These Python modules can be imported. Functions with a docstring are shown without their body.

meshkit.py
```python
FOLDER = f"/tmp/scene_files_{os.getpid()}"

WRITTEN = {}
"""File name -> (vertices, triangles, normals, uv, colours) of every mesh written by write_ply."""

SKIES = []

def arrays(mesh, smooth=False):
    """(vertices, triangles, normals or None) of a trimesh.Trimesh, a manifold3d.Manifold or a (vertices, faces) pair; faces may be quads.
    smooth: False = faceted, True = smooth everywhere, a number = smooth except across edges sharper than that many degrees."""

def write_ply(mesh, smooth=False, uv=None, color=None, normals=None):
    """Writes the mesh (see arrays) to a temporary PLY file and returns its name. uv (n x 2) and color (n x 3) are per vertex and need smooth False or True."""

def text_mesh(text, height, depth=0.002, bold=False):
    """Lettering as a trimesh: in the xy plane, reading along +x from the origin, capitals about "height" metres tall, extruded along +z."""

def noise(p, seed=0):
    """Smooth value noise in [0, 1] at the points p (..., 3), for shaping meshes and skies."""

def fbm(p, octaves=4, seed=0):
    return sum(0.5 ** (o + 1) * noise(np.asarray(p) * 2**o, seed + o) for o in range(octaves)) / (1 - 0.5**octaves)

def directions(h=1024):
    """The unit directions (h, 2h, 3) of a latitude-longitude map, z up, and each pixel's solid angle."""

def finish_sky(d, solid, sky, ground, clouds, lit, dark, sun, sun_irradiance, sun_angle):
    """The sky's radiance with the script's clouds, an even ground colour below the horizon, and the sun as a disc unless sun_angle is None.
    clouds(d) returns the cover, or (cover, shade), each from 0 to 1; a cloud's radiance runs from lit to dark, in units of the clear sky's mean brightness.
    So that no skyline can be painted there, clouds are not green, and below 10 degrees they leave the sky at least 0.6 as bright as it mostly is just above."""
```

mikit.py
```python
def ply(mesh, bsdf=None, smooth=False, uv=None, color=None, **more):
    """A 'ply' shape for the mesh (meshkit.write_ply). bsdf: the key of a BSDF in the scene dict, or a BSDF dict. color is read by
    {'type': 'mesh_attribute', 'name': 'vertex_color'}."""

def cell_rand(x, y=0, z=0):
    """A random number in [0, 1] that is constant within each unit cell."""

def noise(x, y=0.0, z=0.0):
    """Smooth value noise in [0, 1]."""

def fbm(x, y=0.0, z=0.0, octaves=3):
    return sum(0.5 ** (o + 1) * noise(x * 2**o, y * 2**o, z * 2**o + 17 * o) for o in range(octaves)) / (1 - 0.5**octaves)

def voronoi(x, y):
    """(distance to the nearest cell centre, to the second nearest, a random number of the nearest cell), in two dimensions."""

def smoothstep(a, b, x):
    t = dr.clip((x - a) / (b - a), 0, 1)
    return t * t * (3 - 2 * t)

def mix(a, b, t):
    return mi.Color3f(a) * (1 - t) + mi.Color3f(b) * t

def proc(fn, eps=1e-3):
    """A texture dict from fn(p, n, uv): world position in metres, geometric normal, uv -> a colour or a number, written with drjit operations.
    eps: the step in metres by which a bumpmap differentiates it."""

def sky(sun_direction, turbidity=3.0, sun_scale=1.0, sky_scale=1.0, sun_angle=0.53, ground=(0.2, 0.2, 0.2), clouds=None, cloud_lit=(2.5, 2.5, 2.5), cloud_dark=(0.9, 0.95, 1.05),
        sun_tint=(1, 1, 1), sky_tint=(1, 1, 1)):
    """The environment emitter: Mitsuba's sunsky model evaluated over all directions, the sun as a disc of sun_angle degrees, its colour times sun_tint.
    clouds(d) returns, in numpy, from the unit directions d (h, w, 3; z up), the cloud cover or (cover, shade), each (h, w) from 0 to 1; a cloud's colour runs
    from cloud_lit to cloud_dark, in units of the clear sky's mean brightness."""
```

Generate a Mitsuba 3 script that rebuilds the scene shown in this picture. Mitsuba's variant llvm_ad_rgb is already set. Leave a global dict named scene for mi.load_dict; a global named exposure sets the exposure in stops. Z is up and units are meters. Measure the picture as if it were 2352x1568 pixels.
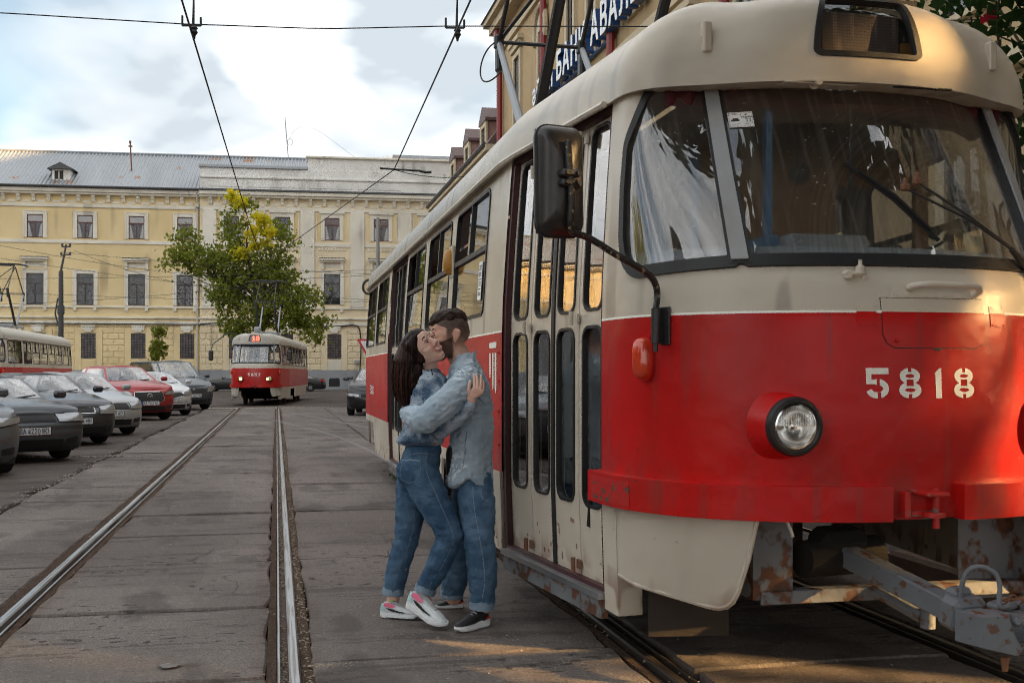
import math, random, numpy as np, trimesh, drjit as dr, mitsuba as mi, mikit, meshkit
import shapely, shapely.affinity as aff
from shapely.geometry import Polygon, box as sbox, Point, LineString
from shapely.ops import unary_union
import mapbox_earcut as earcut
from mikit import noise, fbm, voronoi, cell_rand, smoothstep, mix
M4 = mi.ScalarTransform4f
pi = math.pi
# ------------------------------------------------------------------ camera, sky, exposure
F, HZ, CX, TH, CH = 2500.0, 858.0, 1176.0, math.radians(12.21), 1.373     # focal length and horizon in px of a 2352 px wide frame
exposure = 2.58
scene = {}
labels = {}
fwd = np.array([math.sin(TH), math.cos(TH), 0]); rgt = np.array([math.cos(TH), -math.sin(TH), 0])
scene['camera'] = {'type': 'perspective', 'fov': math.degrees(2 * math.atan(1176 / F)), 'fov_axis': 'x', 'near_clip': 0.1, 'far_clip': 2000.0,

                   'to_world': M4().look_at(origin=[0, 0, CH], target=[fwd[0], fwd[1], CH], up=[0, 0, 1]),
                   'principal_point_offset_x': 0.0, 'principal_point_offset_y': (784 - HZ) / 1568}
SUN = np.array([0.819, -0.512, 0.259])
def cloudfn(d):
    az = np.degrees(np.arctan2(d[..., 0], d[..., 1])) - 12.21
    el = np.degrees(np.arcsin(np.clip(d[..., 2], -1, 1)))
    warp = np.stack([meshkit.fbm(d * 5 + 3, 3, 21), meshkit.fbm(d * 5 + 9, 3, 22), meshkit.fbm(d * 5 + 5, 3, 23)], -1) - 0.5
    q = d * np.array([1, 1, 1.9]) + warp * 0.16
    n, n2, n3 = meshkit.fbm(q * 6.5, 5, 4), meshkit.fbm(q * 12 + 7, 5, 8), meshkit.fbm(d * np.array([1, 1, 1.6]) * 2.2 + 1.7, 4, 15)
    def blob(a, e, ra, re): return np.exp(-((az - a) / ra) ** 2 - ((el - e) / re) ** 2)
    blue = blob(-25, 20.5, 6.5, 5.5) + 0.85 * blob(-28, 13, 4.5, 5) + 0.6 * blob(-38, 24, 14, 10) + 0.5 * np.clip((n3 - 0.60) / 0.1, 0, 1) * (np.abs(az) > 32)
    cover = np.clip(1.25 - 1.35 * np.clip(blue * 1.25 + (n - 0.5) * 1.3, 0, 1.2), 0, 1)
    g = 1.15 * blob(-19.5, 15.2, 5.0, 3.0) + 0.75 * blob(-15, 12.6, 4.5, 1.8) + 0.95 * blob(-4.5, 15.8, 4.5, 2.2) + 0.6 * blob(-7, 12, 3.5, 1.4) + 0.75 * blob(-3.5, 19.2, 4, 1.7) + 0.5 * blob(-11, 20, 4, 1.5)
    e = g + (n - 0.5) * 1.25
    shade = np.clip((e + 0.02) / 0.45, 0, 1) * (0.60 + 0.9 * (n2 - 0.2)) + np.clip((n2 - 0.52) * 1.5, 0, 0.4) + 0.6 * np.clip((n3 - 0.46) / 0.2, 0, 1) * np.clip((el - 21) / 8, 0, 1)
    shade = np.clip(shade, 0, 1)
    cover = np.maximum(cover, np.clip(g * 1.1 + (n - .5), 0, 1) * 0.85)
    return cover, shade
scene['sky_light'] = mikit.sky(SUN, turbidity=3.5, sun_scale=2.6, sun_angle=1.1, clouds=cloudfn, cloud_lit=(3.15, 3.13, 3.1), cloud_dark=(1.25, 1.40, 1.52), sun_tint=(1.0, 0.88, 0.72), sky_tint=(1.45, 1.45, 1.42))

# ------------------------------------------------------------------ naming
def K(name, parent=None):
    base = (parent + '__' if parent else '') + name
    if base not in scene and base not in labels and not any(False for _ in ()):
        return base
    i = 1
    while f'{base}_{i:03d}' in scene or f'{base}_{i:03d}' in labels: i += 1
    return f'{base}_{i:03d}'
_next = {}
def KF(name, parent=None):                      # numbered key, fast
    base = (parent + '__' if parent else '') + name
    n = _next.get(base, 0); _next[base] = n + 1
    return base if n == 0 else f'{base}_{n:03d}'
def tag(k, label=None, cat=None, group=None, kind=None):
    d = labels.setdefault(k, {})
    for a, b in (('label', label), ('category', cat), ('group', group), ('kind', kind)):
        if b: d[a] = b
    return k
def thing(name, label, cat, group=None):
    k = KF(name); return tag(k, label, cat, group)
def put(name, mesh, mat, parent=None, smooth=30, W=None, shape=None, label=None, kind=None, **more):
    k = KF(name, parent)
    d = dict(shape) if shape is not None else mikit.ply(mesh, 'm_' + mat, smooth=smooth, **more)
    if shape is not None and mat is not None: d['bsdf'] = {'type': 'ref', 'id': 'm_' + mat}
    if W is not None: d['to_world'] = M4(np.asarray(W, float).tolist())
    scene[k] = d
    if label or kind: tag(k, label, None, None, kind)
    return k

# ------------------------------------------------------------------ meshes: every mesh is (vertices, triangles)
def arr(m):
    if isinstance(m, tuple): return np.asarray(m[0], float), np.asarray(m[1], int)
    if hasattr(m, 'to_mesh'):
        q = m.to_mesh(); return np.array(q.vert_properties[:, :3], float), np.array(q.tri_verts)
    return np.array(m.vertices, float), np.array(m.faces)
def cat(ms):
    V, Fc, n = [], [], 0
    for m in ms:
        v, f = arr(m); V.append(v); Fc.append(f + n); n += len(v)
    return np.vstack(V), np.vstack(Fc)
def mv(m, d=(0, 0, 0), rz=0, W=None, sc=None):
    v, f = arr(m)
    if sc is not None:
        v = v * np.asarray(sc)
        if np.prod(np.sign(np.broadcast_to(sc, 3))) < 0: f = f[:, ::-1]
    if rz: c, s = math.cos(rz), math.sin(rz); v = np.c_[v[:, 0] * c - v[:, 1] * s, v[:, 0] * s + v[:, 1] * c, v[:, 2]]
    if W is not None: v = v @ np.asarray(W)[:3, :3].T + np.asarray(W)[:3, 3]
    return v + np.asarray(d, float), f
_hull = {}
def bx(sx, sy, sz, at=(0, 0, 0), ch=0.0, rz=0):
    """box centred at `at`, edges chamfered by ch"""
    k = (round(sx, 5), round(sy, 5), round(sz, 5), ch)
    if k not in _hull:
        h = np.array([sx, sy, sz]) / 2
        if ch <= 0:
            v = np.array([[x, y, z] for x in (-1, 1) for y in (-1, 1) for z in (-1, 1)]) * h
            f = np.array([[0, 1, 3], [0, 3, 2], [4, 6, 7], [4, 7, 5], [0, 4, 5], [0, 5, 1], [2, 3, 7], [2, 7, 6], [0, 2, 6], [0, 6, 4], [1, 5, 7], [1, 7, 3]])
        else:
            P = []
            for x in (-1, 1):
                for y in (-1, 1):
                    for z in (-1, 1):
                        s = np.array([x, y, z])
                        for a in range(3):
                            q = h - ch; q[a] = h[a]; P.append(s * q)
            t = trimesh.convex.convex_hull(np.array(P)); v, f = np.array(t.vertices), np.array(t.faces)
        _hull[k] = (v, f)
    return mv(_hull[k], at, rz)
def bb(x0, x1, y0, y1, z0, z1, ch=0.0): return bx(x1 - x0, y1 - y0, z1 - z0, ((x0 + x1) / 2, (y0 + y1) / 2, (z0 + z1) / 2), ch)
def tube(pts, r, n=8, cap=True, flat=None):
    P = np.asarray(pts, float); m = len(P)
    R = np.broadcast_to(np.asarray(r, float), (m,))
    Tn = np.gradient(P, axis=0) if m > 2 else np.array([P[1] - P[0]] * 2)
    Tn /= np.maximum(np.linalg.norm(Tn, axis=1, keepdims=True), 1e-12)
    u = np.cross(Tn[0], [0, 0, 1.0]);
    if np.linalg.norm(u) < 1e-3: u = np.cross(Tn[0], [1.0, 0, 0])
    V = []
    ang = np.arange(n) * 2 * pi / n
    for i in range(m):
        u = u - Tn[i] * (u @ Tn[i]); u /= np.linalg.norm(u); w = np.cross(Tn[i], u)
        V.append(P[i] + R[i] * (np.cos(ang)[:, None] * u + np.sin(ang)[:, None] * w * (flat or 1)))
    V = np.vstack(V); f = []
    for i in range(m - 1):
        for j in range(n):
            a, b = i * n + j, i * n + (j + 1) % n
            f += [[a, b, b + n], [a, b + n, a + n]]
    if cap:
        V = np.vstack([V, P[0], P[-1]]); c0, c1 = len(V) - 2, len(V) - 1
        for j in range(n):
            f += [[c0, (j + 1) % n, j], [c1, (m - 1) * n + j, (m - 1) * n + (j + 1) % n]]
    return V, np.array(f)
def smoothpath(pts, k=6):
    from scipy.interpolate import CubicSpline
    P = np.asarray(pts, float); t = np.r_[0, np.cumsum(np.linalg.norm(np.diff(P, axis=0), axis=1))]
    return CubicSpline(t, P)(np.linspace(0, t[-1], k * (len(P) - 1) + 1))
def lathe(prof, n=24, axis='z'):
    """profile [(r, h), ...] turned about z (or y)"""
    p = np.asarray(prof, float); a = np.arange(n) * 2 * pi / n
    V = np.vstack([np.c_[r * np.cos(a), r * np.sin(a), np.full(n, h)] for r, h in p]); f = []
    for i in range(len(p) - 1):
        for j in range(n):
            q, s = i * n + j, i * n + (j + 1) % n
            f += [[q, s, s + n], [q, s + n, q + n]]
    if axis == 'y': V = np.c_[V[:, 0], V[:, 2], -V[:, 1]]          # +h -> +y
    if axis == '-y': V = np.c_[V[:, 0], -V[:, 2], V[:, 1]]
    if axis == 'x': V = np.c_[V[:, 2], V[:, 1], -V[:, 0]]
    return V, np.array(f)
def cross2(a, b): return a[..., 0] * b[..., 1] - a[..., 1] * b[..., 0]
def tri2d(poly):
    rings = [np.asarray(poly.exterior.coords)[:-1]] + [np.asarray(r.coords)[:-1] for r in poly.interiors]
    v = np.vstack(rings); e = np.cumsum([len(r) for r in rings]).astype(np.uint32)
    return v[:, :2], earcut.triangulate_float64(np.ascontiguousarray(v[:, :2]), e).reshape(-1, 3).astype(int)
def polys(g): return [p for p in getattr(g, 'geoms', [g]) if isinstance(p, Polygon) and p.area > 1e-9]
def ext(poly, d, plane='xy', at=0.0):
    """polygon extruded by d: plane xy -> +z; xz -> along +y (from y=at to at+d); yz -> along +x"""
    out = []
    for g in polys(poly):
        g = shapely.geometry.polygon.orient(g)
        v, t = tri2d(g); n = len(v)
        V = np.vstack([np.c_[v, np.zeros(n)], np.c_[v, np.full(n, d)]])
        f = [t[:, ::-1], t + n]
        c = cross2(v[t[:, 1]] - v[t[:, 0]], v[t[:, 2]] - v[t[:, 0]])
        if c.sum() < 0: f = [t, t[:, ::-1] + n]
        at0 = 0
        for r in [g.exterior] + list(g.interiors):
            m = len(r.coords) - 1; i = np.arange(m) + at0; j = np.roll(i, -1)
            f += [np.c_[i, j, j + n], np.c_[i, j + n, i + n]]; at0 += m
        out.append((V, np.vstack(f)))
    V, f = cat(out)
    if plane == 'xz': V = np.c_[V[:, 0], at + V[:, 2], V[:, 1]]; f = f[:, ::-1]
    elif plane == 'yz': V = np.c_[at + V[:, 2], V[:, 0], V[:, 1]]
    else: V = V + [0, 0, at]
    return V, f
def rrect(x0, x1, z0, z1, r=0.03, q=5):
    r = min(r, (x1 - x0) / 2 - 1e-4, (z1 - z0) / 2 - 1e-4)
    return sbox(x0 + r, z0 + r, x1 - r, z1 - r).buffer(r, quad_segs=q)
def gridclip(poly, sl, zl):
    """cuts a polygon of the (s, z) plane into the cells of a grid; merged (vertices, triangles)"""
    sl, zl = np.asarray(sl, float), np.asarray(zl, float)
    shapely.prepare(poly); V, Tt, n = [], [], 0
    x0, y0, x1, y1 = poly.bounds
    ii = [i for i in range(len(sl) - 1) if sl[i + 1] > x0 and sl[i] < x1]; jj = [j for j in range(len(zl) - 1) if zl[j + 1] > y0 and zl[j] < y1]
    for i in ii:
        for j in jj:
            c = sbox(sl[i], zl[j], sl[i + 1], zl[j + 1])
            if poly.contains(c):
                V.append(np.array([[sl[i], zl[j]], [sl[i + 1], zl[j]], [sl[i + 1], zl[j + 1]], [sl[i], zl[j + 1]]])); Tt.append(np.array([[0, 1, 2], [0, 2, 3]]) + n); n += 4
            elif poly.intersects(c):
                for g in polys(poly.intersection(c)):
                    v, t = tri2d(shapely.geometry.polygon.orient(g))
                    if not len(t): continue
                    cr = cross2(v[t[:, 1]] - v[t[:, 0]], v[t[:, 2]] - v[t[:, 0]])
                    t[cr < 0] = t[cr < 0][:, ::-1]
                    V.append(v); Tt.append(t + n); n += len(v)
    V, Tt = np.vstack(V), np.vstack(Tt)
    _, first, inv = np.unique(np.round(V / 2e-5).astype(np.int64), axis=0, return_index=True, return_inverse=True)
    V, Tt = V[first], inv.ravel()[Tt]
    return V, Tt[(Tt[:, 0] != Tt[:, 1]) & (Tt[:, 1] != Tt[:, 2]) & (Tt[:, 0] != Tt[:, 2])]
def shell(poly, S, o1=0.0, o0=None, ds=0.08, dz=0.08, sl=None, zl=None, sign=1):
    """polygon of the (s, z) plane laid on the surface S(s, z), lifted by o1 along its normal; with o0 it is a solid between the two offsets"""
    out = []
    for g in polys(poly):
        x0, y0, x1, y1 = g.bounds
        a = np.linspace(x0, x1, max(2, int((x1 - x0) / ds) + 2)) if sl is None else np.unique(np.r_[x0, np.asarray(sl)[(np.asarray(sl) > x0) & (np.asarray(sl) < x1)], x1])
        b = np.linspace(y0, y1, max(2, int((y1 - y0) / dz) + 2)) if zl is None else np.unique(np.r_[y0, np.asarray(zl)[(np.asarray(zl) > y0) & (np.asarray(zl) < y1)], y1])
        v, t = gridclip(g, a, b)
        s, z = v[:, 0], v[:, 1]; e = 1e-3
        P = S(s, z); Nn = np.cross(S(s + e, z) - S(s - e, z), S(s, z + e) - S(s, z - e)); Nn = sign * Nn / np.maximum(np.linalg.norm(Nn, axis=1, keepdims=True), 1e-12)
        if sign < 0: t = t[:, ::-1]
        top = P + Nn * o1
        if o0 is None: out.append((top, t)); continue
        bot = P + Nn * o0; n = len(v)
        ed = np.vstack([t[:, [0, 1]], t[:, [1, 2]], t[:, [2, 0]]])
        code = ed[:, 0].astype(np.int64) * n + ed[:, 1]; rev = ed[:, 1].astype(np.int64) * n + ed[:, 0]
        b_ = ed[~np.isin(code, rev)]
        out.append((np.vstack([top, bot, top[b_[:, 0]], top[b_[:, 1]], bot[b_[:, 0]], bot[b_[:, 1]]]),
                    np.vstack([t, t[:, ::-1] + n, np.c_[2 * n + np.arange(len(b_)) * 1, 2 * n + 2 * len(b_) + np.arange(len(b_)), 2 * n + len(b_) + np.arange(len(b_))],
                               np.c_[2 * n + len(b_) + np.arange(len(b_)), 2 * n + 2 * len(b_) + np.arange(len(b_)), 2 * n + 3 * len(b_) + np.arange(len(b_))]])))
    return cat(out)
def loft(rings, closed=True, cap0=True, cap1=True):
    """skin over a list of rings, each (n, 3)"""
    R = [np.asarray(r, float) for r in rings]; n = len(R[0]); f = []
    for i in range(len(R) - 1):
        for j in range(n if closed else n - 1):
            a, b = i * n + j, i * n + (j + 1) % n
            f += [[a, b, b + n], [a, b + n, a + n]]
    V = np.vstack(R)
    if cap0: V = np.vstack([V, R[0].mean(0)]); f += [[len(V) - 1, (j + 1) % n, j] for j in range(n)]
    if cap1: V = np.vstack([V, R[-1].mean(0)]); o = (len(R) - 1) * n; f += [[len(V) - 1, o + j, o + (j + 1) % n] for j in range(n)]
    return V, np.array(f)
def frame(o, x, z=(0, 0, 1)):
    """4x4 with local x along x, local z near z"""
    x = np.asarray(x, float) / np.linalg.norm(x); y = np.cross(z, x); y /= np.linalg.norm(y); zz = np.cross(x, y)
    W = np.eye(4); W[:3, 0], W[:3, 1], W[:3, 2], W[:3, 3] = x, y, zz, o
    return W
def RZ(a, o=(0, 0, 0)):
    W = np.eye(4); c, s = math.cos(a), math.sin(a); W[:2, :2] = [[c, -s], [s, c]]; W[:3, 3] = o; return W
def ray(u, v): return (u - CX) / F * rgt + fwd + np.array([0, 0, -(v - HZ) / F])
def at(u, v, y=None, x=None, z=None, Z=None):
    """point of the world seen at pixel (u, v) of a 2352 px wide frame, on a plane of constant y, x, z or depth"""
    d = ray(u, v); o = np.array([0, 0, CH])
    k = (y / d[1]) if y is not None else (x / d[0]) if x is not None else ((z - CH) / d[2]) if z is not None else Z
    return o + k * d
text = meshkit.text_mesh

# ------------------------------------------------------------------ materials
def rgb(c): return {'type': 'rgb', 'value': list(map(float, c))}
def mat(name, c, rough=0.6, metal=0.0, spec=0.5, coat=0.0, two=True, bump=None, bscale=1.0, **more):
    b = {'type': 'principled', 'base_color': rgb(c) if isinstance(c, (tuple, list)) else c, 'roughness': rough if isinstance(rough, dict) else float(rough), 'metallic': float(metal), 'specular': float(spec), **more}
    if coat: b['clearcoat'] = float(coat); b['clearcoat_gloss'] = 0.95
    if bump is not None: b = {'type': 'bumpmap', 'nested': bump, 'scale': float(bscale), 'bsdf': b}
    scene['m_' + name] = {'type': 'twosided', 'bsdf': b} if two else b
    return name
def P_(fn, eps=1e-3): return mikit.proc(fn, eps)
# ------------------------------------------------------------------ paint, metal, glass, stone
def dirtmix(base, dirt, sc, lo, hi, amt=1.0):
    def fn(p, n, uv):
        q = fbm(p.x * sc, p.y * sc, p.z * sc * 0.55, 4)
        return mix(base, dirt, smoothstep(lo, hi, q) * amt)
    return P_(fn)
def cream_fn(p, n, uv):
    a = fbm(p.x * 2.3, p.y * 2.3, p.z * 0.8, 4)
    st = noise(p.x * 16, p.y * 16, p.z * 1.1) * noise(p.x * 5, p.y * 5, p.z * 0.6)
    col = mix((0.52, 0.47, 0.385), (0.44, 0.39, 0.31), smoothstep(0.35, 0.75, a))
    col = mix(col, (0.24, 0.205, 0.165), smoothstep(0.36, 0.70, st) * 0.55)
    sp = noise(p.x * 31, p.y * 31, p.z * 24)
    rust = smoothstep(0.80, 0.86, sp) * smoothstep(0.52, 0.66, noise(p.x * 4.1 + 3, p.y * 4.1, p.z * 4.1)) * smoothstep(1.5, 0.5, p.z)
    low = smoothstep(0.52, 0.30, p.z + 0.12 * (noise(p.x * 22, p.y * 22, 2.0) - 0.5)) * smoothstep(0.45, 0.62, noise(p.x * 14, p.y * 14, p.z * 9))
    return mix(col, (0.17, 0.07, 0.03), dr.minimum(rust * 0.8 + low * 0.65, 1.0))
mat('cream_paint', P_(cream_fn), 0.34, spec=0.45, bump=P_(lambda p, n, uv: fbm(p.x * 3.1, p.y * 3.1, p.z * 3.1, 4) + noise(p.x * 90, p.y * 90, p.z * 90) * 0.03), bscale=0.016)
def roof_fn(p, n, uv):
    a = fbm(p.x * 1.7, p.y * 1.7, p.z * 3, 4)
    st = noise(p.x * 2.0, p.y * 11, p.z * 1.5)
    col = mix((0.53, 0.48, 0.395), (0.43, 0.385, 0.31), smoothstep(0.3, 0.75, a))
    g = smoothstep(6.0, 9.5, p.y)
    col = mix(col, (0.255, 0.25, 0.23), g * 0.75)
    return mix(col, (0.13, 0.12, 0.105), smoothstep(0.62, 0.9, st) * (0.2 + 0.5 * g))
mat('roof_paint', P_(roof_fn), 0.36, spec=0.45, bump=P_(lambda p, n, uv: fbm(p.x * 7, p.y * 7, p.z * 7, 3)), bscale=0.006)
def red_fn(p, n, uv):
    a = fbm(p.x * 2.7, p.y * 2.7, p.z * 1.1, 3)
    st = noise(p.x * 24, p.y * 24, p.z * 1.3)
    col = mix((0.50, 0.008, 0.007), (0.40, 0.008, 0.007), smoothstep(0.35, 0.7, a))
    col = mix(col, (0.26, 0.03, 0.026), smoothstep(0.60, 0.88, st) * 0.5)
    col = mix(col, (0.20, 0.05, 0.04), smoothstep(0.55, 0.75, fbm(p.x * 7 + 3, p.y * 7, p.z * 2.2, 4)) * smoothstep(1.2, 0.8, p.z) * 0.5)
    chip = smoothstep(0.90, 0.93, noise(p.x * 46, p.y * 46, p.z * 46)) * smoothstep(0.60, 0.72, noise(p.x * 3 + 9, p.y * 3, p.z * 3))
    return mix(col, (0.10, 0.05, 0.03), chip)
mat('red_paint', P_(red_fn), 0.33, spec=0.24, coat=0.04, bump=P_(lambda p, n, uv: fbm(p.x * 2.6, p.y * 2.6, p.z * 2.6, 4) + noise(p.x * 70, p.y * 70, p.z * 70) * 0.012), bscale=0.018)
def rust_fn(p, n, uv):
    a = fbm(p.x * 21, p.y * 21, p.z * 13, 5)
    return mix(mix((0.11, 0.118, 0.125), (0.17, 0.18, 0.19), noise(p.x * 5, p.y * 5, p.z * 5)), mix((0.14, 0.055, 0.025), (0.06, 0.035, 0.025), noise(p.x * 30, p.y * 30, p.z * 30)), smoothstep(0.48, 0.64, a))
mat('rusty_grey', P_(rust_fn), 0.65, spec=0.3, bump=P_(lambda p, n, uv: fbm(p.x * 40, p.y * 40, p.z * 40, 2)), bscale=0.004)
def coupler_fn(p, n, uv):
    a = fbm(p.x * 24, p.y * 24, p.z * 24, 4)
    return mix((0.125, 0.138, 0.152), (0.10, 0.05, 0.03), smoothstep(0.58, 0.70, a))
mat('coupler_paint', P_(coupler_fn), 0.5, spec=0.4, bump=P_(lambda p, n, uv: fbm(p.x * 50, p.y * 50, p.z * 50, 2)), bscale=0.004)
mat('rubber', (0.014, 0.014, 0.015), 0.45, spec=0.4)
mat('black_plastic', P_(lambda p, n, uv: mix((0.012, 0.012, 0.012), (0.035, 0.032, 0.03), fbm(p.x * 9, p.y * 9, p.z * 9))), 0.33, spec=0.5)
mat('black_metal', (0.02, 0.02, 0.021), 0.4, spec=0.5)
mat('worn_tube', P_(lambda p, n, uv: mix((0.015, 0.014, 0.014), (0.26, 0.19, 0.10), smoothstep(0.62, 0.74, fbm(p.x * 60, p.y * 60, p.z * 60)))), 0.4)
mat('dark_under', (0.02, 0.018, 0.016), 0.9, spec=0.1)
mat('maroon', (0.045, 0.012, 0.014), 0.5)
mat('grey_metal', (0.30, 0.32, 0.34), 0.42, metal=0.4)
mat('grey_frame', P_(lambda p, n, uv: mix((0.33, 0.345, 0.36), (0.22, 0.22, 0.21), fbm(p.x * 6, p.y * 6, p.z * 3))), 0.42)
mat('chrome', (0.75, 0.75, 0.74), 0.12, metal=1.0)
mat('reflector', (0.80, 0.80, 0.78), 0.20, metal=1.0)
mat('steel_step', (0.36, 0.37, 0.38), 0.3, metal=0.8)
mat('white_paint', (0.82, 0.80, 0.73), 0.5)
mat('amber_lens', (0.62, 0.10, 0.010), 0.15, spec=0.6)
mat('amber_lamp', (0.42, 0.20, 0.035), 0.4)
mat('orange_lens', (0.55, 0.045, 0.012), 0.12, spec=0.6, coat=1.0)
mat('wood_panel', P_(lambda p, n, uv: mix((0.30, 0.155, 0.05), (0.20, 0.095, 0.03), fbm(p.x * 5, p.y * 40, p.z * 2))), 0.45)
mat('cab_blue', (0.05, 0.16, 0.32), 0.4)
mat('cab_grey', (0.22, 0.25, 0.27), 0.5)
mat('cab_pale', (0.48, 0.50, 0.50), 0.5)
mat('seat_red', (0.20, 0.02, 0.02), 0.6)
mat('curtain', (0.07, 0.008, 0.012), 0.8)
mat('paper', (0.72, 0.73, 0.72), 0.6)
mat('ink', (0.03, 0.03, 0.05), 0.6)
mat('sign_dark', (0.04, 0.036, 0.034), 0.6)
mat('led_off', (0.10, 0.02, 0.018), 0.4)
scene['m_window_glass'] = {'type': 'thindielectric', 'int_ior': 1.62, 'specular_transmittance': rgb((0.80, 0.82, 0.82))}
scene['m_lens_glass'] = {'type': 'thindielectric', 'int_ior': 1.5}
# ------------------------------------------------------------------ the tram: skin S(s, z) over the plan outline; s = arc length from the nose, s < 0 is the door side
def _outline():
    n = 2.35; a = np.linspace(0, pi / 2, 160)
    c = 1.06 * np.sin(a) ** (2 / n); t = 0.93 * (1 - np.cos(a) ** (2 / n))
    c2 = 1.13 * np.sin(a[::-1]) ** (2 / n); t2 = 13.20 + 0.55 * np.cos(a[::-1]) ** (2 / n)
    c = np.r_[c, np.linspace(1.06, 1.25, 30)[1:], np.full(60, 1.25), np.linspace(1.25, 1.13, 14), c2[1:]]
    t = np.r_[t, np.linspace(0.93, 2.39, 30)[1:], np.linspace(2.39, 12.3, 61)[1:], np.linspace(12.3, 13.2, 15)[1:], t2[1:]]
    return np.r_[0, np.cumsum(np.hypot(np.diff(c), np.diff(t)))], c, t
_os, _oc, _ot = _outline()
SL = _os[-1]
_i93 = 159
def s_t(t):   # arc length of a point of the side at distance t from the nose
    i0 = _i93; return float(np.interp(t, _ot[i0:-160], _os[i0:-160]))
def s_c(c): return float(np.interp(abs(c), _oc[:160], _os[:160])) * (1 if c >= 0 else -1)
_ga, _gb = s_c(0.62), s_t(0.95)
def _g(s):
    x = np.clip((np.abs(s) - _ga) / (_gb - _ga), 0, 1); return 1 - x * x * (3 - 2 * x)
def _gr(s): return np.clip((np.abs(s) - s_t(13.1)) / 0.9, 0, 1)
def S(s, z):
    s, z = np.asarray(s, float), np.asarray(z, float)
    c, t = np.interp(np.abs(s), _os, _oc), np.interp(np.abs(s), _os, _ot)
    w = np.interp(z, [0.3, 0.8, 1.55, 1.8, 2.2, 2.68, 3.0], [0.985, 1, 1, 0.995, 0.975, 0.945, 0.925])
    r = np.interp(z, [0.3, 0.75, 1.2, 1.6, 1.74, 1.84, 2.72, 3.2], [0.06, 0.02, 0.0, 0.025, 0.055, 0.105, 0.54, 0.80])
    return np.stack([np.sign(s) * c * w, t + r * _g(s) - 0.4 * r * _gr(s), z], -1)
ZR0, RH = 2.665, 0.46
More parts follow.
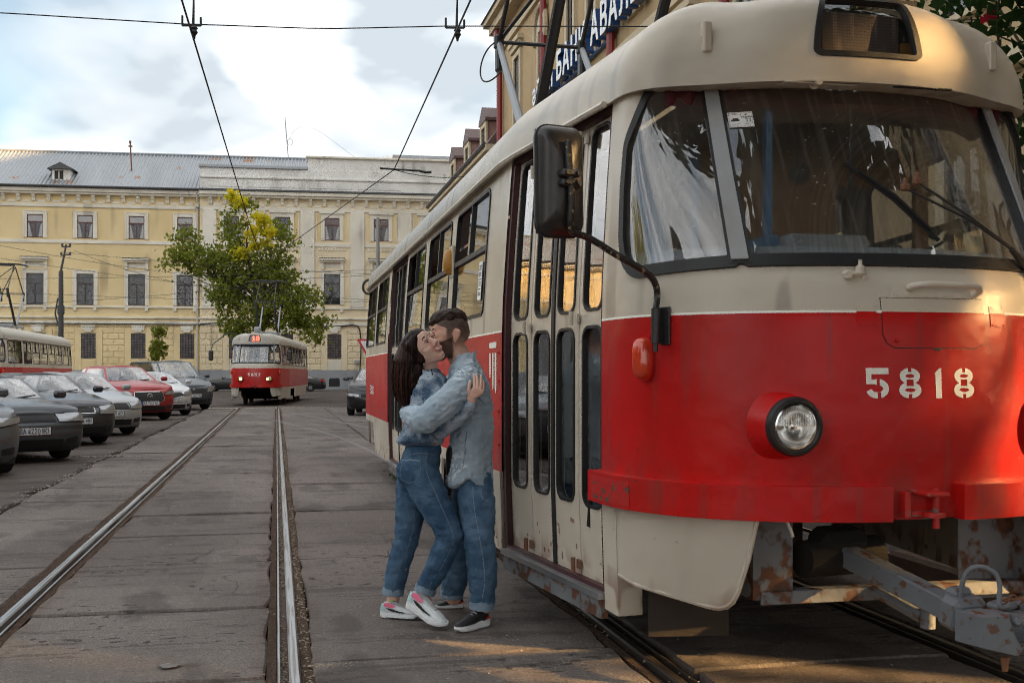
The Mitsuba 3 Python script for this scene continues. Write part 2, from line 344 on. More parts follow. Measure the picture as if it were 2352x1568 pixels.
def SR(s, k):      # roof: k = 0 eaves, 1 ridge
    s, k = np.asarray(s, float), np.asarray(k, float)
    c, t = np.interp(np.abs(s), _os, _oc), np.interp(np.abs(s), _os, _ot)
    ph = np.clip(k, -0.2, 1.0) * pi / 2
    w = np.maximum(np.cos(ph), 0) ** 0.60 * (0.945 + 0.03)
    z = ZR0 + RH * np.sign(ph) * np.abs(np.sin(ph)) ** 0.92
    tf = 0.35 + 0.12 * k + 1.1 * np.clip(k, 0, 1) ** 6
    return np.stack([np.sign(s) * c * w, t + tf * _g(s) - (0.12 + 0.5 * np.clip(k, 0, 1) ** 5) * _gr(s), z], -1)
def sline():
    a = np.r_[np.linspace(0, s_t(0.95), 30), np.linspace(s_t(0.95), s_t(2.5), 12)[1:], np.linspace(s_t(2.5), s_t(12.2), 46)[1:], np.linspace(s_t(12.2), SL, 34)[1:]]
    return np.r_[-a[:0:-1], a]
SLN = sline()
ZLN = np.r_[0.3, 0.5, 0.75, 0.8, 1.0, 1.2, 1.4, 1.6, 1.66, 1.7, 1.74, 1.78, 1.84, np.linspace(1.95, 2.68, 9)]
ZRED0, ZRED1 = 0.79, 1.622
DOORS = [(0.95, 2.37), (7.52, 9.12)]
WIN_L = [(2.96, 4.26), (4.52, 5.78), (6.06, 7.34), (9.42, 10.72), (11.0, 12.3)]
WIN_R = [(1.05, 2.45), (2.75, 4.05), (4.30, 5.60), (5.85, 7.15), (7.40, 8.70), (8.95, 10.25), (10.50, 11.80), (12.05, 12.9)]
WZ0, WZ1, WZM = 1.755, 2.575, 2.19
def band(z0, z1, s0=None, s1=None): return sbox(-SL if s0 is None else s0, z0, SL if s1 is None else s1, z1)
SA, SP, SPR = s_t(0.93) - 0.235, s_c(0.68), s_c(0.80)     # windscreen: outer end of the side pane, pillar
_side = Polygon([(-SP - 0.035, 1.838), (-SP - 0.035, 2.76), (-SP - 0.22, 2.74), (-SP - 0.44, 2.62), (-SA + 0.02, 2.40), (-SA, 2.2), (-SA, 1.98), (-SA + 0.03, 1.88), (-SA + 0.11, 1.818)])
_side = unary_union([_side.buffer(-0.11).buffer(0.11, quad_segs=10), _side.intersection(sbox(-SP - 0.2, 1.7, 0, 2.9))]).buffer(0.03).buffer(-0.03)
PANE_L = _side
PANE_R = aff.scale(_side, -1, 1, origin=(0, 0)).intersection(sbox(SPR + 0.035, 1, 3, 3))
PANE_M = sbox(-SP + 0.035, 1.84, SPR - 0.035, 2.78)
SCREEN = unary_union([PANE_L, PANE_M, PANE_R, sbox(-SP - 0.08, 1.85, -SP + 0.08, 2.77), sbox(SPR - 0.08, 1.85, SPR + 0.08, 2.77)])
def ring(p, a, b): return p.buffer(b, join_style=1).difference(p.buffer(-a, join_style=1))
def door_leafs(t0, t1):
    e = np.linspace(t0 + 0.035, t1 - 0.035, 5); e[2] += 0.0
    return [(-s_t(b), -s_t(a)) for a, b in zip(e[:-1], e[1:])]
_b = {}
def bake(name, fn):
    if name not in _b: _b[name] = fn()
    return _b[name]
def digits(txt, h, w):
    """stencilled digits as polygons centred on the origin"""
    sw = h * 0.20; out = []; x = 0
    def arc(cx, cy, rx, ry, a0, a1): a = np.radians(np.linspace(a0, a1, 24)); return [(cx + rx * math.cos(q), cy + ry * math.sin(q)) for q in a]
    for ch in txt:
        r = w / 2 - sw / 2
        if ch == '8':
            g = unary_union([LineString(arc(0, h * 0.735, r * 0.88, h * 0.265 - sw / 2, 0, 360)).buffer(sw / 2), LineString(arc(0, h * 0.27, r, h * 0.27 - sw / 2, 0, 360)).buffer(sw / 2)])
            g = g.difference(unary_union([sbox(-w * 0.075, h * 0.86, w * 0.075, h * 1.1), sbox(-w * 0.075, -h * 0.1, w * 0.075, h * 0.14), sbox(-w * 0.16, h * 0.40, w * 0.16, h * 0.62)]))
        elif ch == '1': g = Polygon([(-sw * .5, 0), (sw * .6, 0), (sw * .6, h), (sw * .1, h * .97), (-sw * .75, h * 0.8), (-sw * .5, h * .8)])
        elif ch == '5':
            g = unary_union([sbox(-w / 2, h - sw, w / 2 * 0.95, h), sbox(-w / 2, h * 0.5, -w / 2 + sw * .9, h), LineString(arc(-w * 0.03, h * 0.32, r, h * 0.32 - sw / 2, 100, -165)).buffer(sw / 2, cap_style=2), sbox(-w * .5, h * .47, -w * .02, h * .62)])
            g = g.difference(unary_union([sbox(-w * 0.02, -h * .1, w * 0.12, h * 0.2), sbox(-w * .05, h * .42, w * .08, h * .66)]))
        elif ch == '6':
            g = unary_union([LineString(arc(0, h * 0.29, r, h * 0.29 - sw / 2, 0, 360)).buffer(sw / 2), LineString(arc(r * .9, h * 0.35, r * 1.9, h * .58, 105, 180)).buffer(sw / 2)])
        elif ch == '7': g = unary_union([sbox(-w / 2, h - sw, w / 2, h), LineString([(w * .38, h - sw / 2), (-w * .1, 0)]).buffer(sw / 2, cap_style=2)])
        out.append(aff.translate(g, x, 0)); x += (w * 1.42 if ch != '1' else w * 1.12) if True else 0
        if ch == '1': out[-1] = aff.translate(out[-1], -w * 0.12, 0)
    g = unary_union(out); b = g.bounds
    return [aff.translate(q, -(b[0] + b[2]) / 2, -h / 2) for q in out]
def build_tram(root, W, number, near=True, lit=None, red='red_paint', label=None, cream='cream_paint', full=True):
    """all parts of one tram under key root, placed by the matrix W"""
    def p(name, fn, m, parent=root, smooth=32, bk=None, **k):
        sh = bake(('tram', bk or name, smooth), lambda: mikit.ply(fn(), None, smooth=smooth))
        d = dict(sh); d['bsdf'] = {'type': 'ref', 'id': 'm_' + m}
        return put(name, None, None, parent, shape=d, W=W, **k)
    skin = dict(sl=SLN, zl=ZLN)
    holesL = [sbox(-s_t(b), 0.33, -s_t(a), 2.645) for a, b in DOORS]
    holesW = [rrect(-s_t(b), -s_t(a), WZ0, WZ1, 0.075) for a, b in WIN_L] + [rrect(s_t(a), s_t(b), WZ0, WZ1, 0.075) for a, b in WIN_R]
    rearw = rrect(SL - 0.95, SL - 0.02, 1.8, 2.5, 0.15)
    holes = unary_union(holesL + holesW + [SCREEN, rearw, aff.scale(rearw, -1, 1, origin=(0, 0))])
    body = p('body', lambda: shell(band(ZRED1, 2.68).difference(holes), S, 0.0, **skin), cream)
    p('red_band', lambda: shell(band(ZRED0, ZRED1).difference(holes), S, 0.0, **skin), red)
    p('paint_edge', lambda: shell(band(ZRED1 - 0.004, ZRED1 + 0.006).difference(holes), S, 0.0015, sl=SLN), 'white_paint')
    # side skirts, with the openings over the wheels
    sk = unary_union([sbox(-s_t(13.1), 0.31, -s_t(2.42), ZRED0), sbox(s_t(0.90), 0.31, s_t(13.1), ZRED0)])
    arch = unary_union([Polygon([(sg * s_t(t0), 0.25), (sg * s_t(t0 + 0.12), 0.70), (sg * s_t(t1 - 0.12), 0.70), (sg * s_t(t1), 0.25)]) for sg in (-1, 1) for t0, t1 in ((2.95, 4.9), (11.0, 12.9))])
    p('skirt', lambda: shell(sk.difference(unary_union(holesL + [arch])), S, 0.0, -0.02, **skin), cream)
    # the two apron plates under the front bumper
    for sg in (-1, 1):
        a0, a1 = (s_t(0.93) + 0.02, s_t(0.93) - 0.16)
        p('corner_post', lambda: shell(sbox(*sorted((sg * a0, sg * a1))[:1], 0.275, sorted((sg * a0, sg * a1))[1], ZRED0), S, 0.0, -0.12, **skin), cream, bk=f'corner_post{sg}')
        ap = Polygon([(sg * a1 * 0.985, ZRED0), (sg * 0.672, ZRED0), (sg * 0.705, 0.62), (sg * 0.745, 0.478), (sg * 0.765, 0.437), (sg * 0.79, 0.415), (sg * 0.825, 0.405), (sg * 0.875, 0.41), (sg * 1.10, 0.44), (sg * 1.27, 0.45), (sg * a1 * 0.985, 0.47)])
        p('apron_plate', lambda: shell(ap, S, 0.006, -0.008, **skin), cream, bk=f'apron{sg}')
        p('apron_edge', lambda: tube(np.array([S(q[0], q[1]) + [0, -0.004, 0] for q in np.asarray(ap.exterior.coords)[1:-1]]), 0.011, 6), cream, bk=f'apedge{sg}')
    # bumper bar in two halves with the coupling pocket between
    for sg in (-1, 1):
        q = sbox(*((-s_t(0.97), 0.785, -0.155, 0.925) if sg < 0 else (0.155, 0.785, s_t(0.97), 0.925)))
        p('bumper', lambda: shell(q, lambda s, z: S(s, z * 0 + 0.85) * [1, 1, 0] + np.stack([z * 0, z * 0, z], -1), 0.062, -0.02, sl=SLN, zl=[0.785, 0.797, 0.913, 0.925]), red, bk=f'bumper{sg}')
    p('bumper_patch', lambda: shell(sbox(-s_t(0.87), 0.80, -s_t(0.62) if False else -s_c(1.005), 0.905), lambda s, z: S(s, z * 0 + 0.85) * [1, 1, 0] + np.stack([z * 0, z * 0, z], -1), 0.065, 0.06, sl=SLN), 'red_patch')
    p('towing_eye', lambda: cat([bb(-0.05, 0.05, -0.11, 0.1, 0.888, 0.905, 0.005), ext(unary_union([sbox(-0.06, -0.01, 0.06, 0.10), Point(0.03, -0.03).buffer(0.045)]).difference(Point(0.03, -0.045).buffer(0.016)), 0.02, 'xy', 0.80), bb(-0.09, 0.09, 0.05, 0.08, 0.78, 0.93), bb(-0.10, -0.075, -0.03, 0.06, 0.80, 0.90), tube([(0.05, -0.01, 0.75), (0.05, -0.01, 0.91)], 0.014, 10)]), 'red_worn')
    # roof with its overhanging front, sign window
    SG = Polygon([(-0.275, 0.115), (0.225, 0.115), (0.225, 0.54), (-0.262, 0.54)]).buffer(-0.03).buffer(0.03) if True else None
    kl = np.r_[np.linspace(-0.035, 0.9, 24), 0.95, 1.0]
    p('roof', lambda: shell(sbox(-SL, -0.035, SL, 0.999).difference(SG), SR, 0.0, sl=SLN, zl=kl), 'roof_paint' if near else 'roof_far')
    p('roof_lip', lambda: shell(sbox(-SL, 0, SL, 1), lambda s, k: SR(s, k * 0 - 0.035) * (1 - k[..., None]) + (S(s, k * 0 + 2.64)) * k[..., None], 0.0, sl=SLN, zl=[0, 0.5, 1], sign=-1), cream)
    p('gutter', lambda: cat([tube(np.array([SR(sg * s_t(t), -0.02) + [sg * 0.012, 0, -0.012] for t in np.r_[0.96, np.linspace(1.1, 13.0, 44)]]), 0.017, 6) for sg in (-1, 1)]), cream)
    sgw = p('sign_gasket', lambda: shell(ring(SG, 0.012, 0.018), SR, 0.012, -0.02, ds=0.03, dz=0.03), 'rubber')
    p('sign_glass', lambda: shell(SG, SR, -0.006, ds=0.06, dz=0.06), 'window_glass')
    yb = 0.50
    p('sign_board', lambda: bb(-0.29, 0.29, yb, yb + 0.02, 2.68, 3.06), 'sign_dark')
    p('sign_shelf', lambda: cat([bb(-0.29, -0.20, yb - 0.02, yb, 2.80, 2.86), bb(0.20, 0.29, yb - 0.02, yb, 2.80, 2.86)]), 'wood_panel')
    if near:
        def leds():
            v, f = [], []; i = 0
            for a in np.linspace(-0.175, 0.175, 30):
                for b in np.linspace(2.765, 2.965, 16):
                    h = 0.0024; v += [[a - h, 0, b - h], [a + h, 0, b - h], [a + h, 0, b + h], [a - h, 0, b + h]]; f += [[4 * i, 4 * i + 1, 4 * i + 2], [4 * i, 4 * i + 2, 4 * i + 3]]; i += 1
            return np.array(v) + [0, yb - 0.02, 0], np.array(f)
        p('display_lights', leds, 'led_off', kind='stuff')
        p('display_unit', lambda: bb(-0.19, 0.19, yb - 0.018, yb - 0.002, 2.75, 2.98, 0.004), 'sign_grey')
    # windscreen
    p('screen_gasket', lambda: shell(ring(SCREEN, 0.020, 0.030).intersection(sbox(-3, 1.6, 3, 2.72)), S, 0.016, -0.02, ds=0.04, dz=0.04), 'rubber')
    for sg in (-1, 1):
        q_c = -SP if sg < 0 else SPR
        pl = sbox(q_c - 0.036, 1.835, q_c + 0.036, 2.73)
        p('screen_pillar', lambda: shell(pl, S, 0.028, -0.03, ds=0.025, dz=0.06), 'grey_frame', bk=f'pillar{sg}')
        p('pillar_seal', lambda: shell(pl.buffer(0.014).difference(pl.buffer(-0.004)).intersection(sbox(-3, 1.8, 3, 2.72)), S, 0.018, -0.02, ds=0.03, dz=0.06), 'rubber', bk=f'pseal{sg}')
    p('windscreen', lambda: shell(PANE_M.buffer(0.03), S, -0.004, sl=SLN, dz=0.08), 'screen_glass')
    p('corner_glass', lambda: shell(PANE_L.buffer(0.02), S, -0.004, sl=SLN, dz=0.08), 'screen_glass')
    p('corner_glass', lambda: shell(PANE_R.buffer(0.02), S, -0.004, sl=SLN, dz=0.08), 'screen_glass', bk='corner_glass2')
    # side windows: frame, two sliding lights above, one pane below
    for sg, wl in ((-1, WIN_L), (1, WIN_R)):
        for i, (a, b) in enumerate(wl):
            if sg > 0 and near and i > 2: continue
            s0, s1 = sorted((sg * s_t(a), sg * s_t(b))); q = rrect(s0, s1, WZ0, WZ1, 0.075); m = s0 + 0.5 * (s1 - s0)
            w = p('side_window', lambda: shell(unary_union([ring(q, 0.016, 0.006), sbox(s0, WZM - 0.018, s1, WZM + 0.018), sbox(m - 0.010, WZM, m + 0.010, WZ1)]).intersection(q.buffer(0.012)), S, 0.008, -0.025, ds=0.3, dz=0.12), 'rubber', bk=f'sw{sg}{i}')
            p('pane', lambda: shell(sbox(s0, WZ0, s1, WZM), S, -0.010, ds=0.4, dz=0.2), 'side_glass', parent=w, bk=f'swp{sg}{i}')
            p('pane', lambda: shell(sbox(m, WZM, s1, WZ1), S, -0.010, ds=0.4, dz=0.2), 'side_glass', parent=w, bk=f'swq{sg}{i}')
            if not near or sg > 0: p('pane', lambda: shell(sbox(s0, WZM, m, WZ1), S, -0.018, ds=0.4, dz=0.2), 'side_glass', parent=w, bk=f'swr{sg}{i}')
            else: p('pane', lambda: shell(sbox(s0 + (m - s0) * 0.62, WZM, m + (m - s0) * .62, WZ1), S, -0.022, ds=0.4, dz=0.2), 'side_glass', parent=w, bk=f'swr{sg}{i}')
    # folding doors: four leaves, each with a tall upper and a lower light
    for (t0, t1) in DOORS:
        d = p('folding_door', lambda: shell(ring(sbox(-s_t(t1), 0.33, -s_t(t0), 2.645), 0.035, 0.0), S, -0.01, -0.14, ds=0.3, dz=0.3), 'maroon', bk=f'door{t0}')
        for i, (s0, s1) in enumerate(door_leafs(t0, t1)):
            wd = s1 - s0; mrg = 0.060
            up, lo = rrect(s0 + mrg, s1 - mrg, 1.69, 2.585, 0.06, 6), rrect(s0 + mrg, s1 - mrg, 0.725, 1.60, 0.06, 6)
            g = 0.004 if i != 2 else 0.004
            p('leaf', lambda: shell(sbox(s0 + g, 0.345, s1 - g, 2.635).difference(unary_union([up, lo])), S, -0.045, -0.085, ds=0.2, dz=0.15), cream, parent=d, bk=f'leaf{t0}{i}')
            for j, w in enumerate((up, lo)):
                p('light_gasket', lambda: shell(ring(w, 0.005, 0.010), S, -0.038, -0.075, ds=0.3, dz=0.2), 'rubber', parent=d, bk=f'lg{t0}{i}{j}')
                p('light_glass', lambda: shell(w, S, -0.052, ds=0.4, dz=0.3), 'side_glass', parent=d, bk=f'lgl{t0}{i}{j}')
        L = door_leafs(t0, t1)
        p('centre_seal', lambda: shell(sbox(L[2][1] - 0.02, 0.345, L[2][1] + 0.02, 2.635), S, -0.035, -0.09, ds=0.3, dz=0.2), 'rubber', parent=d, bk=f'seal{t0}')
        if near and t0 < 2:
            for (s_, zz) in ((L[3][1], 2.50), (L[3][1], 1.63), (L[1][1], 2.55), (L[1][1], 1.65), (L[3][1], 0.42), (L[1][1], 0.42)):
                o = S(s_, zz); p('hinge', lambda: cat([tube([o + [0, 0, -0.035], o + [0, 0, 0.035]], 0.012, 8), mv(bx(0.012, 0.05, 0.045, (0.03, 0, 0)), o)]), 'hinge_paint' if zz < 1 else cream, parent=d, bk=f'hg{s_:.2f}{zz}')
        Ld = -s_t(t1), -s_t(t0)
        p('step', lambda: shell(sbox(Ld[0] + .01, 0.315, Ld[1] - .01, 0.345), S, 0.03, -0.2, ds=0.3), 'steel_step', parent=d, bk=f'step{t0}')
        p('step_panel', lambda: shell(sbox(Ld[0] + .01, 0.225, Ld[1] - .01, 0.315), S, 0.015, -0.02, ds=0.2), 'rusty_grey', parent=d, bk=f'stepp{t0}')
    # headlamps, corner lamps
    for sg in (-1, 1):
        o = S(s_c(0.64 if sg > 0 else -0.555), 1.165) + [0, -0.085, 0]
        h = p('headlamp', lambda: mv(lathe([(0.150, 0.13), (0.132, 0.09), (0.122, 0.045), (0.115, 0.01), (0.108, 0.0), (0.098, 0.01)], 40, 'y'), o), red, bk=f'hl{sg}')
        p('rim', lambda: mv(lathe([(0.117, 0.03), (0.119, 0.005), (0.112, -0.012), (0.098, -0.016), (0.090, -0.006), (0.088, 0.012)], 40, 'y'), o), 'rubber', parent=h, bk=f'hr{sg}')
        p('lamp_ring', lambda: mv(lathe([(0.091, 0.0), (0.089, -0.008), (0.083, -0.010), (0.080, -0.002)], 40, 'y'), o), 'chrome', parent=h, bk=f'hc{sg}')
        p('reflector', lambda: mv(lathe([(0.084, 0.0), (0.075, 0.028), (0.055, 0.05), (0.03, 0.062), (0.012, 0.066), (0.0, 0.066)], 32, 'y'), o), 'reflector', parent=h, bk=f'hf{sg}')
        p('bulb', lambda: mv(lathe([(0.0, 0.010), (0.014, 0.014), (0.018, 0.03), (0.010, 0.055), (0.010, 0.066)], 16, 'y'), o), 'chrome' if lit is None else 'bulb_lit', parent=h, bk=f'hb{sg}')
        p('lens', lambda: mv(lathe([(0.0, -0.014), (0.03, -0.0125), (0.06, -0.008), (0.084, 0.0)], 40, 'y'), o), 'lens_glass', parent=h, bk=f'hg{sg}')
        def flutes():
            out = []
            for x in np.linspace(-0.07, 0.07, 15):
                hh = math.sqrt(0.0064 - x * x) if abs(x) < 0.078 else 0.01
                y0 = -0.013 + 0.012 * (x / 0.084) ** 2
                out.append(mv(bx(0.0016, 0.002, hh * 0.95, (x, y0 + 0.006, hh * 0.5)), o))
            return cat(out)
        p('lens_fluting', flutes, 'lens_rib', parent=h, kind='stuff', bk=f'hfl{sg}')
        q = Polygon([(sg * (s_c(0.99) + 0.045 * math.cos(a) * abs(math.cos(a)) ** -0.3 * (1 if True else 0)), 1.44 + 0.088 * math.sin(a) * max(abs(math.sin(a)), 1e-6) ** -0.35) for a in np.linspace(0, 2 * pi, 40, endpoint=False)]).buffer(0)
        cl = p('corner_lamp', lambda: shell(q.buffer(0.010), S, 0.02, -0.01, ds=0.02, dz=0.02), red, bk=f'cl{sg}')
        def dome():
            x0, y0, x1, y1 = q.bounds; mx, my = (x0 + x1) / 2, (y0 + y1) / 2; R = []
            e = np.asarray(q.exterior.coords)[:-1]
            for f_, hgt in ((1, 0.018), (0.97, 0.038), (0.85, 0.052), (0.55, 0.060), (0.2, 0.062)):
                ss, zz = mx + (e[:, 0] - mx) * f_, my + (e[:, 1] - my) * f_
                n_ = np.cross(S(ss + 1e-3, zz) - S(ss - 1e-3, zz), S(ss, zz + 1e-3) - S(ss, zz - 1e-3)); n_ /= np.linalg.norm(n_, axis=1, keepdims=True)
                R.append(S(ss, zz) + n_ * hgt)
            m = loft(R, cap0=False); return (m[0], m[1]) if sg > 0 else (m[0], m[1][:, ::-1])
        p('lens', dome, 'orange_lens', parent=cl, bk=f'cld{sg}', smooth=60)
        # number plates of the line, brackets on the roof front
        o2 = SR(sg * 0.80, 0.24) + [0, 0.02, -0.02]
        p('flag_bracket', lambda: cat([mv(bx(0.038, 0.05, 0.135, (0, -0.03, 0.02), 0.006), o2), mv(bx(0.05, 0.03, 0.06, (0, -0.01, 0.0), 0.004), o2)]), cream, bk=f'fb{sg}')
    # number on the front
    for i, g in enumerate(digits(number, 0.122, 0.098)):
        p('number_digit', lambda: shell(aff.translate(g, 0.0, 1.335), S, 0.0022, ds=0.03, dz=0.03), 'white_paint', bk=f'dig{number}{i}')
    # roof lamp over the windscreen, pantograph
    pg = p('pantograph', lambda: pantograph_base(), 'grey_metal', bk='panto_base')
    for nm, fn, m in PANTO: p(nm, fn, m, parent=pg, bk='pg' + nm + str(id(fn)))
    # frame, wheels, inside
    p('underframe', lambda: cat([bb(-1.05, 1.05, 1.2, 12.3, 0.62, 0.78), bb(-0.9, 0.9, 2.9, 4.9, 0.25, 0.6, 0.05), bb(-0.9, 0.9, 10.2, 12.2, 0.25, 0.6, 0.05)]), 'dark_under')
    for ty in (2.95, 4.85, 10.25, 12.15):
        for sg in (-1, 1): p('wheel', lambda: mv(lathe([(0.0, -0.06), (0.12, -0.06), (0.14, -0.03), (0.27, -0.02), (0.29, -0.05), (0.34, -0.05), (0.35, 0.05), (0.37, 0.06), (0.37, 0.08), (0, 0.08)], 32, 'x'), (sg * 0.762, ty, 0.345), sc=(-sg, 1, 1)), 'rail_rust', bk=f'wheel{ty}{sg}')
    p('floor', lambda: cat([bb(-1.12, 1.12, 2.45, 12.6, 0.80, 0.9), bb(-0.86, 0.86, 0.7, 2.45, 0.80, 0.9)]), 'dark_under')
    p('partition', lambda: cat([bb(-0.32, 0.50, 1.62, 1.66, 0.9, 2.62), bb(0.50, 1.08, 1.62, 1.66, 0.9, 1.78), bb(0.50, 1.08, 1.62, 1.66, 2.42, 2.62), bb(1.00, 1.08, 1.62, 1.66, 1.78, 2.42)]), 'wood_panel' if near else 'cab_blue')
    p('cab_door', lambda: cat([bb(-0.37, -0.33, 0.62, 1.64, 0.9, 2.0), bb(-0.37, -0.34, 0.66, 0.70, 2.0, 2.6), bb(-0.37, -0.33, 1.56, 1.64, 2.0, 2.6)]), 'cab_blue')
    p('inner_door_frame', lambda: cat([bb(-1.0, -0.36, 2.0, 2.03, 0.9, 1.7), bb(-0.42, -0.36, 2.0, 2.06, 1.7, 2.6)]), 'cab_pale')
    p('dashboard', lambda: cat([loft([np.array([S(s, 1.80)[0:1].tolist() + [S(s, 1.80)[1] + 0.05 + d] + [1.80 + h]for s in np.linspace(-SA + .1, SA - .1, 30)]) for d, h in ((0, -0.25), (0, 0.04), (0.20, 0.12), (0.33, 0.125), (0.36, -0.3))], closed=False, cap0=False, cap1=False)]), 'cab_grey')
    p('dash_box', lambda: bx(0.42, 0.16, 0.10, (-0.12, 0.60, 1.95), 0.03), 'cab_grey')
    sw = p('steering_wheel', lambda: mv(cat([tube([(0.19 * math.cos(a), 0.19 * math.sin(a), 0) for a in np.linspace(0, 2 * pi, 25)], 0.014, 6, cap=False), bx(0.36, 0.03, 0.02), bx(0.1, 0.1, 0.03)]), W=frame((0.38, 0.95, 1.74), (1, 0, 0), (0, -0.6, 0.8))), 'black_plastic')
    p('driver_seat', lambda: cat([bx(0.5, 0.12, 0.75, (0.38, 1.45, 1.62), 0.05), bx(0.5, 0.5, 0.12, (0.38, 1.2, 1.3), 0.05)]), 'seat_red' if near else 'cab_blue')
    p('screen_curtain', lambda: loft([np.array([[x, S(s_c(0), 2.66)[1] + 0.10 + 0.10 * x * x + 0.012 * math.sin(x * 70), z] for x in np.linspace(-0.85, 0.85, 90)]) for z in (2.66, 2.57)], closed=False, cap0=False, cap1=False), 'curtain' if near else 'cab_blue')
    for i in range(7):
        for sg in (-1, 1):
            if sg < 0 and 4 < i < 6: continue
            p('passenger_seat', lambda: cat([bx(0.45, 0.08, 0.75, (sg * 0.86, 3.6 + 1.2 * i, 1.55), 0.03), bx(0.45, 0.42, 0.08, (sg * 0.86, 3.4 + 1.2 * i, 1.3), 0.03)]), 'seat_red', bk=f'seat{i}{sg}')
    return root
PB = np.array([0, 5.16, 0])
def pantograph_base():
    o = []
    for sx in (-0.45, 0.45):
        o.append(bb(sx - 0.03, sx + 0.03, 4.2, 6.3, 3.20, 3.26, 0.01))
        for y in (4.35, 5.2, 6.15): o.append(mv(lathe([(0.05, 0), (0.06, 0.03), (0.04, 0.05), (0.06, 0.08), (0.04, 0.11), (0.04, 0.15)], 10), (sx, y, 3.05)))
    o += [bb(-0.5, 0.5, y - 0.03, y + 0.03, 3.25, 3.31, 0.01) for y in (4.3, 5.16, 6.2)]
    o += [bb(-0.62, -0.34, 5.3, 5.75, 3.26, 3.36, 0.01), bb(-0.40, -0.30, 4.75, 5.0, 3.26, 3.5, 0.01)]
    return cat(o)
HX, KZ, KY, TZ = 0.42, 4.62, 1.36, 5.62
PANTO = []
for _sx in (-1, 1):
    for _sy in (-1, 1):
        PANTO.append(('lower_arm', lambda a=_sx, b=_sy: tube([PB + [a * HX, b * 0.08, 3.30], PB + [a * HX, b * KY, KZ]], [0.045, 0.03] if b > 0 else [0.05, 0.045], 10), 'grey_metal' if _sy > 0 else 'black_metal'))
        PANTO.append(('knee', lambda a=_sx, b=_sy: cat([mv(bx(0.09, 0.10, 0.14, (0, 0, 0), 0.02), PB + [a * HX, b * KY, KZ]), mv(bx(0.07, 0.12, 0.24, (0, 0, 0), 0.02), PB + [a * HX, b * (KY - 0.03), KZ - 0.18])]), 'black_metal'))
        PANTO.append(('upper_arm', lambda a=_sx, b=_sy: tube([PB + [a * HX, b * KY, KZ], PB + [a * HX * .9, b * 0.12, TZ]], 0.022, 8), 'black_metal'))
for _sy in (-1, 1):
    PANTO.append(('cross_brace', lambda b=_sy: tube([PB + [-HX, b * KY, KZ], PB + [HX * .9, b * 0.12, TZ]], 0.018, 8), 'black_metal'))
    PANTO.append(('knee_bar', lambda b=_sy: tube([PB + [-HX, b * KY, KZ], PB + [HX, b * KY, KZ]], 0.02, 8), 'black_metal'))
PANTO.append(('collector_head', lambda: cat([tube(smoothpath([PB + [x, y, TZ + 0.1 - 0.35 * max(0, abs(x) - 0.5) ** 1.5] for x in np.linspace(-0.85, 0.85, 9)], 2), 0.025, 8) for y in (-0.14, 0.14)] + [bx(0.7, 0.4, 0.03, tuple(PB + [0, 0, TZ + 0.05]))]), 'black_metal'))
PANTO.append(('cable', lambda: tube(smoothpath([PB + [-HX - 0.02, KY - 0.02, KZ], PB + [-HX - 0.16, KY + 0.02, KZ - 0.18], PB + [-HX - 0.18, KY, KZ - 0.34], PB + [-HX - 0.03, KY - 0.25, KZ - 0.36]], 6), 0.008, 5), 'black_metal'))
mat('red_patch', P_(lambda p, n, uv: mix((0.40, 0.012, 0.01), (0.09, 0.05, 0.035), smoothstep(0.60, 0.66, fbm(p.x * 32, p.y * 32, p.z * 32)))), 0.5)
mat('red_worn', P_(lambda p, n, uv: mix((0.42, 0.015, 0.012), (0.16, 0.12, 0.10), smoothstep(0.58, 0.68, fbm(p.x * 22, p.y * 22, p.z * 22)))), 0.45)
mat('roof_far', (0.40, 0.38, 0.33), 0.5)
mat('hinge_paint', (0.16, 0.07, 0.035), 0.6)
mat('sign_grey', P_(lambda p, n, uv: mix((0.10, 0.085, 0.08), (0.22, 0.17, 0.14), smoothstep(0.5, 0.8, noise(p.x * 45, 0.0, p.z * 4)))), 0.6)
mat('lens_rib', (0.55, 0.55, 0.53), 0.25, spec=0.6)
mat('rail_rust', (0.075, 0.05, 0.04), 0.6, metal=0.3)
scene['m_bulb_lit'] = {'type': 'diffuse', 'reflectance': rgb((0.9, 0.7, 0.2))}
def dust(p, n, uv):
    sx, sz = p.x - 2.95, p.z - 1.80
    r = dr.sqrt(sx * sx + sz * sz)
    arcs = smoothstep(0.45, 0.75, noise(r * 160, 0.0, 2.0)) * smoothstep(0.25, 0.4, r) * smoothstep(0.95, 0.8, r)
    run = noise(p.x * 55 + 0.6 * fbm(p.x * 9, p.z * 9, 0.0), p.z * 3.0, 5.0)
    return 0.018 + 0.05 * smoothstep(0.55, 0.95, run) + 0.022 * arcs + 0.5 * smoothstep(0.90, 0.94, noise(p.x * 70, p.y * 70, p.z * 70)) * smoothstep(0.5, 0.7, noise(p.x * 5, p.z * 5, 1.0)) + 0.06 * fbm(p.x * 4, p.y * 4, p.z * 4)
scene['m_screen_glass'] = {'type': 'blendbsdf', 'weight': P_(dust), 'a': {'type': 'thindielectric', 'int_ior': 1.85, 'specular_transmittance': rgb((0.88, 0.88, 0.87))}, 'b': {'type': 'twosided', 'bsdf': {'type': 'diffuse', 'reflectance': rgb((0.42, 0.39, 0.34))}}}
scene['m_side_glass'] = {'type': 'thindielectric', 'int_ior': 1.9, 'specular_transmittance': rgb((0.62, 0.64, 0.64))}
TX, TY = 2.55, 3.94
WT = np.eye(4); WT[:2, 3] = TX, TY
tram = thing('tram', 'red and cream tram numbered 5818 standing closest, its folding doors shut', 'tram', 'trams of the square')
build_tram(tram, WT, '5818')
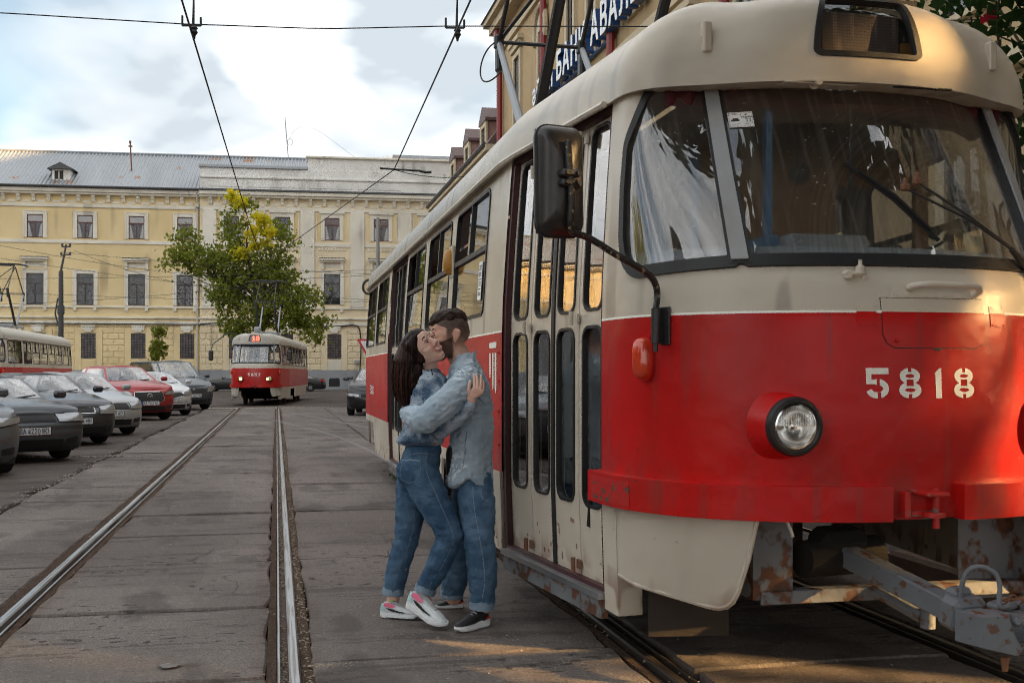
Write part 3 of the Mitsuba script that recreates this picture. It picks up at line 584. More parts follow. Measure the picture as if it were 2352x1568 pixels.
# ------------------------------------------------------------------ what only the near tram shows
def near_tram(root):
    def p(name, m, mesh, parent=root, smooth=32, **k): return put(name, mesh, m, parent, smooth=smooth, W=WT, **k)
    L = lambda s, z, d=0.0: (lambda a, n: a + n * d)(S(s, z), (lambda q: q / np.linalg.norm(q))(np.cross(S(s + 1e-3, z) - S(s - 1e-3, z), S(s, z + 1e-3) - S(s, z - 1e-3))))
    # mirror on its cranked arm
    m0 = np.array([-1.43, 0.28, 2.145])
    mw = frame(m0, (0.96, 0.28, 0.02), (0.05, 0.0, 1))
    def back():
        R = []
        for k, (w, h, y) in enumerate([(0.196, 0.430, 0.062), (0.205, 0.440, 0.050), (0.206, 0.440, 0.022), (0.200, 0.434, 0.010), (0.180, 0.412, -0.012), (0.15, 0.36, -0.030), (0.09, 0.27, -0.042), (0.03, 0.12, -0.046)]):
            q = np.asarray(rrect(-w / 2, w / 2, -h / 2, h / 2, 0.045 * (w / 0.2) ** 0.5, 6).exterior.coords)[:-1]
            R.append(np.c_[q[:, 0], np.full(len(q), y), q[:, 1]])
        v, f = loft(R, cap0=False); return mv((v, f[:, ::-1] if False else f), W=mw)
    mir = p('wing_mirror', 'black_plastic', back(), smooth=28)
    g = mv((np.array([[-.095, .055, -.21], [.095, .055, -.21], [.095, .055, .21], [-.095, .055, .21]]), np.array([[0, 2, 1], [0, 3, 2]])), W=mw)
    p('mirror_glass', 'chrome', g, parent=mir)
    p('mirror_rim', 'rubber', mv(tube(np.r_[(lambda q: np.c_[q[:, 0], np.full(len(q), 0.03), q[:, 1]])(np.asarray(rrect(-.103, .103, -.22, .22, 0.05, 6).exterior.coords))], 0.008, 6, cap=False), W=mw), parent=mir)
    p('mirror_clamp', 'black_metal', mv(cat([bx(0.085, 0.05, 0.03, (-.005, -0.062, 0.02), 0.008), bx(0.085, 0.04, 0.028, (-.005, -0.062, -0.018), 0.008), bx(0.05, 0.045, 0.075, (0.03, -0.045, 0.0), 0.01)] + [mv(lathe([(0.009, 0), (0.009, 0.012), (0, 0.012)], 10, '-y'), (x, -0.085, z)) for x in (-0.03, 0.02) for z in (0.02, -0.018)]), W=mw), parent=mir)
    A = mw[:3, :3] @ np.array([-0.005, -0.055, 0.15]) + m0
    pts = [A, m0 + mw[:3, :3] @ np.array([-0.003, -0.065, 0.0]), m0 + mw[:3, :3] @ np.array([0.002, -0.06, -0.13]), m0 + mw[:3, :3] @ np.array([0.012, -0.045, -0.20])]
    B = L(-1.087, 1.66, 0.055)
    pts += [at(u, v, y=TY + t) - [TX, TY, 0] for u, v, t in ((1335, 540, 0.28), (1420, 588, 0.33), (1495, 636, 0.39))] + [B + [0.0, 0, 0.085], B + [0, 0, -0.02]]
    p('mirror_arm', 'worn_tube', tube(smoothpath(pts, 7), 0.0145, 10), parent=mir)
    n_ = L(-1.087, 1.57, 1.0) - L(-1.087, 1.57, 0.0); tx = np.cross([0, 0, 1], n_)
    bw = frame(L(-1.087, 1.575, 0.0), -tx if tx[0] < 0 else tx); bw[:3, 1] = -n_; bw[:3, 0] = np.cross(bw[:3, 1], [0, 0, 1])
    p('arm_bracket', 'black_metal', mv(cat([bx(0.055, 0.012, 0.16, (0.012, -0.008, 0.0), 0.003), bx(0.012, 0.06, 0.15, (0.0, -0.03, 0.0), 0.003), tube([(0, -0.055, -0.075), (0, -0.055, 0.07)], 0.019, 12), tube([(0, -0.055, -0.11), (0, -0.055, -0.075)], 0.011, 10)] + [mv(lathe([(0.008, 0), (0.006, 0.008), (0, 0.008)], 8, '-y'), (0.03, -0.014, z)) for z in (-0.06, 0.0, 0.06)]), W=bw), parent=mir)
    # hatch below the windscreen
    H = Polygon([(-0.165, 1.678), (0.312, 1.678), (0.312, 1.53), (0.295, 1.495), (0.262, 1.478), (-0.115, 1.478), (-0.148, 1.495), (-0.165, 1.53)])
    ht = p('front_hatch', 'red_paint', shell(H.intersection(sbox(-1, 1.4, 1, ZRED1)), S, 0.005, 0.0, ds=0.05, dz=0.03))
    p('upper_strip', 'cream_paint', shell(H.intersection(sbox(-1, ZRED1, 1, 1.7)), S, 0.005, 0.0, ds=0.05, dz=0.03), parent=ht)
    p('gap', 'rubber', shell(H.buffer(0.0035).difference(H), S, 0.0012, ds=0.05, dz=0.03), parent=ht)
    p('hinge_strip', 'cream_paint', cat([shell(sbox(-0.115, 1.680, 0.262, 1.696), S, 0.007, 0.0, ds=0.05)]), parent=ht)
    for i in range(9):
        o = L(-0.095 + 0.0425 * i, 1.688, 0.007); p('rivet', 'cream_paint', mv(lathe([(0.0048, 0), (0.004, 0.003), (0, 0.004)], 8, '-y'), o), parent=ht)
    for s_ in (-0.11,): p('latch', 'red_paint', mv(lathe([(0.009, 0), (0.007, 0.006), (0, 0.008)], 10, '-y'), L(s_, 1.505, 0.006)), parent=ht)
    p('keyhole', 'rubber', shell(Polygon([(0.055, 1.478), (0.095, 1.478), (0.085, 1.466), (0.065, 1.466)]), S, 0.004, 0.0), parent=ht)
    for s0 in (-0.272, 0.345):
        q = sbox(s0, 1.565, s0 + 0.082, 1.652)
        for nm, qq, mm in (('cover_plate', q.intersection(sbox(-1, 1, 1, ZRED1)), 'red_paint'), ('cover_plate', q.intersection(sbox(-1, ZRED1, 1, 2)), 'cream_paint')):
            cp = p(nm, mm, shell(qq, S, 0.004, 0.0, ds=0.03, dz=0.03))
        for a in (0.01, 0.072):
            for b in (1.573, 1.644): p('screw', 'cream_paint' if b > ZRED1 else 'red_paint', mv(lathe([(0.005, 0), (0.004, 0.003), (0, 0.0035)], 8, '-y'), L(s0 + a, b, 0.004)), parent=cp)
    p('grab_handle', 'cream_paint', tube(smoothpath([L(-0.03, 1.717, 0.0), L(-0.035, 1.718, 0.045), L(-0.005, 1.718, 0.062), L(0.12, 1.716, 0.068), L(0.245, 1.708, 0.062), L(0.268, 1.703, 0.04), L(0.262, 1.695, 0.0)], 6), 0.0135, 10))
    # wiper and the catches under the screen
    def catch(s_, z):
        o = L(s_, z, 0.0); return cat([mv(bx(0.10, 0.03, 0.02, (0, -0.012, 0), 0.006), o), mv(bx(0.035, 0.03, 0.04, (-0.03, -0.012, -0.005), 0.008), o), mv(lathe([(0.02, 0), (0.018, 0.03), (0.008, 0.035), (0.008, 0.055), (0, 0.055)], 10), o + [0.02, -0.02, 0]), mv(bx(0.03, 0.02, 0.03, (0.045, -0.012, -0.015), 0.005), o)])
    p('catch', 'cream_paint', catch(-0.262, 1.778)); p('catch', 'cream_paint', catch(0.70, 1.735))
    wb = L(0.69, 1.775, 0.03)
    wp = p('wiper', 'black_metal', cat([tube([wb, L(0.52, 1.885, 0.05)], [0.02, 0.013], 8), mv(lathe([(0.03, -0.03), (0.03, 0.02), (0.015, 0.04), (0, 0.04)], 12, '-y'), wb)]))
    for dz in (0.0, 0.028): p('wiper_arm', 'black_metal', tube([L(0.53, 1.88 + dz * .3, 0.05), L(0.29, 1.99 + dz * .7, 0.075), L(0.045 + dz * 2.4, 2.135 + dz * 1.2, 0.05)], 0.0055, 6), parent=wp)
    for dz in (0.0, 0.03): p('pivot', 'hinge_paint', mv(cat([bx(0.035, 0.03, 0.03, (0, 0, 0), 0.006), bx(0.02, 0.02, 0.05, (0, 0, 0.015), 0.006)]), L(0.045 + dz * 2.2, 2.135 + dz, 0.055)), parent=wp)
    p('blade', 'rubber', cat([tube([L(-0.178, 2.268, 0.012), L(0.0, 2.10, 0.02), L(0.165, 1.925, 0.012)], 0.010, 6), tube([L(-0.13, 2.222, 0.028), L(0.0, 2.10, 0.042), L(0.13, 1.962, 0.028)], 0.007, 6)]), parent=wp)
    # permit in the corner of the windscreen
    def flat(s0, z0, w, h, off, u0=(0, 0)):
        c = L(s0, z0, off); ex = L(s0 + 0.05, z0, off) - c; ex /= np.linalg.norm(ex); ez = L(s0, z0 - 0.05, off) - c; ez /= -np.linalg.norm(ez)
        return c, ex, ez
    c, ex, ez = flat(-0.648, 2.525, 0.1, 0.08, 0.002); ny = np.cross(ez, ex)
    Wp = np.eye(4); Wp[:3, 0], Wp[:3, 1], Wp[:3, 2], Wp[:3, 3] = ex, ez, np.cross(ex, ez), c
    pm = p('windscreen_permit', 'paper', mv(bb(0, 0.108, -0.082, 0, 0, 0.001), W=Wp))
    def tx(t_, h, x, y, bold=False): return mv(text(t_, h, 0.0006, bold), (x, y, 0.0012), 0)
    frm = [bb(0.004, 0.104, -0.005, -0.004, 0.001, 0.0016), bb(0.004, 0.104, -0.078, -0.077, 0.001, 0.0016), bb(0.004, 0.005, -0.078, -0.004, 0.001, 0.0016), bb(0.103, 0.104, -0.078, -0.004, 0.001, 0.0016), bb(0.056, 0.057, -0.02, -0.004, 0.001, 0.0016), bb(0.004, 0.056, -0.015, -0.014, 0.001, 0.0016), bb(0.06, 0.103, -0.064, -0.063, 0.001, 0.0016)]
    p('print', 'ink', mv(cat(frm + [tx('Україна', 0.0115, 0.0555, -0.0335, True), tx('21', 0.016, 0.073, -0.054, True), tx('2018', 0.006, 0.02, -0.012), tx('10962', 0.006, 0.07, -0.073),
        ext(unary_union([sbox(0.012, -0.05, 0.048, -0.04), sbox(0.02, -0.04, 0.044, -0.033)]), 0.0006, 'xy', 0.0012), bb(0.077, 0.079, -0.02, -0.009, .001, .0018), bb(0.072, 0.0735, -0.019, -0.010, .001, .0018), bb(0.0825, 0.084, -0.019, -0.010, .001, .0018), bb(0.072, 0.084, -0.019, -0.0175, .001, .0018), bb(0.012, 0.05, -0.0665, -0.0655, .001, .0018)]), W=Wp), parent=pm, kind=None)
    # lamp under the roof front, hatch lid in the overhang
    o = SR(-0.27, 0.0) + [0, 0.03, -0.012]
    p('marker_lamp', 'cream_paint', mv(lathe([(0.0, -0.03), (0.016, -0.028), (0.019, -0.015), (0.012, -0.005), (0.012, 0.02), (0.024, 0.022)], 14, 'y'), o + [0, -0.005, -0.02]))
    p('overhang_lid', 'cream_paint', mv(bx(0.34, 0.07, 0.008, (0, 0, 0), 0.003), SR(-0.25, -0.03) + [0, 0.055, -0.008]))
    p('overhang_slot', 'rubber', mv(bx(0.28, 0.018, 0.006, (0, 0, 0)), SR(0.25, -0.03) + [0, 0.02, -0.004]))
    # amber lamp on the window pillar, notice, painted marks on the red side
    o = L(-s_t(4.39), 2.235, 0.0)
    am = p('pillar_lamp', 'amber_lamp', mv(cat([mv(loft([np.c_[0.0 * a - x, r * 0.62 * np.cos(a), 1.0 * r * np.sin(a)] for x, r in ((0.0, 0.15), (0.05, 0.15), (0.085, 0.135), (0.105, 0.10), (0.112, 0.05))] if False else [np.c_[np.full(24, -x), r * 0.55 * np.cos(np.arange(24) * pi / 12), r * np.sin(np.arange(24) * pi / 12)] for x, r in ((0.0, 0.10), (0.03, 0.10), (0.055, 0.09), (0.07, 0.065), (0.075, 0.03))], cap0=False), (0, 0, 0))]), o), smooth=60)
    p('base', 'cream_paint', mv(bx(0.02, 0.14, 0.25, (-0.006, 0, 0), 0.006), o), parent=am)
    nt = p('window_notice', 'paper', shell(sbox(-s_t(3.22), 1.86, -s_t(3.10), 2.115), S, 0.0, -0.002, ds=0.1, dz=0.05))
    lines = [(2.07, 'ALL'), (2.01, 'HALL'), (1.95, 'WINDOW'), (1.89, 'CARE')]
    p('notice_print', 'ink', cat([shell(sbox(-s_t(3.20), z, -s_t(3.12), z + 0.006), S, 0.0012, ds=0.1) for z in (2.085, 2.06, 2.02, 1.995, 1.955, 1.93, 1.89)] + [shell(sbox(-s_t(3.195 - 0.02 * k), z, -s_t(3.185 - 0.02 * k), z + 0.012), S, 0.0012) for z in (2.07, 2.03, 1.97, 1.90) for k in range(4)]), parent=nt, kind='stuff')
    mk = p('painted_emblem', 'white_paint', cat([shell(sbox(-s_t(2.73), 1.53, -s_t(2.51), 1.565), S, 0.002, ds=0.1)] + [shell(Polygon([(-s_t(t), 1.50), (-s_t(t - 0.045), 1.50), (-s_t(t - 0.045), z1), (-s_t(t - 0.022), z1 - 0.03), (-s_t(t), z1)]), S, 0.002, ds=0.1) for t, z1 in ((2.73, 1.37), (2.64, 1.30), (2.555, 1.28))]))
    p('side_number', 'white_paint', cat([shell(aff.translate(aff.rotate(g, 0, origin=(0, 0)), -s_t(11.3), 1.15), S, 0.002) for g in digits('5818', 0.13, 0.10)]))
    for z in (0.95, 1.15, 1.33, 1.5):
        p('side_rivet', 'red_paint', mv(lathe([(0.009, 0), (0.007, 0.006), (0, 0.007)], 8, 'x'), L(-s_t(2.44), z, 0.0), sc=(-1, 1, 1)))
    # roof edge flashing at the tail
    p('tail_hook', 'black_metal', tube(smoothpath([S(-s_t(13.15), 2.62) + [-.02, 0, 0], S(-s_t(13.15), 2.62) + [-.14, .02, .05], S(-s_t(13.15), 2.62) + [-.13, .05, .17], S(-s_t(13.15), 2.62) + [0.02, .05, .2]], 5), 0.02, 6))
    # guard frame behind the bumper and the folded drawbar with its coupler head
    gf = p('guard_frame', 'rusty_grey', cat([bb(-0.60, -0.42, 0.30, 0.312, 0.425, 0.83), bb(-0.60, -0.592, 0.30, 0.42, 0.425, 0.83)]))
    p('upright', 'rusty_grey', cat([bb(0.42, 0.70, 0.38, 0.392, 0.37, 0.83), bb(0.69, 0.70, 0.30, 0.392, 0.37, 0.83)]), parent=gf)
    p('guard_bar', 'rusty_grey', cat([bb(-0.57, 0.70, 0.285, 0.298, 0.405, 0.46, 0.003), bb(-0.57, 0.70, 0.298, 0.36, 0.45, 0.46, 0.003)]), parent=gf)
    p('hanger_strap', 'cream_paint', tube(smoothpath([(-0.56, 0.10, 0.80), (-0.545, 0.09, 0.77), (-0.525, 0.09, 0.72)], 4), 0.007, 5))
    A_, B_ = np.array([-0.17, 0.36, 0.605]), np.array([-0.02, -0.39, 0.455])
    db = p('drawbar', 'coupler_paint', mv(bx(np.linalg.norm(B_ - A_), 0.085, 0.085, (np.linalg.norm(B_ - A_) / 2, 0, 0), 0.006), W=frame(A_, B_ - A_)))
    fw = frame(A_, B_ - A_)
    p('drawbar_root', 'dark_under', cat([mv(bx(0.16, 0.26, 0.20, (-0.02, 0.0, 0.0), 0.04), W=fw), mv(tube([(-0.0, -0.2, -0.02), (0.0, 0.2, -0.02)], 0.08, 14), W=fw)]), parent=db)
    p('stay', 'coupler_paint', cat([tube([(-0.05, 0.29, 0.45), (0.03, 0.05, 0.38)], 0.028, 6), tube([(0.10, 0.29, 0.45), (0.05, 0.05, 0.38)], 0.028, 6), tube([(0.04, 0.03, 0.34), (0.04, 0.03, 0.42)], 0.03, 12)]), parent=db)
    def head():
        o = B_; P0 = [[-0.10, 0.03, -0.075], [0.09, 0.03, -0.075], [-0.10, 0.03, 0.055], [0.09, 0.03, 0.055], [-0.075, -0.14, -0.07], [0.06, -0.17, -0.10], [-0.075, -0.13, 0.055], [0.10, -0.12, 0.06], [0.14, -0.10, -0.02], [0.12, -0.14, -0.055]]
        h = trimesh.convex.convex_hull(np.array(P0) * 0.86); m = mv(h, o)
        import manifold3d as mf
        M = mf.Manifold(mf.Mesh(np.asarray(m[0], np.float32), np.asarray(m[1], np.uint32)))
        c1 = mf.Manifold.cylinder(0.3, 0.028, 0.028, 24).translate(tuple((o + [0.07, -0.105, -0.12]).tolist()))
        c2 = mf.Manifold.cube((0.2, 0.12, 0.028)).translate(tuple((o + [0.015, -0.24, 0.0]).tolist()))
        return (M - c1 - c2)
    hd = p('coupler_head', 'coupler_paint', head(), parent=db, smooth=20)
    p('collar', 'coupler_paint', cat([mv(bx(0.10, 0.16, 0.12, (np.linalg.norm(B_ - A_) - 0.09, 0, 0.01), 0.02), W=fw), mv(bx(0.06, 0.10, 0.05, (np.linalg.norm(B_ - A_) - 0.12, 0, 0.07), 0.015), W=fw)]), parent=db)
    p('arm_plate', 'coupler_paint', cat([mv(bx(0.26, 0.13, 0.035, (0, 0, 0), 0.012), (0.17, -0.40, 0.475), 0.25), mv(bx(0.16, 0.09, 0.03, (0, 0, 0), 0.012), (0.13, -0.33, 0.505), 0.5), mv(bx(0.2, 0.1, 0.05, (0, 0, 0), 0.015), (0.26, -0.36, 0.505), 0.1)]), parent=db)
    p('pin', 'rust', tube(np.array([B_ + [0.03, -0.10, -0.10], B_ + [0.03, -0.10, -0.15]]), [0.016, 0.010], 8), parent=db)
    p('lifting_bail', 'coupler_paint', tube(smoothpath([B_ + [-0.04, 0.06, 0.08], B_ + [-0.035, 0.05, 0.15], B_ + [-0.01, 0.03, 0.20], B_ + [0.05, -0.01, 0.19], B_ + [0.06, -0.03, 0.12], B_ + [0.05, -0.04, 0.075], B_ + [0.10, -0.03, 0.07]], 6), 0.009, 8), parent=db)
    ch = []
    for i in range(9):
        a = i / 8; c_ = B_ + [0.09 + 0.16 * a, -0.01 - 0.02 * a + 0.01 * math.sin(9 * a), 0.075 + 0.015 * math.sin(5 * a)]
        q = np.linspace(0, 2 * pi, 13); e1 = np.array([1, 0, 0.2]); e2 = np.array([0, 1, 0.0]) if i % 2 else np.array([0, 0, 1.0])
        ch.append(tube(c_ + np.outer(np.cos(q) * 0.016, e1) + np.outer(np.sin(q) * 0.010, e2), 0.004, 5, cap=False))
    p('chain', 'rust', cat(ch), parent=db)
    p('brake_hose', 'black_metal', tube(smoothpath([(-0.40, 0.5, 0.62), (-0.30, 0.45, 0.56), (-0.18, 0.50, 0.52), (-0.05, 0.55, 0.6)], 6), 0.03, 8))
    p('splash_board', 'mud_flap', mv(bx(0.36, 0.012, 0.20, (0, 0, 0)), (-0.76, 0.62, 0.31), -0.15))
    p('track_brake', 'dark_under', cat([bb(-0.86, -0.66, 3.0, 4.6, 0.06, 0.16), bb(0.66, 0.86, 3.0, 4.6, 0.06, 0.16)]))
    # inside the cab: looms, fan, microphone arm
    p('cab_cable', 'black_metal', cat([tube(smoothpath([(0.02, 0.62, 2.64), (0.05, 0.66, 2.35), (0.11, 0.7, 2.05), (0.18, 0.66, 1.9)], 6), 0.010, 6), tube(smoothpath([(0.55, 0.75, 2.55), (0.66, 0.72, 2.45), (0.70, 0.7, 2.25), (0.66, 0.7, 2.1), (0.52, 0.7, 1.98), (0.30, 0.66, 1.96)], 6), 0.008, 6)]))
    p('cab_fan', 'rubber', cat([mv(lathe([(0.05, -0.02), (0.055, 0), (0.05, 0.02), (0.02, 0.03), (0, 0.03)], 20, '-y'), (0.02, 1.10, 2.38)), tube([(0.02, 1.12, 2.38), (0.02, 1.15, 2.62)], 0.008, 6)]))
    p('dash_lever', 'rubber', cat([mv(lathe([(0.05, 0), (0.05, 0.03), (0.035, 0.10), (0.02, 0.11), (0, 0.11)], 14), (0.10, 0.38, 1.83)), mv(bx(0.2, 0.12, 0.06, (0, 0, 0), 0.02), (0.52, 0.42, 1.86))]))
mat('rust', (0.16, 0.07, 0.035), 0.75)
mat('mud_flap', P_(lambda p, n, uv: mix((0.03, 0.02, 0.012), (0.015, 0.012, 0.009), fbm(p.x * 9, p.y * 9, p.z * 9))), 0.8)
near_tram(tram)
# ------------------------------------------------------------------ ground, paving slabs, rails
def asphalt_fn(p, n, uv):
    a = fbm(p.x * 0.7, p.y * 0.7, 0.0, 4)
    g = noise(p.x * 130, p.y * 130, 3.0)
    col = mix((0.060, 0.049, 0.043), (0.088, 0.073, 0.064), smoothstep(0.3, 0.7, a))
    col = col * (0.75 + 0.5 * g)
    sp = smoothstep(0.86, 0.90, noise(p.x * 55, p.y * 55, 7.0))
    return mix(col, (0.20, 0.185, 0.17), sp * 0.5)
mat('asphalt', P_(asphalt_fn), 0.88, spec=0.22, bump=P_(lambda p, n, uv: noise(p.x * 110, p.y * 110, 0.0) + 3 * fbm(p.x * 6, p.y * 6, 0.0, 3)), bscale=0.003)
def slab_fn(p, n, uv):
    a = fbm(p.x * 0.9, p.y * 0.55, 0.0, 4)
    st = noise(p.x * 1.6, p.y * 9.0, 4.0) * fbm(p.x * 5, p.y * 24, 0.0, 3)
    g = noise(p.x * 150, p.y * 150, 3.0)
    slab = cell_rand(p.x * 0.62 + 0.3, p.y * 0.68)
    col = mix((0.122, 0.104, 0.094), (0.158, 0.136, 0.123), smoothstep(0.3, 0.7, a)) * (0.90 + 0.2 * slab)
    col = mix(col, (0.045, 0.038, 0.036), smoothstep(0.32, 0.50, st) * 0.5)
    col = col * (0.72 + 0.56 * g)
    pit = smoothstep(0.80, 0.86, noise(p.x * 17, p.y * 36, 9.0)) * smoothstep(0.5, 0.7, noise(p.x * 2.2, p.y * 2.2, 1.0))
    col = mix(col, (0.03, 0.026, 0.024), pit * 0.8)
    sp = smoothstep(0.88, 0.91, noise(p.x * 62, p.y * 62, 7.0))
    col = mix(col, (0.26, 0.24, 0.21), sp * 0.5)
    oil = smoothstep(0.58, 0.72, fbm(p.x * 2.6 + 4, p.y * 1.5, 8.0, 4)) * 0.45
    col = mix(col, (0.040, 0.035, 0.033), oil)
    wx, wy = p.x + 0.35 * fbm(p.x * 2.5, p.y * 2.5, 1.0), p.y + 0.35 * fbm(p.x * 2.5, p.y * 2.5, 5.0)
    d1, d2, _ = voronoi(wx * 0.75, wy * 0.6)
    crack = smoothstep(0.016, 0.004, d2 - d1) * smoothstep(0.45, 0.55, noise(p.x * 0.5, p.y * 0.5, 6.0))
    col = mix(col, (0.022, 0.018, 0.016), crack * 0.55)
    rust = smoothstep(0.24, 0.02, dr.minimum(dr.abs(p.x - 0.05), dr.abs(p.x + 1.46))) * noise(p.x * 30, p.y * 6, 0.0)
    return mix(col, (0.075, 0.042, 0.026), rust * 0.85)
mat('slab_concrete', P_(slab_fn), 0.86, spec=0.25, bump=P_(lambda p, n, uv: noise(p.x * 120, p.y * 120, 0.0) + 2.5 * fbm(p.x * 7, p.y * 16, 0.0, 3)), bscale=0.0035)
mat('dirt', P_(lambda p, n, uv: mix((0.045, 0.031, 0.023), (0.092, 0.062, 0.046), fbm(p.x * 22, p.y * 22, 0.0)) * (0.5 + noise(p.x * 160, p.y * 160, 0.0))), 0.95, spec=0.1, bump=P_(lambda p, n, uv: noise(p.x * 90, p.y * 90, 0.0)), bscale=0.01)
mat('rail_steel', P_(lambda p, n, uv: mix((0.36, 0.37, 0.38), (0.20, 0.18, 0.165), smoothstep(0.45, 0.8, noise(p.x * 150, p.y * 2.5, 0.0)))), 0.34, metal=0.85)
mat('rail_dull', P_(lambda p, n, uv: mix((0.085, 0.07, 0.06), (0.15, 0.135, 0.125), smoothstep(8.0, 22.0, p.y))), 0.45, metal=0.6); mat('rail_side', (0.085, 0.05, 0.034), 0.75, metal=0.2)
mat('stone_light', (0.30, 0.25, 0.185), 0.9); mat('stone_brown', (0.12, 0.085, 0.06), 0.9)
mat('white_bits', (0.36, 0.34, 0.30), 0.8); mat('kerb_stone', P_(lambda p, n, uv: mix((0.13, 0.085, 0.06), (0.09, 0.062, 0.048), fbm(p.x * 14, p.y * 14, p.z * 14))), 0.9, bump=P_(lambda p, n, uv: noise(p.x * 60, p.y * 60, p.z * 60)), bscale=0.006)
rng = np.random.default_rng(7)
def xl(y): return np.interp(y, [0, 12, 16, 19.6, 24, 27, 30, 34.6, 40, 46, 60], [1.76, 1.76, 1.73, 1.62, 1.30, 0.90, 0.40, -0.37, -1.08, -1.47, -1.49])
def ragged_edge():
    y = np.arange(-6, 45.6, 0.22); x = -2.74 + 0.20 * (meshkit.fbm(np.c_[y * 0.9, y * 0, y * 0], 4) - 0.5) + 0.12 * (meshkit.noise(np.c_[y * 5, y * 0, y * 0]) - 0.5)
    return np.c_[x, y]
RE = ragged_edge()
far_sheet = Polygon([(-700, -300), (700, -300), (700, 1500), (-700, 1500)]).difference(Polygon([*RE[:, :].tolist(), (4.6, 45.4), (4.6, -6)]))
scene['ground'] = mikit.ply(cat([(np.c_[v, np.zeros(len(v))], t if cross2(v[t[0, 1]] - v[t[0, 0]], v[t[0, 2]] - v[t[0, 0]]) > 0 else t[:, ::-1]) for v, t in [tri2d(far_sheet)]] + [(np.vstack([np.c_[RE, np.zeros(len(RE))], np.c_[RE + [0.03, 0], np.full(len(RE), -0.07)]]), np.vstack([[[i, i + 1, i + len(RE) + 1], [i, i + len(RE) + 1, i + len(RE)]] for i in range(len(RE) - 1)]))]), 'm_asphalt'); tag('ground', kind='structure')
put('track_bed', bb(-3.2, 4.8, -6.2, 45.9, -0.2, -0.062), 'dirt', kind='structure'); tag('track_bed', kind='structure')
# rails: rolled head, groove, guard lip
def rail(xs, ys, lip):
    """running edge at x(y); lip = +1 if the groove lies on the +x side"""
    P = np.c_[xs, ys]; Tn = np.gradient(P, axis=0); Tn /= np.linalg.norm(Tn, axis=1, keepdims=True); Nn = np.c_[Tn[:, 1], -Tn[:, 0]]
    def strip(a, b, z0, z1, bev=0.006):
        prof = [(a, z0), (a, z1 - bev), (a + bev, z1), (b - bev, z1), (b, z1 - bev), (b, z0)]
        R = [np.c_[P + Nn * (q * lip), np.full(len(P), z)] for q, z in prof]
        v, f = loft(np.stack(R, 1) if False else R, closed=False, cap0=False, cap1=False)
        return v, (f if lip < 0 else f[:, ::-1])
    return strip(-0.054, 0.0, -0.07, 0.008, 0.009), strip(0.038, 0.052, -0.07, 0.003, 0.003), strip(-0.056, 0.054, -0.09, -0.045, 0.001)
def put_rail(name, xs, ys, lip, label, steel='rail_steel'):
    k = thing(name, label, 'rail', None); h, l, b = rail(xs, ys, lip)
    put('head', h, steel, k, smooth=35); put('guard_lip', l, steel, k, smooth=35); put('groove', b, 'rail_side', k)
ya = np.linspace(-5, 60, 131)
def bend(y): return np.where(y > 44, (y - 44) ** 2 * 0.0042, 0)
put_rail('rail', -1.468 + bend(ya), ya, 1, 'worn steel rail farthest left, running straight across the slabs')
put_rail('rail', 0.056 + bend(ya), ya, -1, 'bright steel rail with gravel beside it, left of the couple')
yb_ = np.r_[np.linspace(-5, 12, 12), np.linspace(12.5, 46, 90)]
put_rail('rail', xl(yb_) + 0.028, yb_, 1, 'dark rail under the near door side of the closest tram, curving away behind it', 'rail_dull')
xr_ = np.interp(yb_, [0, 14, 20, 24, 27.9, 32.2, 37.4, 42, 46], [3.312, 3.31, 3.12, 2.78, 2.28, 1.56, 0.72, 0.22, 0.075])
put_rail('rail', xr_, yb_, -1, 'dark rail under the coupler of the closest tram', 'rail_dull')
# slabs
def slab(x0, x1, y0, y1, i):
    def edge(a, b):
        n = max(2, int(np.linalg.norm(np.subtract(b, a)) / 0.13)); t = np.linspace(0, 1, n, endpoint=False)[:, None]
        return np.asarray(a) * (1 - t) + np.asarray(b) * t
    B = np.vstack([edge((x0, y0), (x1, y0)), edge((x1, y0), (x1, y1)), edge((x1, y1), (x0, y1)), edge((x0, y1), (x0, y0))])
    q = B * 3.3 + i * 7.7
    j = np.stack([meshkit.fbm(np.c_[q, np.zeros(len(q))], 3, 1), meshkit.fbm(np.c_[q, np.ones(len(q)) * 5], 3, 2)], 1) - 0.5
    B = B + j * 0.055
    pg = Polygon(B).buffer(0); pg = max(polys(pg), key=lambda g: g.area); e = np.asarray(shapely.geometry.polygon.orient(pg).exterior.coords)[:-1]
    c = e.mean(0); d = e - c; inn = e - d / np.linalg.norm(d, axis=1, keepdims=True) * 0.014
    z = rng.uniform(-0.010, 0.004); tilt = rng.uniform(-0.002, 0.002, 2)
    zt = z + inn @ tilt - c @ tilt
    R = [np.c_[e, np.full(len(e), -0.08)], np.c_[e, zt - 0.014], np.c_[inn, zt]]
    v, f = loft(R, cap0=False, cap1=False); t2, tt = tri2d(Polygon(inn)); cr = cross2(t2[tt[:, 1]] - t2[tt[:, 0]], t2[tt[:, 2]] - t2[tt[:, 0]])
    tt[cr < 0] = tt[cr < 0][:, ::-1]
    return np.vstack([v]), np.vstack([f, tt + 2 * len(e)])
tag('paving', kind='structure')
cols = {'left': (-2.70, -1.575, [3.0, 5.45, 6.9, 8.26, 9.66, 11.0, 12.5, 13.96]), 'mid': (-1.385, -0.028, [2.4, 3.6, 5.05, 6.6, 8.2, 9.66, 11.04, 12.62]), 'right': (0.155, 1.655, [2.2, 3.9, 5.27, 8.24, 11.1, 12.45, 13.8]), 'tram': (1.875, 3.225, [1.8, 3.4, 4.75, 6.3, 7.8, 9.3, 10.8, 12.3]), 'edge': (3.40, 4.52, [1.8, 3.1, 4.6, 6.1, 7.6, 9.1, 10.6, 12.1])}
gapw = 0.015
i = 0
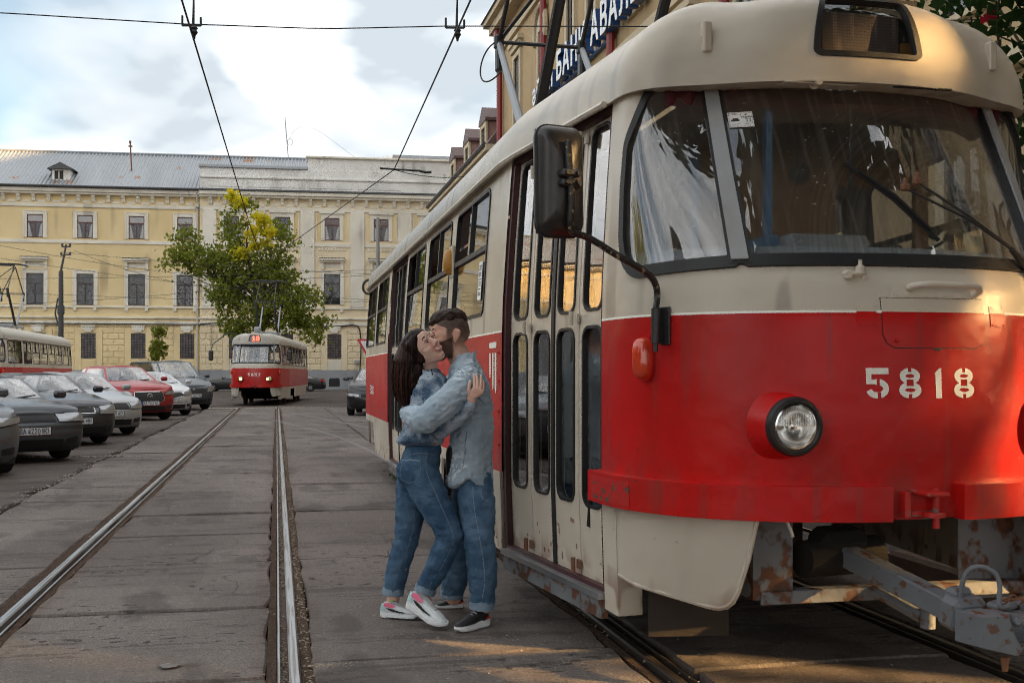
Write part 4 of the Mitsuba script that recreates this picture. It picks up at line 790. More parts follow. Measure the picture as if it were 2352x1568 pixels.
for nm, (x0, x1, ys) in cols.items():
    ys = list(ys)
    while ys[-1] < 44: ys.append(ys[-1] + rng.choice([1.5, 1.5, 1.45, 2.9]))
    ys[-1] = 45.36
    for a, b in zip(ys[:-1], ys[1:]):
        i += 1
        X0, X1 = x0, x1
        if nm == 'left': X0 = float(np.interp((a + b) / 2, RE[:, 1], RE[:, 0])) + 0.03
        if a > 15.5: X1 = {'right': 1.868, 'tram': 3.392}.get(nm, x1)      # beyond the point where the rails swing away
        put('slab', slab(X0 + gapw, X1 - gapw, a + gapw, b - gapw, i), 'slab_concrete', 'paving', smooth=25)
# gravel and dirt along the rails, litter
def stones(pts, r0, r1, seed):
    g = np.random.default_rng(seed); oct_ = np.array([[1, 0, 0], [-1, 0, 0], [0, 1, 0], [0, -1, 0], [0, 0, 1], [0, 0, -1.0]]); fo = np.array([[0, 2, 4], [2, 1, 4], [1, 3, 4], [3, 0, 4], [2, 0, 5], [1, 2, 5], [3, 1, 5], [0, 3, 5]])
    n = len(pts); r = g.uniform(r0, r1, (n, 1, 3)) * np.array([1.25, 1.1, 0.7]); a = g.uniform(0, 6.28, n)
    v = oct_[None] * r * g.uniform(0.75, 1.15, (n, 6, 1)); c, s = np.cos(a)[:, None], np.sin(a)[:, None]
    v = np.stack([v[..., 0] * c - v[..., 1] * s, v[..., 0] * s + v[..., 1] * c, v[..., 2]], -1) + np.asarray(pts)[:, None]
    return v.reshape(-1, 3), (fo[None] + (np.arange(n) * 6)[:, None, None]).reshape(-1, 3)
def along(n, xf, w, y0, y1, z, seed, pw=1.6):
    g = np.random.default_rng(seed); y = y0 + (y1 - y0) * g.random(n) ** pw; keep = meshkit.noise(np.c_[y * 1.7, y * 0, y * 0 + seed], 3) + 0.35 * g.random(n) > 0.42
    y = y[keep]; return np.c_[xf(y) + g.normal(0, w, len(y)), y, np.full(len(y), z) + g.uniform(-0.006, 0.006, len(y))]
one = lambda c: (lambda y: np.full(len(y), c))
def dirtstrip(x0, x1, y0, y1, z): return bb(x0, x1, y0, y1, z - 0.04, z + 0.012)
for x0, x1, lbl in ((0.112, 0.168, 0), (-0.045, 0.0, 0), (-1.595, -1.524, 0), (-1.415, -1.37, 0), (1.655, 1.70, 0)):
    put('soil', dirtstrip(x0, x1, -4, 44 if x1 < 1 else 15, -0.022), 'dirt', kind='structure'); 
put('gravel', cat([stones(along(2600, one(0.138), 0.018, 2.6, 26, -0.014, 1), 0.004, 0.011, 1), stones(along(1500, one(0.030), 0.013, 2.6, 22, -0.030, 2), 0.004, 0.009, 2), stones(along(500, one(-1.45), 0.012, 3.5, 22, -0.032, 3), 0.004, 0.009, 3),
    stones(along(700, xl, 0.03, 3.0, 14, -0.012, 5), 0.004, 0.010, 5), stones(along(500, lambda y: xl(y) + 0.06, 0.012, 3, 14, -0.03, 6), 0.004, 0.009, 6), stones(np.c_[rng.normal(0.26, 0.06, 110), rng.normal(5.20, 0.025, 110), np.full(110, 0.001)], 0.004, 0.010, 8)]), 'stone_light', kind='stuff'); tag('gravel', 'pale gravel lying along the rails and in the grooves', 'gravel')
put('gravel', cat([stones(along(1800, one(0.142), 0.022, 2.6, 26, -0.016, 11), 0.004, 0.010, 11), stones(along(900, one(-0.022), 0.009, 2.6, 20, -0.016, 12), 0.003, 0.008, 12), stones(along(900, one(-1.56), 0.022, 3.5, 26, -0.014, 13), 0.004, 0.009, 13), stones(along(700, lambda y: np.interp(y, yb_, xr_) + 0.1, 0.03, 3, 14, -0.006, 14), 0.004, 0.012, 14)]), 'stone_brown', kind='stuff'); tag('gravel_001', 'brown gravel packed beside the rails', 'gravel')
g_ = np.random.default_rng(5)
bits = np.c_[g_.uniform(-2.6, 4.2, 420), 3.2 + 16 * g_.random(420) ** 1.5, np.full(420, 0.004)]
edge_bits = RE[(RE[:, 1] > 5) & (RE[:, 1] < 24)]; edge_bits = edge_bits[g_.integers(0, len(edge_bits), 380)] + g_.normal(0, 0.05, (380, 2))
put('litter', cat([stones(bits, 0.003, 0.007, 21), stones(np.c_[edge_bits, np.full(380, 0.004)], 0.005, 0.014, 22)]), 'white_bits', kind='stuff'); tag('litter', 'pale crumbs and petals scattered over the slabs', 'litter')
a = at(390, 1528, z=0.004)
put('trodden_paper', ext(Polygon([(0.045 * math.cos(q) * (1 + 0.25 * math.sin(5 * q)), 0.04 * math.sin(q) * (1 + 0.2 * math.cos(3 * q))) for q in np.linspace(0, 6.28, 30)[:-1]]), 0.003), 'grey_paper', W=RZ(0, a)); tag('trodden_paper', 'trodden grey scrap of paper in the faint patch of sun', 'paper')
mat('grey_paper', P_(lambda p, n, uv: mix((0.17, 0.17, 0.17), (0.09, 0.085, 0.08), noise(p.x * 70, p.y * 70, 0.0))), 0.8)
# drain beside the parked cars
o = at(175, 1048, z=0)
dk = thing('drain_channel', 'broken drain slot with white grit beside the parked cars', 'drain')
put('slot', bx(1.55, 0.10, 0.01, (0, 0, 0.004)), 'dirt', dk, W=RZ(-0.20, o)); put('wet_rim', bx(0.7, 0.03, 0.006, (0.1, -0.10, 0.003)), 'wet', dk, W=RZ(-0.20, o))
put('grit', stones(np.c_[g_.normal(0.2, 0.45, 130), g_.normal(-0.09, 0.05, 130), np.full(130, 0.006)], 0.006, 0.018, 31), 'white_bits', dk, W=RZ(-0.20, o), kind='stuff')
mat('wet', (0.06, 0.06, 0.06), 0.35, spec=0.5)
for i in range(3):
    k = put('kerb_stone', bx(0.22, 0.96, 0.30, (0, 0, 0), 0.025), 'kerb_stone', W=RZ(0.01 * (i % 3 - 1), (4.15, 6.2 - i * 0.99, 0.03)))
    tag(k, ['brown kerb stone at the far end of the row beyond the coupler', 'middle brown kerb stone of the row beyond the coupler', 'brown kerb stone nearest the camera in the row beyond the coupler'][i], 'kerb stone', 'kerb stones beside the closest tram')
mat('moss', (0.05, 0.075, 0.02), 0.95)
mp = np.c_[g_.normal(1.60, 0.05, 300), g_.normal(13.6, 0.55, 300), np.full(300, 0.006)]
put('moss', stones(mp, 0.012, 0.03, 41), 'moss', kind='stuff'); tag('moss', 'green moss at the rail beside the rear of the closest tram', 'moss')
# ------------------------------------------------------------------ buildings
def plaster(c1, c2, dirt=(0.16, 0.13, 0.10), sc=0.35):
    def fn(p, n, uv):
        a = fbm(p.x * sc, p.y * sc, p.z * sc * 0.6, 4); s = noise(p.x * 2.3, p.y * 2.3, p.z * 0.22)
        col = mix(c1, c2, smoothstep(0.3, 0.75, a))
        return mix(col, dirt, smoothstep(0.62, 0.95, s * (0.6 + 0.6 * a)) * 0.55)
    return P_(fn)
bmp = P_(lambda p, n, uv: fbm(p.x * 4, p.y * 4, p.z * 4, 3))
mat('yellow_plaster', plaster((0.69, 0.56, 0.32), (0.62, 0.49, 0.265)), 0.9, spec=0.2, bump=bmp, bscale=0.01)
mat('pale_plaster', plaster((0.70, 0.60, 0.42), (0.62, 0.525, 0.35)), 0.9, spec=0.2, bump=bmp, bscale=0.01)
mat('white_trim', plaster((0.68, 0.645, 0.555), (0.58, 0.545, 0.46), (0.24, 0.21, 0.18), 0.8), 0.85, spec=0.2)
mat('parapet_white', plaster((0.66, 0.65, 0.62), (0.52, 0.51, 0.48), (0.10, 0.09, 0.085), 0.9), 0.85)
mat('plinth_grey', plaster((0.27, 0.285, 0.30), (0.21, 0.22, 0.235)), 0.9)
mat('roof_metal', P_(lambda p, n, uv: mix(mix((0.30, 0.32, 0.34), (0.24, 0.26, 0.28), noise(p.x * 0.9, p.y * 0.2, 0.0)), (0.26, 0.13, 0.06), smoothstep(0.62, 0.80, fbm(p.x * 0.35 + 2, p.y * 1.1, 3.0, 4)) * smoothstep(0.45, 0.6, noise(p.x * 1.6, p.z * 0.8, 1.0)))), 0.42, metal=0.35)
mat('roof_dark', (0.05, 0.052, 0.056), 0.5)
mat('frame_brown', (0.075, 0.022, 0.016), 0.55); mat('frame_dark', (0.035, 0.024, 0.02), 0.6)
mat('room_dark', (0.018, 0.018, 0.02), 0.8); mat('blind_pale', (0.45, 0.44, 0.42), 0.9); mat('blind_brown', (0.10, 0.035, 0.02), 0.9)
scene['m_house_glass'] = {'type': 'thindielectric', 'int_ior': 1.38, 'specular_transmittance': rgb((0.75, 0.76, 0.77))}
mat('glass_block', P_(lambda p, n, uv: mix((0.05, 0.045, 0.05), (0.13, 0.10, 0.09), cell_rand(p.x * 3.6 - 0.06 * p.z, p.z * 3.6))), 0.25, spec=0.6)
mat('downpipe_white', (0.46, 0.45, 0.40), 0.6)
WB = RZ(math.radians(-3.6), (-4.7, 93.0, 0.0))
far = thing('palace_building', 'long yellow three-storey building with a corrugated metal roof closing off the square', 'building')
def fb(name, mesh, m, parent=None, **k): return put(name, mesh, m, parent or far, smooth=False, W=WB, **k)
XL, XJ, XR = -62.0, -1.4, 34.0
fb('wall', bb(XL, XJ, 0.0, 14.0, 5.2, 16.2), 'yellow_plaster'); fb('wall', bb(XJ, XR, -0.45, 13.0, 5.2, 16.2), 'pale_plaster')
fb('ground_floor', bb(XL, XJ, 0.02, 14, 1.66, 5.2), 'yellow_plaster'); fb('ground_floor', bb(XJ, XR, -0.43, 13.0, 1.66, 5.2), 'pale_plaster')
fb('plinth', bb(XL, XJ - 0.001, -0.14, 13.9, 0, 1.66, 0.03), 'plinth_grey'); fb('plinth', bb(XJ, XR, -0.58, 12.9, 0, 1.66, 0.03), 'plinth_grey')
def yf(X): return 0.0 if X < XJ else -0.45
for (x0, x1, y0) in ((XL, XJ - 0.02, 0.0), (XJ, XR, -0.45)):
    for z0, z1, d, m in ((5.36, 5.66, 0.14, 'white_trim'), (5.86, 6.0, 0.20, 'white_trim'), (6.72, 6.88, 0.16, 'white_trim'), (11.92, 12.2, 0.10, 'white_trim'), (14.84, 15.12, 0.12, 'white_trim'), (15.85, 16.02, 0.45, 'white_trim'), (16.02, 16.32, 0.62, 'white_trim'), (16.32, 16.42, 0.72, 'roof_dark')):
        fb('string_course', bb(x0, x1, y0 - d, y0 + 0.01, z0, z1, 0.02), m)
# brackets and panels of the frieze
for X in np.arange(-17.9 - 1.155 * 4, 18.5, 1.155):
    y0 = yf(X)
    if abs(X - XJ) < 0.4: continue
    fb('bracket', mv(ext(Polygon([(0, 15.84), (-0.34, 15.84), (-0.32, 15.70), (-0.20, 15.55), (-0.12, 15.30), (0.0, 15.25)]), 0.26, 'yz'), (X - 0.13, y0, 0)), 'white_trim')
    fb('frieze_panel', bb(X + 0.30, X + 0.86, y0 - 0.04, y0 + 0.01, 15.18, 15.38, 0.015), 'white_trim')
def window(X, z0, z1, w, y0, style):
    """a window of the facade: opening lined dark, sash, panes, surround, sill"""
    wk = fb('window', bb(X - w / 2, X + w / 2, y0 - 0.005, y0 + 0.0, z0, z1), 'room_dark')
    zt = z0 + (z1 - z0) * 0.68; f = 0.055
    bars = [bb(X - w / 2, X - w / 2 + f, y0 - 0.06, y0 - 0.004, z0, z1), bb(X + w / 2 - f, X + w / 2, y0 - 0.06, y0 - 0.004, z0, z1), bb(X - w / 2 + f, X + w / 2 - f, y0 - 0.06, y0 - 0.004, z0, z0 + f), bb(X - w / 2 + f, X + w / 2 - f, y0 - 0.06, y0 - 0.004, z1 - f, z1), bb(X - w / 2 + f, X + w / 2 - f, y0 - 0.065, y0 - 0.004, zt - 0.05, zt + 0.05), bb(X - 0.045, X + 0.045, y0 - 0.062, y0 - 0.004, z0 + f, zt - 0.05)]
    if style == 2: bars += [bb(X - w / 2 + f, X - .045, y0 - 0.05, y0 - 0.004, z0 + (zt - z0) * 0.62, z0 + (zt - z0) * 0.62 + .03), bb(X + .045, X + w / 2 - f, y0 - 0.05, y0 - 0.004, z0 + (zt - z0) * 0.62, z0 + (zt - z0) * 0.62 + .03)]
    fb('sash', cat(bars), 'frame_brown' if style == 3 else 'frame_dark', wk)
    for a, b, c, d in ((X - w / 2 + f, X - 0.045, z0 + f, zt - 0.05), (X + 0.045, X + w / 2 - f, z0 + f, zt - 0.05), (X - w / 2 + f, X + w / 2 - f, zt + 0.05, z1 - f)):
        fb('pane', (np.array([[a, y0 - 0.03, c], [b, y0 - 0.03, c], [b, y0 - 0.03, d], [a, y0 - 0.03, d]]), np.array([[0, 1, 2], [0, 2, 3]])), 'house_glass', wk)
    if style == 3:
        h = rng.random()
        if h < 0.5: fb('blind', bb(X - w / 2 + f, X + w / 2 - f, y0 - 0.012, y0 - 0.006, zt + 0.05, z1 - f), 'blind_pale' if h < 0.3 else 'blind_brown', wk)
        for s in (-1, 1): fb('curtain', mv(ext(Polygon([(s * (w / 2 - f), z0 + f), (s * (w / 2 - f - 0.32), z0 + f), (s * (w / 2 - f - 0.10), zt - 0.1), (s * (w / 2 - f), zt - .1)]), 0.006, 'xz', y0 - 0.012), (X, 0, 0)), 'blind_pale', wk)
    if style == 2:
        h = rng.random()
        if h < 0.45: fb('blind', bb(X - w / 2 + f, X + w / 2 - f, y0 - 0.012, y0 - 0.006, z1 - (z1 - z0) * rng.uniform(.15, .6), z1 - f), ['blind_pale', 'blind_brown'][h < .2], wk)
    t = 0.26
    fb('surround', cat([bb(X - w / 2 - t, X - w / 2, y0 - 0.13, y0 + 0.01, z0 - 0.02, z1 + t, 0.02), bb(X + w / 2, X + w / 2 + t, y0 - 0.13, y0 + 0.01, z0 - 0.02, z1 + t, 0.02), bb(X - w / 2, X + w / 2, y0 - 0.127, y0 + 0.01, z1, z1 + t - 0.003, 0.02), bb(X - w / 2 - t - .05, X - w / 2 - t + .06, y0 - 0.16, y0, z0 - 0.02, z1 + t + .04), bb(X + w / 2 + t - .06, X + w / 2 + t + .05, y0 - 0.16, y0, z0 - 0.02, z1 + t + .04), bb(X - w / 2 - t, X + w / 2 + t, y0 - 0.16, y0, z1 + t - .003, z1 + t + .06)]), 'white_trim', wk)
    return wk
cols_l = [-14.34 - 3.9 * 2, -14.34 - 3.9, -14.34, -10.48, -6.47, -2.65]; cols_r = [1.11, 5.24, 9.29, 13.35, 17.4]
for i, X in enumerate(cols_l + cols_r):
    r = X > XJ; y0 = -0.45 if r else 0.0
    w = window(X, 12.36 + 0.12 * r, 14.2 + 0.12 * r, 1.22, y0, 3)
    w2 = window(X, 6.94 + 0.2 * r, 9.46 + 0.2 * r, 1.32, y0, 2)
    if r or i in (0, 2, 4):
        z = 9.95 + 0.2 * r
        fb('hood', cat([bb(X - 1.05, X + 1.05, y0 - 0.5, y0, z + 0.62, z + 0.80, 0.03), bb(X - 0.95, X + 0.95, y0 - 0.32, y0, z + 0.48, z + 0.62), bb(X - 0.92, X - 0.70, y0 - 0.24, y0, z - 0.15, z + 0.48, 0.02), bb(X + 0.70, X + 0.92, y0 - 0.24, y0, z - 0.15, z + 0.48, 0.02), bb(X - 0.70, X + 0.70, y0 - 0.03, y0, z + 0.02, z + 0.4)]), 'white_trim', w2)
        fb('hood_cover', bb(X - 1.07, X + 1.07, y0 - 0.53, y0, z + 0.802, z + 0.84), 'roof_dark', w2)
    for s in (-1, 1): fb('sill_bracket', bb(X + s * 0.78 - 0.12, X + s * 0.78 + 0.12, y0 - 0.22, y0, 6.46, 6.72, 0.02), 'white_trim', w2)
    if r:
        fb('bay_panel', cat([bb(X - 1.35, X - 1.27, y0 - .05, y0, 12.5, 14.6), bb(X + 1.27, X + 1.35, y0 - .05, y0, 12.5, 14.6)]), 'white_trim', w)
        fb('bay_hood', bb(X - 1.05, X + 1.05, y0 - 0.25, y0, 14.66, 14.82, 0.02), 'white_trim', w)
        [fb('yellow_field', bb(X + a, X + a + .35, y0 - .012, y0, 12.5, 14.6), 'yellow_plaster', w) for a in (-1.27, .92)]
        for k in range(9): fb('dentil', bb(X - 1.1 + 0.26 * k, X - 0.97 + 0.26 * k, y0 - .10, y0, 11.62, 11.86), 'white_trim', w)
for X0, X1 in ((-1.2, -0.1), (2.35, 3.85), (6.7, 7.85), (10.8, 11.96), (14.75, 15.9)): fb('pilaster', bb(X0, X1, -0.63, -0.44, 6.88, 14.84, 0.03), 'white_trim')
# ground floor: barred windows, keystones, rusticated blocks
gw = [-17.9, -14.1, -10.23, -6.34, -2.48, 1.5, 5.5, 9.47, 13.4, 17.3]
for X in gw:
    y0 = -0.43 if X > XJ else 0.02; w = 1.16
    wk = fb('barred_window', bb(X - w / 2, X + w / 2, y0 - 0.01, y0, 2.6, 4.66), 'glass_block')
    fb('bars', cat([bb(X - w / 2 + w / 5 * i - .015, X - w / 2 + w / 5 * i + .015, y0 - .06, y0 - .012, 2.6, 4.66) for i in range(1, 5)] + [bb(X - w / 2, X + w / 2, y0 - .055, y0 - .014, 2.6 + 2.06 / 9 * i - .013, 2.6 + 2.06 / 9 * i + .013) for i in range(1, 9)]), 'room_dark', wk, kind='stuff')
    m_ = 'white_trim' if X > XJ else 'yellow_plaster'
    fb('surround', cat([bb(X - w / 2 - 0.5, X - w / 2, y0 - 0.12, y0, 1.67, 5.0), bb(X + w / 2, X + w / 2 + 0.5, y0 - 0.12, y0, 1.67, 5.0), bb(X - w / 2, X + w / 2, y0 - 0.117, y0, 4.66, 4.997)]), 'pale_plaster' if X > XJ else 'yellow_plaster', wk)
    fb('apron', bb(X - w / 2, X + w / 2, y0 - 0.06, y0, 1.67, 2.5, 0.02), m_, wk)
    fb('keystone', mv(ext(Polygon([(-0.26, 4.75), (0.26, 4.75), (0.36, 5.3), (-0.36, 5.3)]), 0.30, 'xz', -0.30), (X, y0, 0)), 'white_trim', wk)
    for s in (-1, 1): fb('voussoir', mv(ext(Polygon([(s * .27, 4.9), (s * .45, 4.9), (s * .54, 5.3), (s * .37, 5.3)]), 0.24, 'xz', -0.24), (X, y0, 0)), 'white_trim', wk)
rust_y = [mikit.ply(bb(-0.5, 0.5, -0.075, 0, -0.225, 0.225, 0.03), 'm_yellow_plaster'), mikit.ply(bb(-0.5, 0.5, -0.075, 0, -0.225, 0.225, 0.03), 'm_pale_plaster')]
edges_ = sorted([XJ] + [X - 1.08 for X in gw] + [X + 1.08 for X in gw])
spans = [(a + 1.08, b - 1.08) for a, b in zip(gw[:-1], gw[1:])]
for a, b in spans:
    if a < XJ < b: parts = [(a, XJ - 0.15), (XJ + 0.1, b)]
    else: parts = [(a, b)]
    for p0, p1 in parts:
        for row in range(7):
            z = 1.92 + 0.50 * row; n = max(1, round((p1 - p0) / 1.0)); w = (p1 - p0) / n
            xs = [p0 + w * k for k in range(n + 1)]
            if row % 2 and n > 0: xs = [p0, p0 + w / 2] + [p0 + w * (k + .5) for k in range(1, n)] + [p1]
            for c0, c1 in zip(xs[:-1], xs[1:]):
                cx = (c0 + c1) / 2; y0 = -0.43 if cx > XJ else 0.02
                W = WB @ np.array([[(c1 - c0 - 0.05), 0, 0, cx], [0, 1, 0, y0], [0, 0, 1.0, z], [0, 0, 0, 1]])
                put('wall_block', None, None, far, shape=rust_y[1 if cx > XJ else 0], W=W)
fb('vent_arch', mv(ext(unary_union([sbox(-.45, .3, .45, .75), Point(0, .75).buffer(.45).intersection(sbox(-1, .7, 1, 1.0))]), 0.02, 'xz', -0.02), (9.47, -0.58, 0)), 'room_dark')
fb('downpipe', cat([tube([(XJ - 0.25, -0.2, 0.4), (XJ - 0.25, -0.2, 15.0)], 0.075, 8), tube(smoothpath([(XJ - 0.25, -0.2, 15.0), (XJ - 0.25, -0.4, 15.6), (XJ - 0.25, -0.62, 16.2)], 5), 0.075, 8), mv(bx(0.3, 0.3, 0.35, (0, 0, 0), 0.05), (XJ - 0.25, -0.3, 15.15))]), 'downpipe_white')
fb('service_cable', cat([tube([(-62, -0.24, 5.45), (XJ, -0.24, 5.42)], 0.04, 5), tube(smoothpath([(XJ, -0.6, 5.42), (5, -0.6, 5.38), (10.6, -0.62, 5.4), (11.45, -0.62, 5.3), (11.6, -0.62, 4.8), (11.6, -0.62, 2.0), (11.6, -0.62, 0.2)], 8), 0.06, 6)]), 'black_metal')
fb('cabinet', bx(0.35, 0.2, 0.3, (11.3, -0.65, 2.35), 0.02), 'grey_metal')
# corrugated roof in sheets, dormer, parapet of the projecting part
def rsheet(x0, x1, y0, z0, y1, z1, ribs):
    n = ribs * 10; x = np.linspace(x0, x1, n + 1); ph = np.linspace(0, 2 * pi * ribs, n + 1); o = 0.055 * np.clip(np.cos(ph) * 1.3, -0.6, 1)
    d = np.array([y1 - y0, z1 - z0]); d /= np.linalg.norm(d); nn = np.array([-d[1], d[0]])
    R = [np.c_[x, np.full(n + 1, y) + o * nn[0], np.full(n + 1, z) + o * nn[1]] for y, z in ((y0, z0), (y1, z1))]
    v, f = loft(R, closed=False, cap0=False, cap1=False); return v, f
px_ = 0.90
xs_ = np.arange(-26.4, 13.9, px_)
g2 = np.random.default_rng(3)
for i, X in enumerate(xs_):
    dz = g2.uniform(-0.012, 0.012); left = X < XJ - 0.3
    put('roof_sheet', rsheet(X, X + px_ + 0.02, -0.75 + dz if left else 1.2, 16.44 + dz if left else 17.75, 5.6, 20.35 + dz, 3), 'roof_metal', far, smooth=60, W=WB)
fb('roof_back', (np.array([[XL, 5.6, 20.3], [14.5, 5.6, 20.3], [14.5, 14.5, 16.4], [XL, 14.5, 16.4], [XL, -0.7, 16.40], [-26.4, -0.7, 16.40], [-26.4, 5.6, 20.3]]), np.array([[0, 1, 2], [0, 2, 3], [4, 5, 6], [4, 6, 0]])), 'roof_metal')
fb('gable', ext(Polygon([(-0.4, 16.4), (13, 16.4), (5.6, 20.9)]), 0.6, 'yz', 13.9), 'parapet_white')
fb('ridge_cap', tube([(XL, 5.6, 20.40), (14.0, 5.6, 20.40)], 0.11, 6), 'roof_metal')
fb('gutter', tube([(XL, -0.82, 16.42), (XJ, -0.82, 16.42)], 0.09, 6), 'roof_dark')
fb('parapet', bb(XJ, XR, -0.45, 0.6, 16.42, 18.3, 0.02), 'parapet_white'); fb('parapet', bb(7.3, XR, -0.35, 1.6, 18.3, 19.3, 0.02), 'parapet_white')
fb('parapet_coping', bb(XJ - 0.1, 7.28, -0.6, 1.3, 18.3, 18.55, 0.03), 'roof_metal'); fb('parapet_coping', bb(7.1, XR, -0.6, 1.8, 19.3, 19.48, 0.04), 'white_trim')
fb('parapet_ledge', bb(XJ, XR, -0.75, -0.40, 16.43, 16.55), 'roof_dark'); fb('parapet_ledge', bb(XJ, XR, -0.60, -0.44, 17.45, 17.62, 0.03), 'parapet_white')
for X0, X1 in ((-0.7, 2.0), (2.4, 6.8), (7.4, 11), (11.4, 15)): fb('parapet_panel', bb(X0, X1, -0.50, -0.44, 16.75, 17.3, 0.02), 'parapet_white')
fb('rear_wing', bb(14.6, 24.0, 1.7, 10, 18.0, 19.9), 'parapet_white'); fb('rear_roof', bb(14.4, 24.2, 1.4, 10.3, 19.9, 20.15), 'roof_metal')
dm = fb('dormer', cat([bb(-13.15, -11.75, 0.35, 3.0, 16.95, 18.0)]), 'parapet_white')
fb('roof', mv(ext(Polygon([(-1.05, 17.95), (1.05, 17.95), (0.0, 18.5)]), 3.2, 'xz', 0.05), (-12.45, 0, 0)), 'roof_dark', dm)
fb('window', bb(-13.0, -12.2, 0.335, 0.349, 17.1, 17.85), 'room_dark', dm); fb('sash', cat([bb(-13.02, -12.95, .32, .349, 17.08, 17.88), bb(-12.63, -12.57, .32, .349, 17.15, 17.8), bb(-12.25, -12.18, .32, .349, 17.08, 17.88), bb(-12.95, -12.25, .32, .349, 17.08, 17.14)]), 'white_trim', dm)
mast = lambda X, y, z0, h: tube([(X, y, z0), (X - 0.05 * h, y, z0 + h)], 0.06, 6)
k = put('roof_mast', cat([mast(-7.3, 2.4, 18.0, 2.7)]), 'rust', W=WB); tag(k, 'short rusty mast leaning on the corrugated roof', 'mast')
put('insulator', cat([mv(bx(0.3, 0.12, 0.12), (-7.42, 2.4, 20.4)), mv(bx(0.16, 0.14, 0.2), (-7.44, 2.4, 20.75))]), 'rust', k, W=WB)
k = put('roof_aerial', cat([tube([(5.4, 5.4, 20.3), (5.1, 5.4, 24.0)], 0.05, 6)]), 'grey_metal', W=WB); tag(k, 'thin aerial standing on the ridge of the corrugated roof', 'aerial')
put('coil', tube([(5.55 + 0.22 * math.cos(a), 5.4, 21.8 + 0.3 * math.sin(a)) for a in np.linspace(0, 6.28, 16)], 0.025, 5, cap=False), 'grey_metal', k, W=WB)
k = put('roof_wire', tube(smoothpath([(5.5, 5.4, 22.1), (6.5, 5.4, 23.2), (8.5, 5.6, 22.6), (13.8, 5.6, 20.8)], 8), 0.015, 4), 'grey_metal', W=WB); tag(k, 'slack wire drooping from the aerial across the roof', 'wire')

# the cream house behind the near tram, facing the tracks (its wall is the plane x = 10.5)
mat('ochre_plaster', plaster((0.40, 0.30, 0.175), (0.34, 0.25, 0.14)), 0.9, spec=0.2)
mat('ochre_trim', plaster((0.50, 0.43, 0.30), (0.42, 0.35, 0.24)), 0.85)
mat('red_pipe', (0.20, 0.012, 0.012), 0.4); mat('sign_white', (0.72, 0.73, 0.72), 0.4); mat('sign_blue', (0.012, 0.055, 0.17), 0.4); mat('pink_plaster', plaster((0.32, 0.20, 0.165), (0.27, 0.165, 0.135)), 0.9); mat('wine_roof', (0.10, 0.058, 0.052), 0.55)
bank = thing('bank_building', 'ochre building with red downpipes and a blue and white shop sign behind the closest tram', 'building')
def kb(name, mesh, m, parent=None, **k): return put(name, mesh, m, parent or bank, smooth=False, **k)
BX, BY0, BY1 = 10.5, -0.3, 51.0
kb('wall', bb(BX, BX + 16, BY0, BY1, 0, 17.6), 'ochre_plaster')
kb('eaves', cat([bb(BX - 0.75, BX + 16.5, BY0 - 0.7, BY1 + 0.75, 18.0, 18.25), bb(BX - 0.5, BX + 16, BY0 - .5, BY1 + 0.5, 17.6, 18.0)]), 'ochre_trim'); kb('roof', loft([np.array([[BX - .85, BY0 - .8, 18.25], [BX + 16.6, BY0 - .8, 18.25], [BX + 16.6, BY1 + .9, 18.25], [BX - .85, BY1 + .9, 18.25]]), np.array([[BX + 6, BY0 + 6, 21.5], [BX + 10, BY0 + 6, 21.5], [BX + 10, BY1 - 6, 21.5], [BX + 6, BY1 - 6, 21.5]])]), 'roof_dark')
for z0, z1, d in ((16.6, 16.9, 0.14), (11.2, 11.5, 0.16), (5.8, 6.1, 0.2)): kb('string_course', bb(BX - d, BX + .01, BY0, BY1, z0, z1), 'ochre_trim')
def sidewin(y, z0, z1, w, arch, parent=bank):
    wk = kb('window', bb(BX - 0.012, BX, y - w / 2, y + w / 2, z0, z1), 'room_dark')
    kb('sash', cat([bb(BX - 0.05, BX - .012, y - 0.04, y + 0.04, z0, z1)] + [bb(BX - 0.05, BX - .012, y - w / 2, y + w / 2, z0 + (z1 - z0) * q - 0.03, z0 + (z1 - z0) * q + 0.03) for q in (0.33, 0.66)] + [bb(BX - .055, BX - .012, y + s * w / 2 - .05, y + s * w / 2 + .05, z0, z1) for s in (-1, 1)]), 'frame_dark', wk)
    kb('pane', (np.array([[BX - .03, y + w / 2, z0], [BX - .03, y - w / 2, z0], [BX - .03, y - w / 2, z1], [BX - .03, y + w / 2, z1]]), np.array([[0, 1, 2], [0, 2, 3]])), 'house_glass', wk)
    fr = sbox(y - w / 2 - .24, z0 - .1, y + w / 2 + .24, z1 + .22).difference(sbox(y - w / 2, z0, y + w / 2, z1))
    if arch: fr = unary_union([fr, Point(y, z1).buffer(w / 2 + .24).difference(Point(y, z1).buffer(w / 2 * .2)).intersection(sbox(y - 2, z1 + .22, y + 2, z1 + 3))])
    kb('surround', mv(ext(fr, 0.12, 'yz', BX - 0.12)), 'ochre_trim', wk)
    if arch: kb('label_mould', mv(tube(np.array([(BX - 0.15, y + (w / 2 + .45) * math.cos(a), z1 + (w / 2 + .5) * math.sin(a)) for a in np.linspace(-0.5, pi + .5, 18)]), 0.11, 6)), 'ochre_trim', wk)
    else: kb('hood', cat([bb(BX - 0.28, BX, y - w / 2 - .5, y + w / 2 + .5, z1 + .55, z1 + .75), bb(BX - 0.2, BX, y - w / 2 - .38, y + w / 2 + .38, z1 + .3, z1 + .55)]), 'ochre_trim', wk)
for y, w, a in ((47.15, 1.1, 0), (42.55, 0.95, 1), (38.2, 0.85, 0), (35.5, 0.85, 0), (31.0, 0.95, 1), (27.0, .95, 1), (23.0, .95, 1), (19, .95, 1), (15, .95, 1), (11, .95, 1), (7, .95, 1), (3, .95, 1)):
    sidewin(y, 12.2, 15.2 if a else 15.4, w, a)
    if y < 30: sidewin(y, 7.0, 10.2, w, 0); sidewin(y, 1.8, 5.0, w, 0)
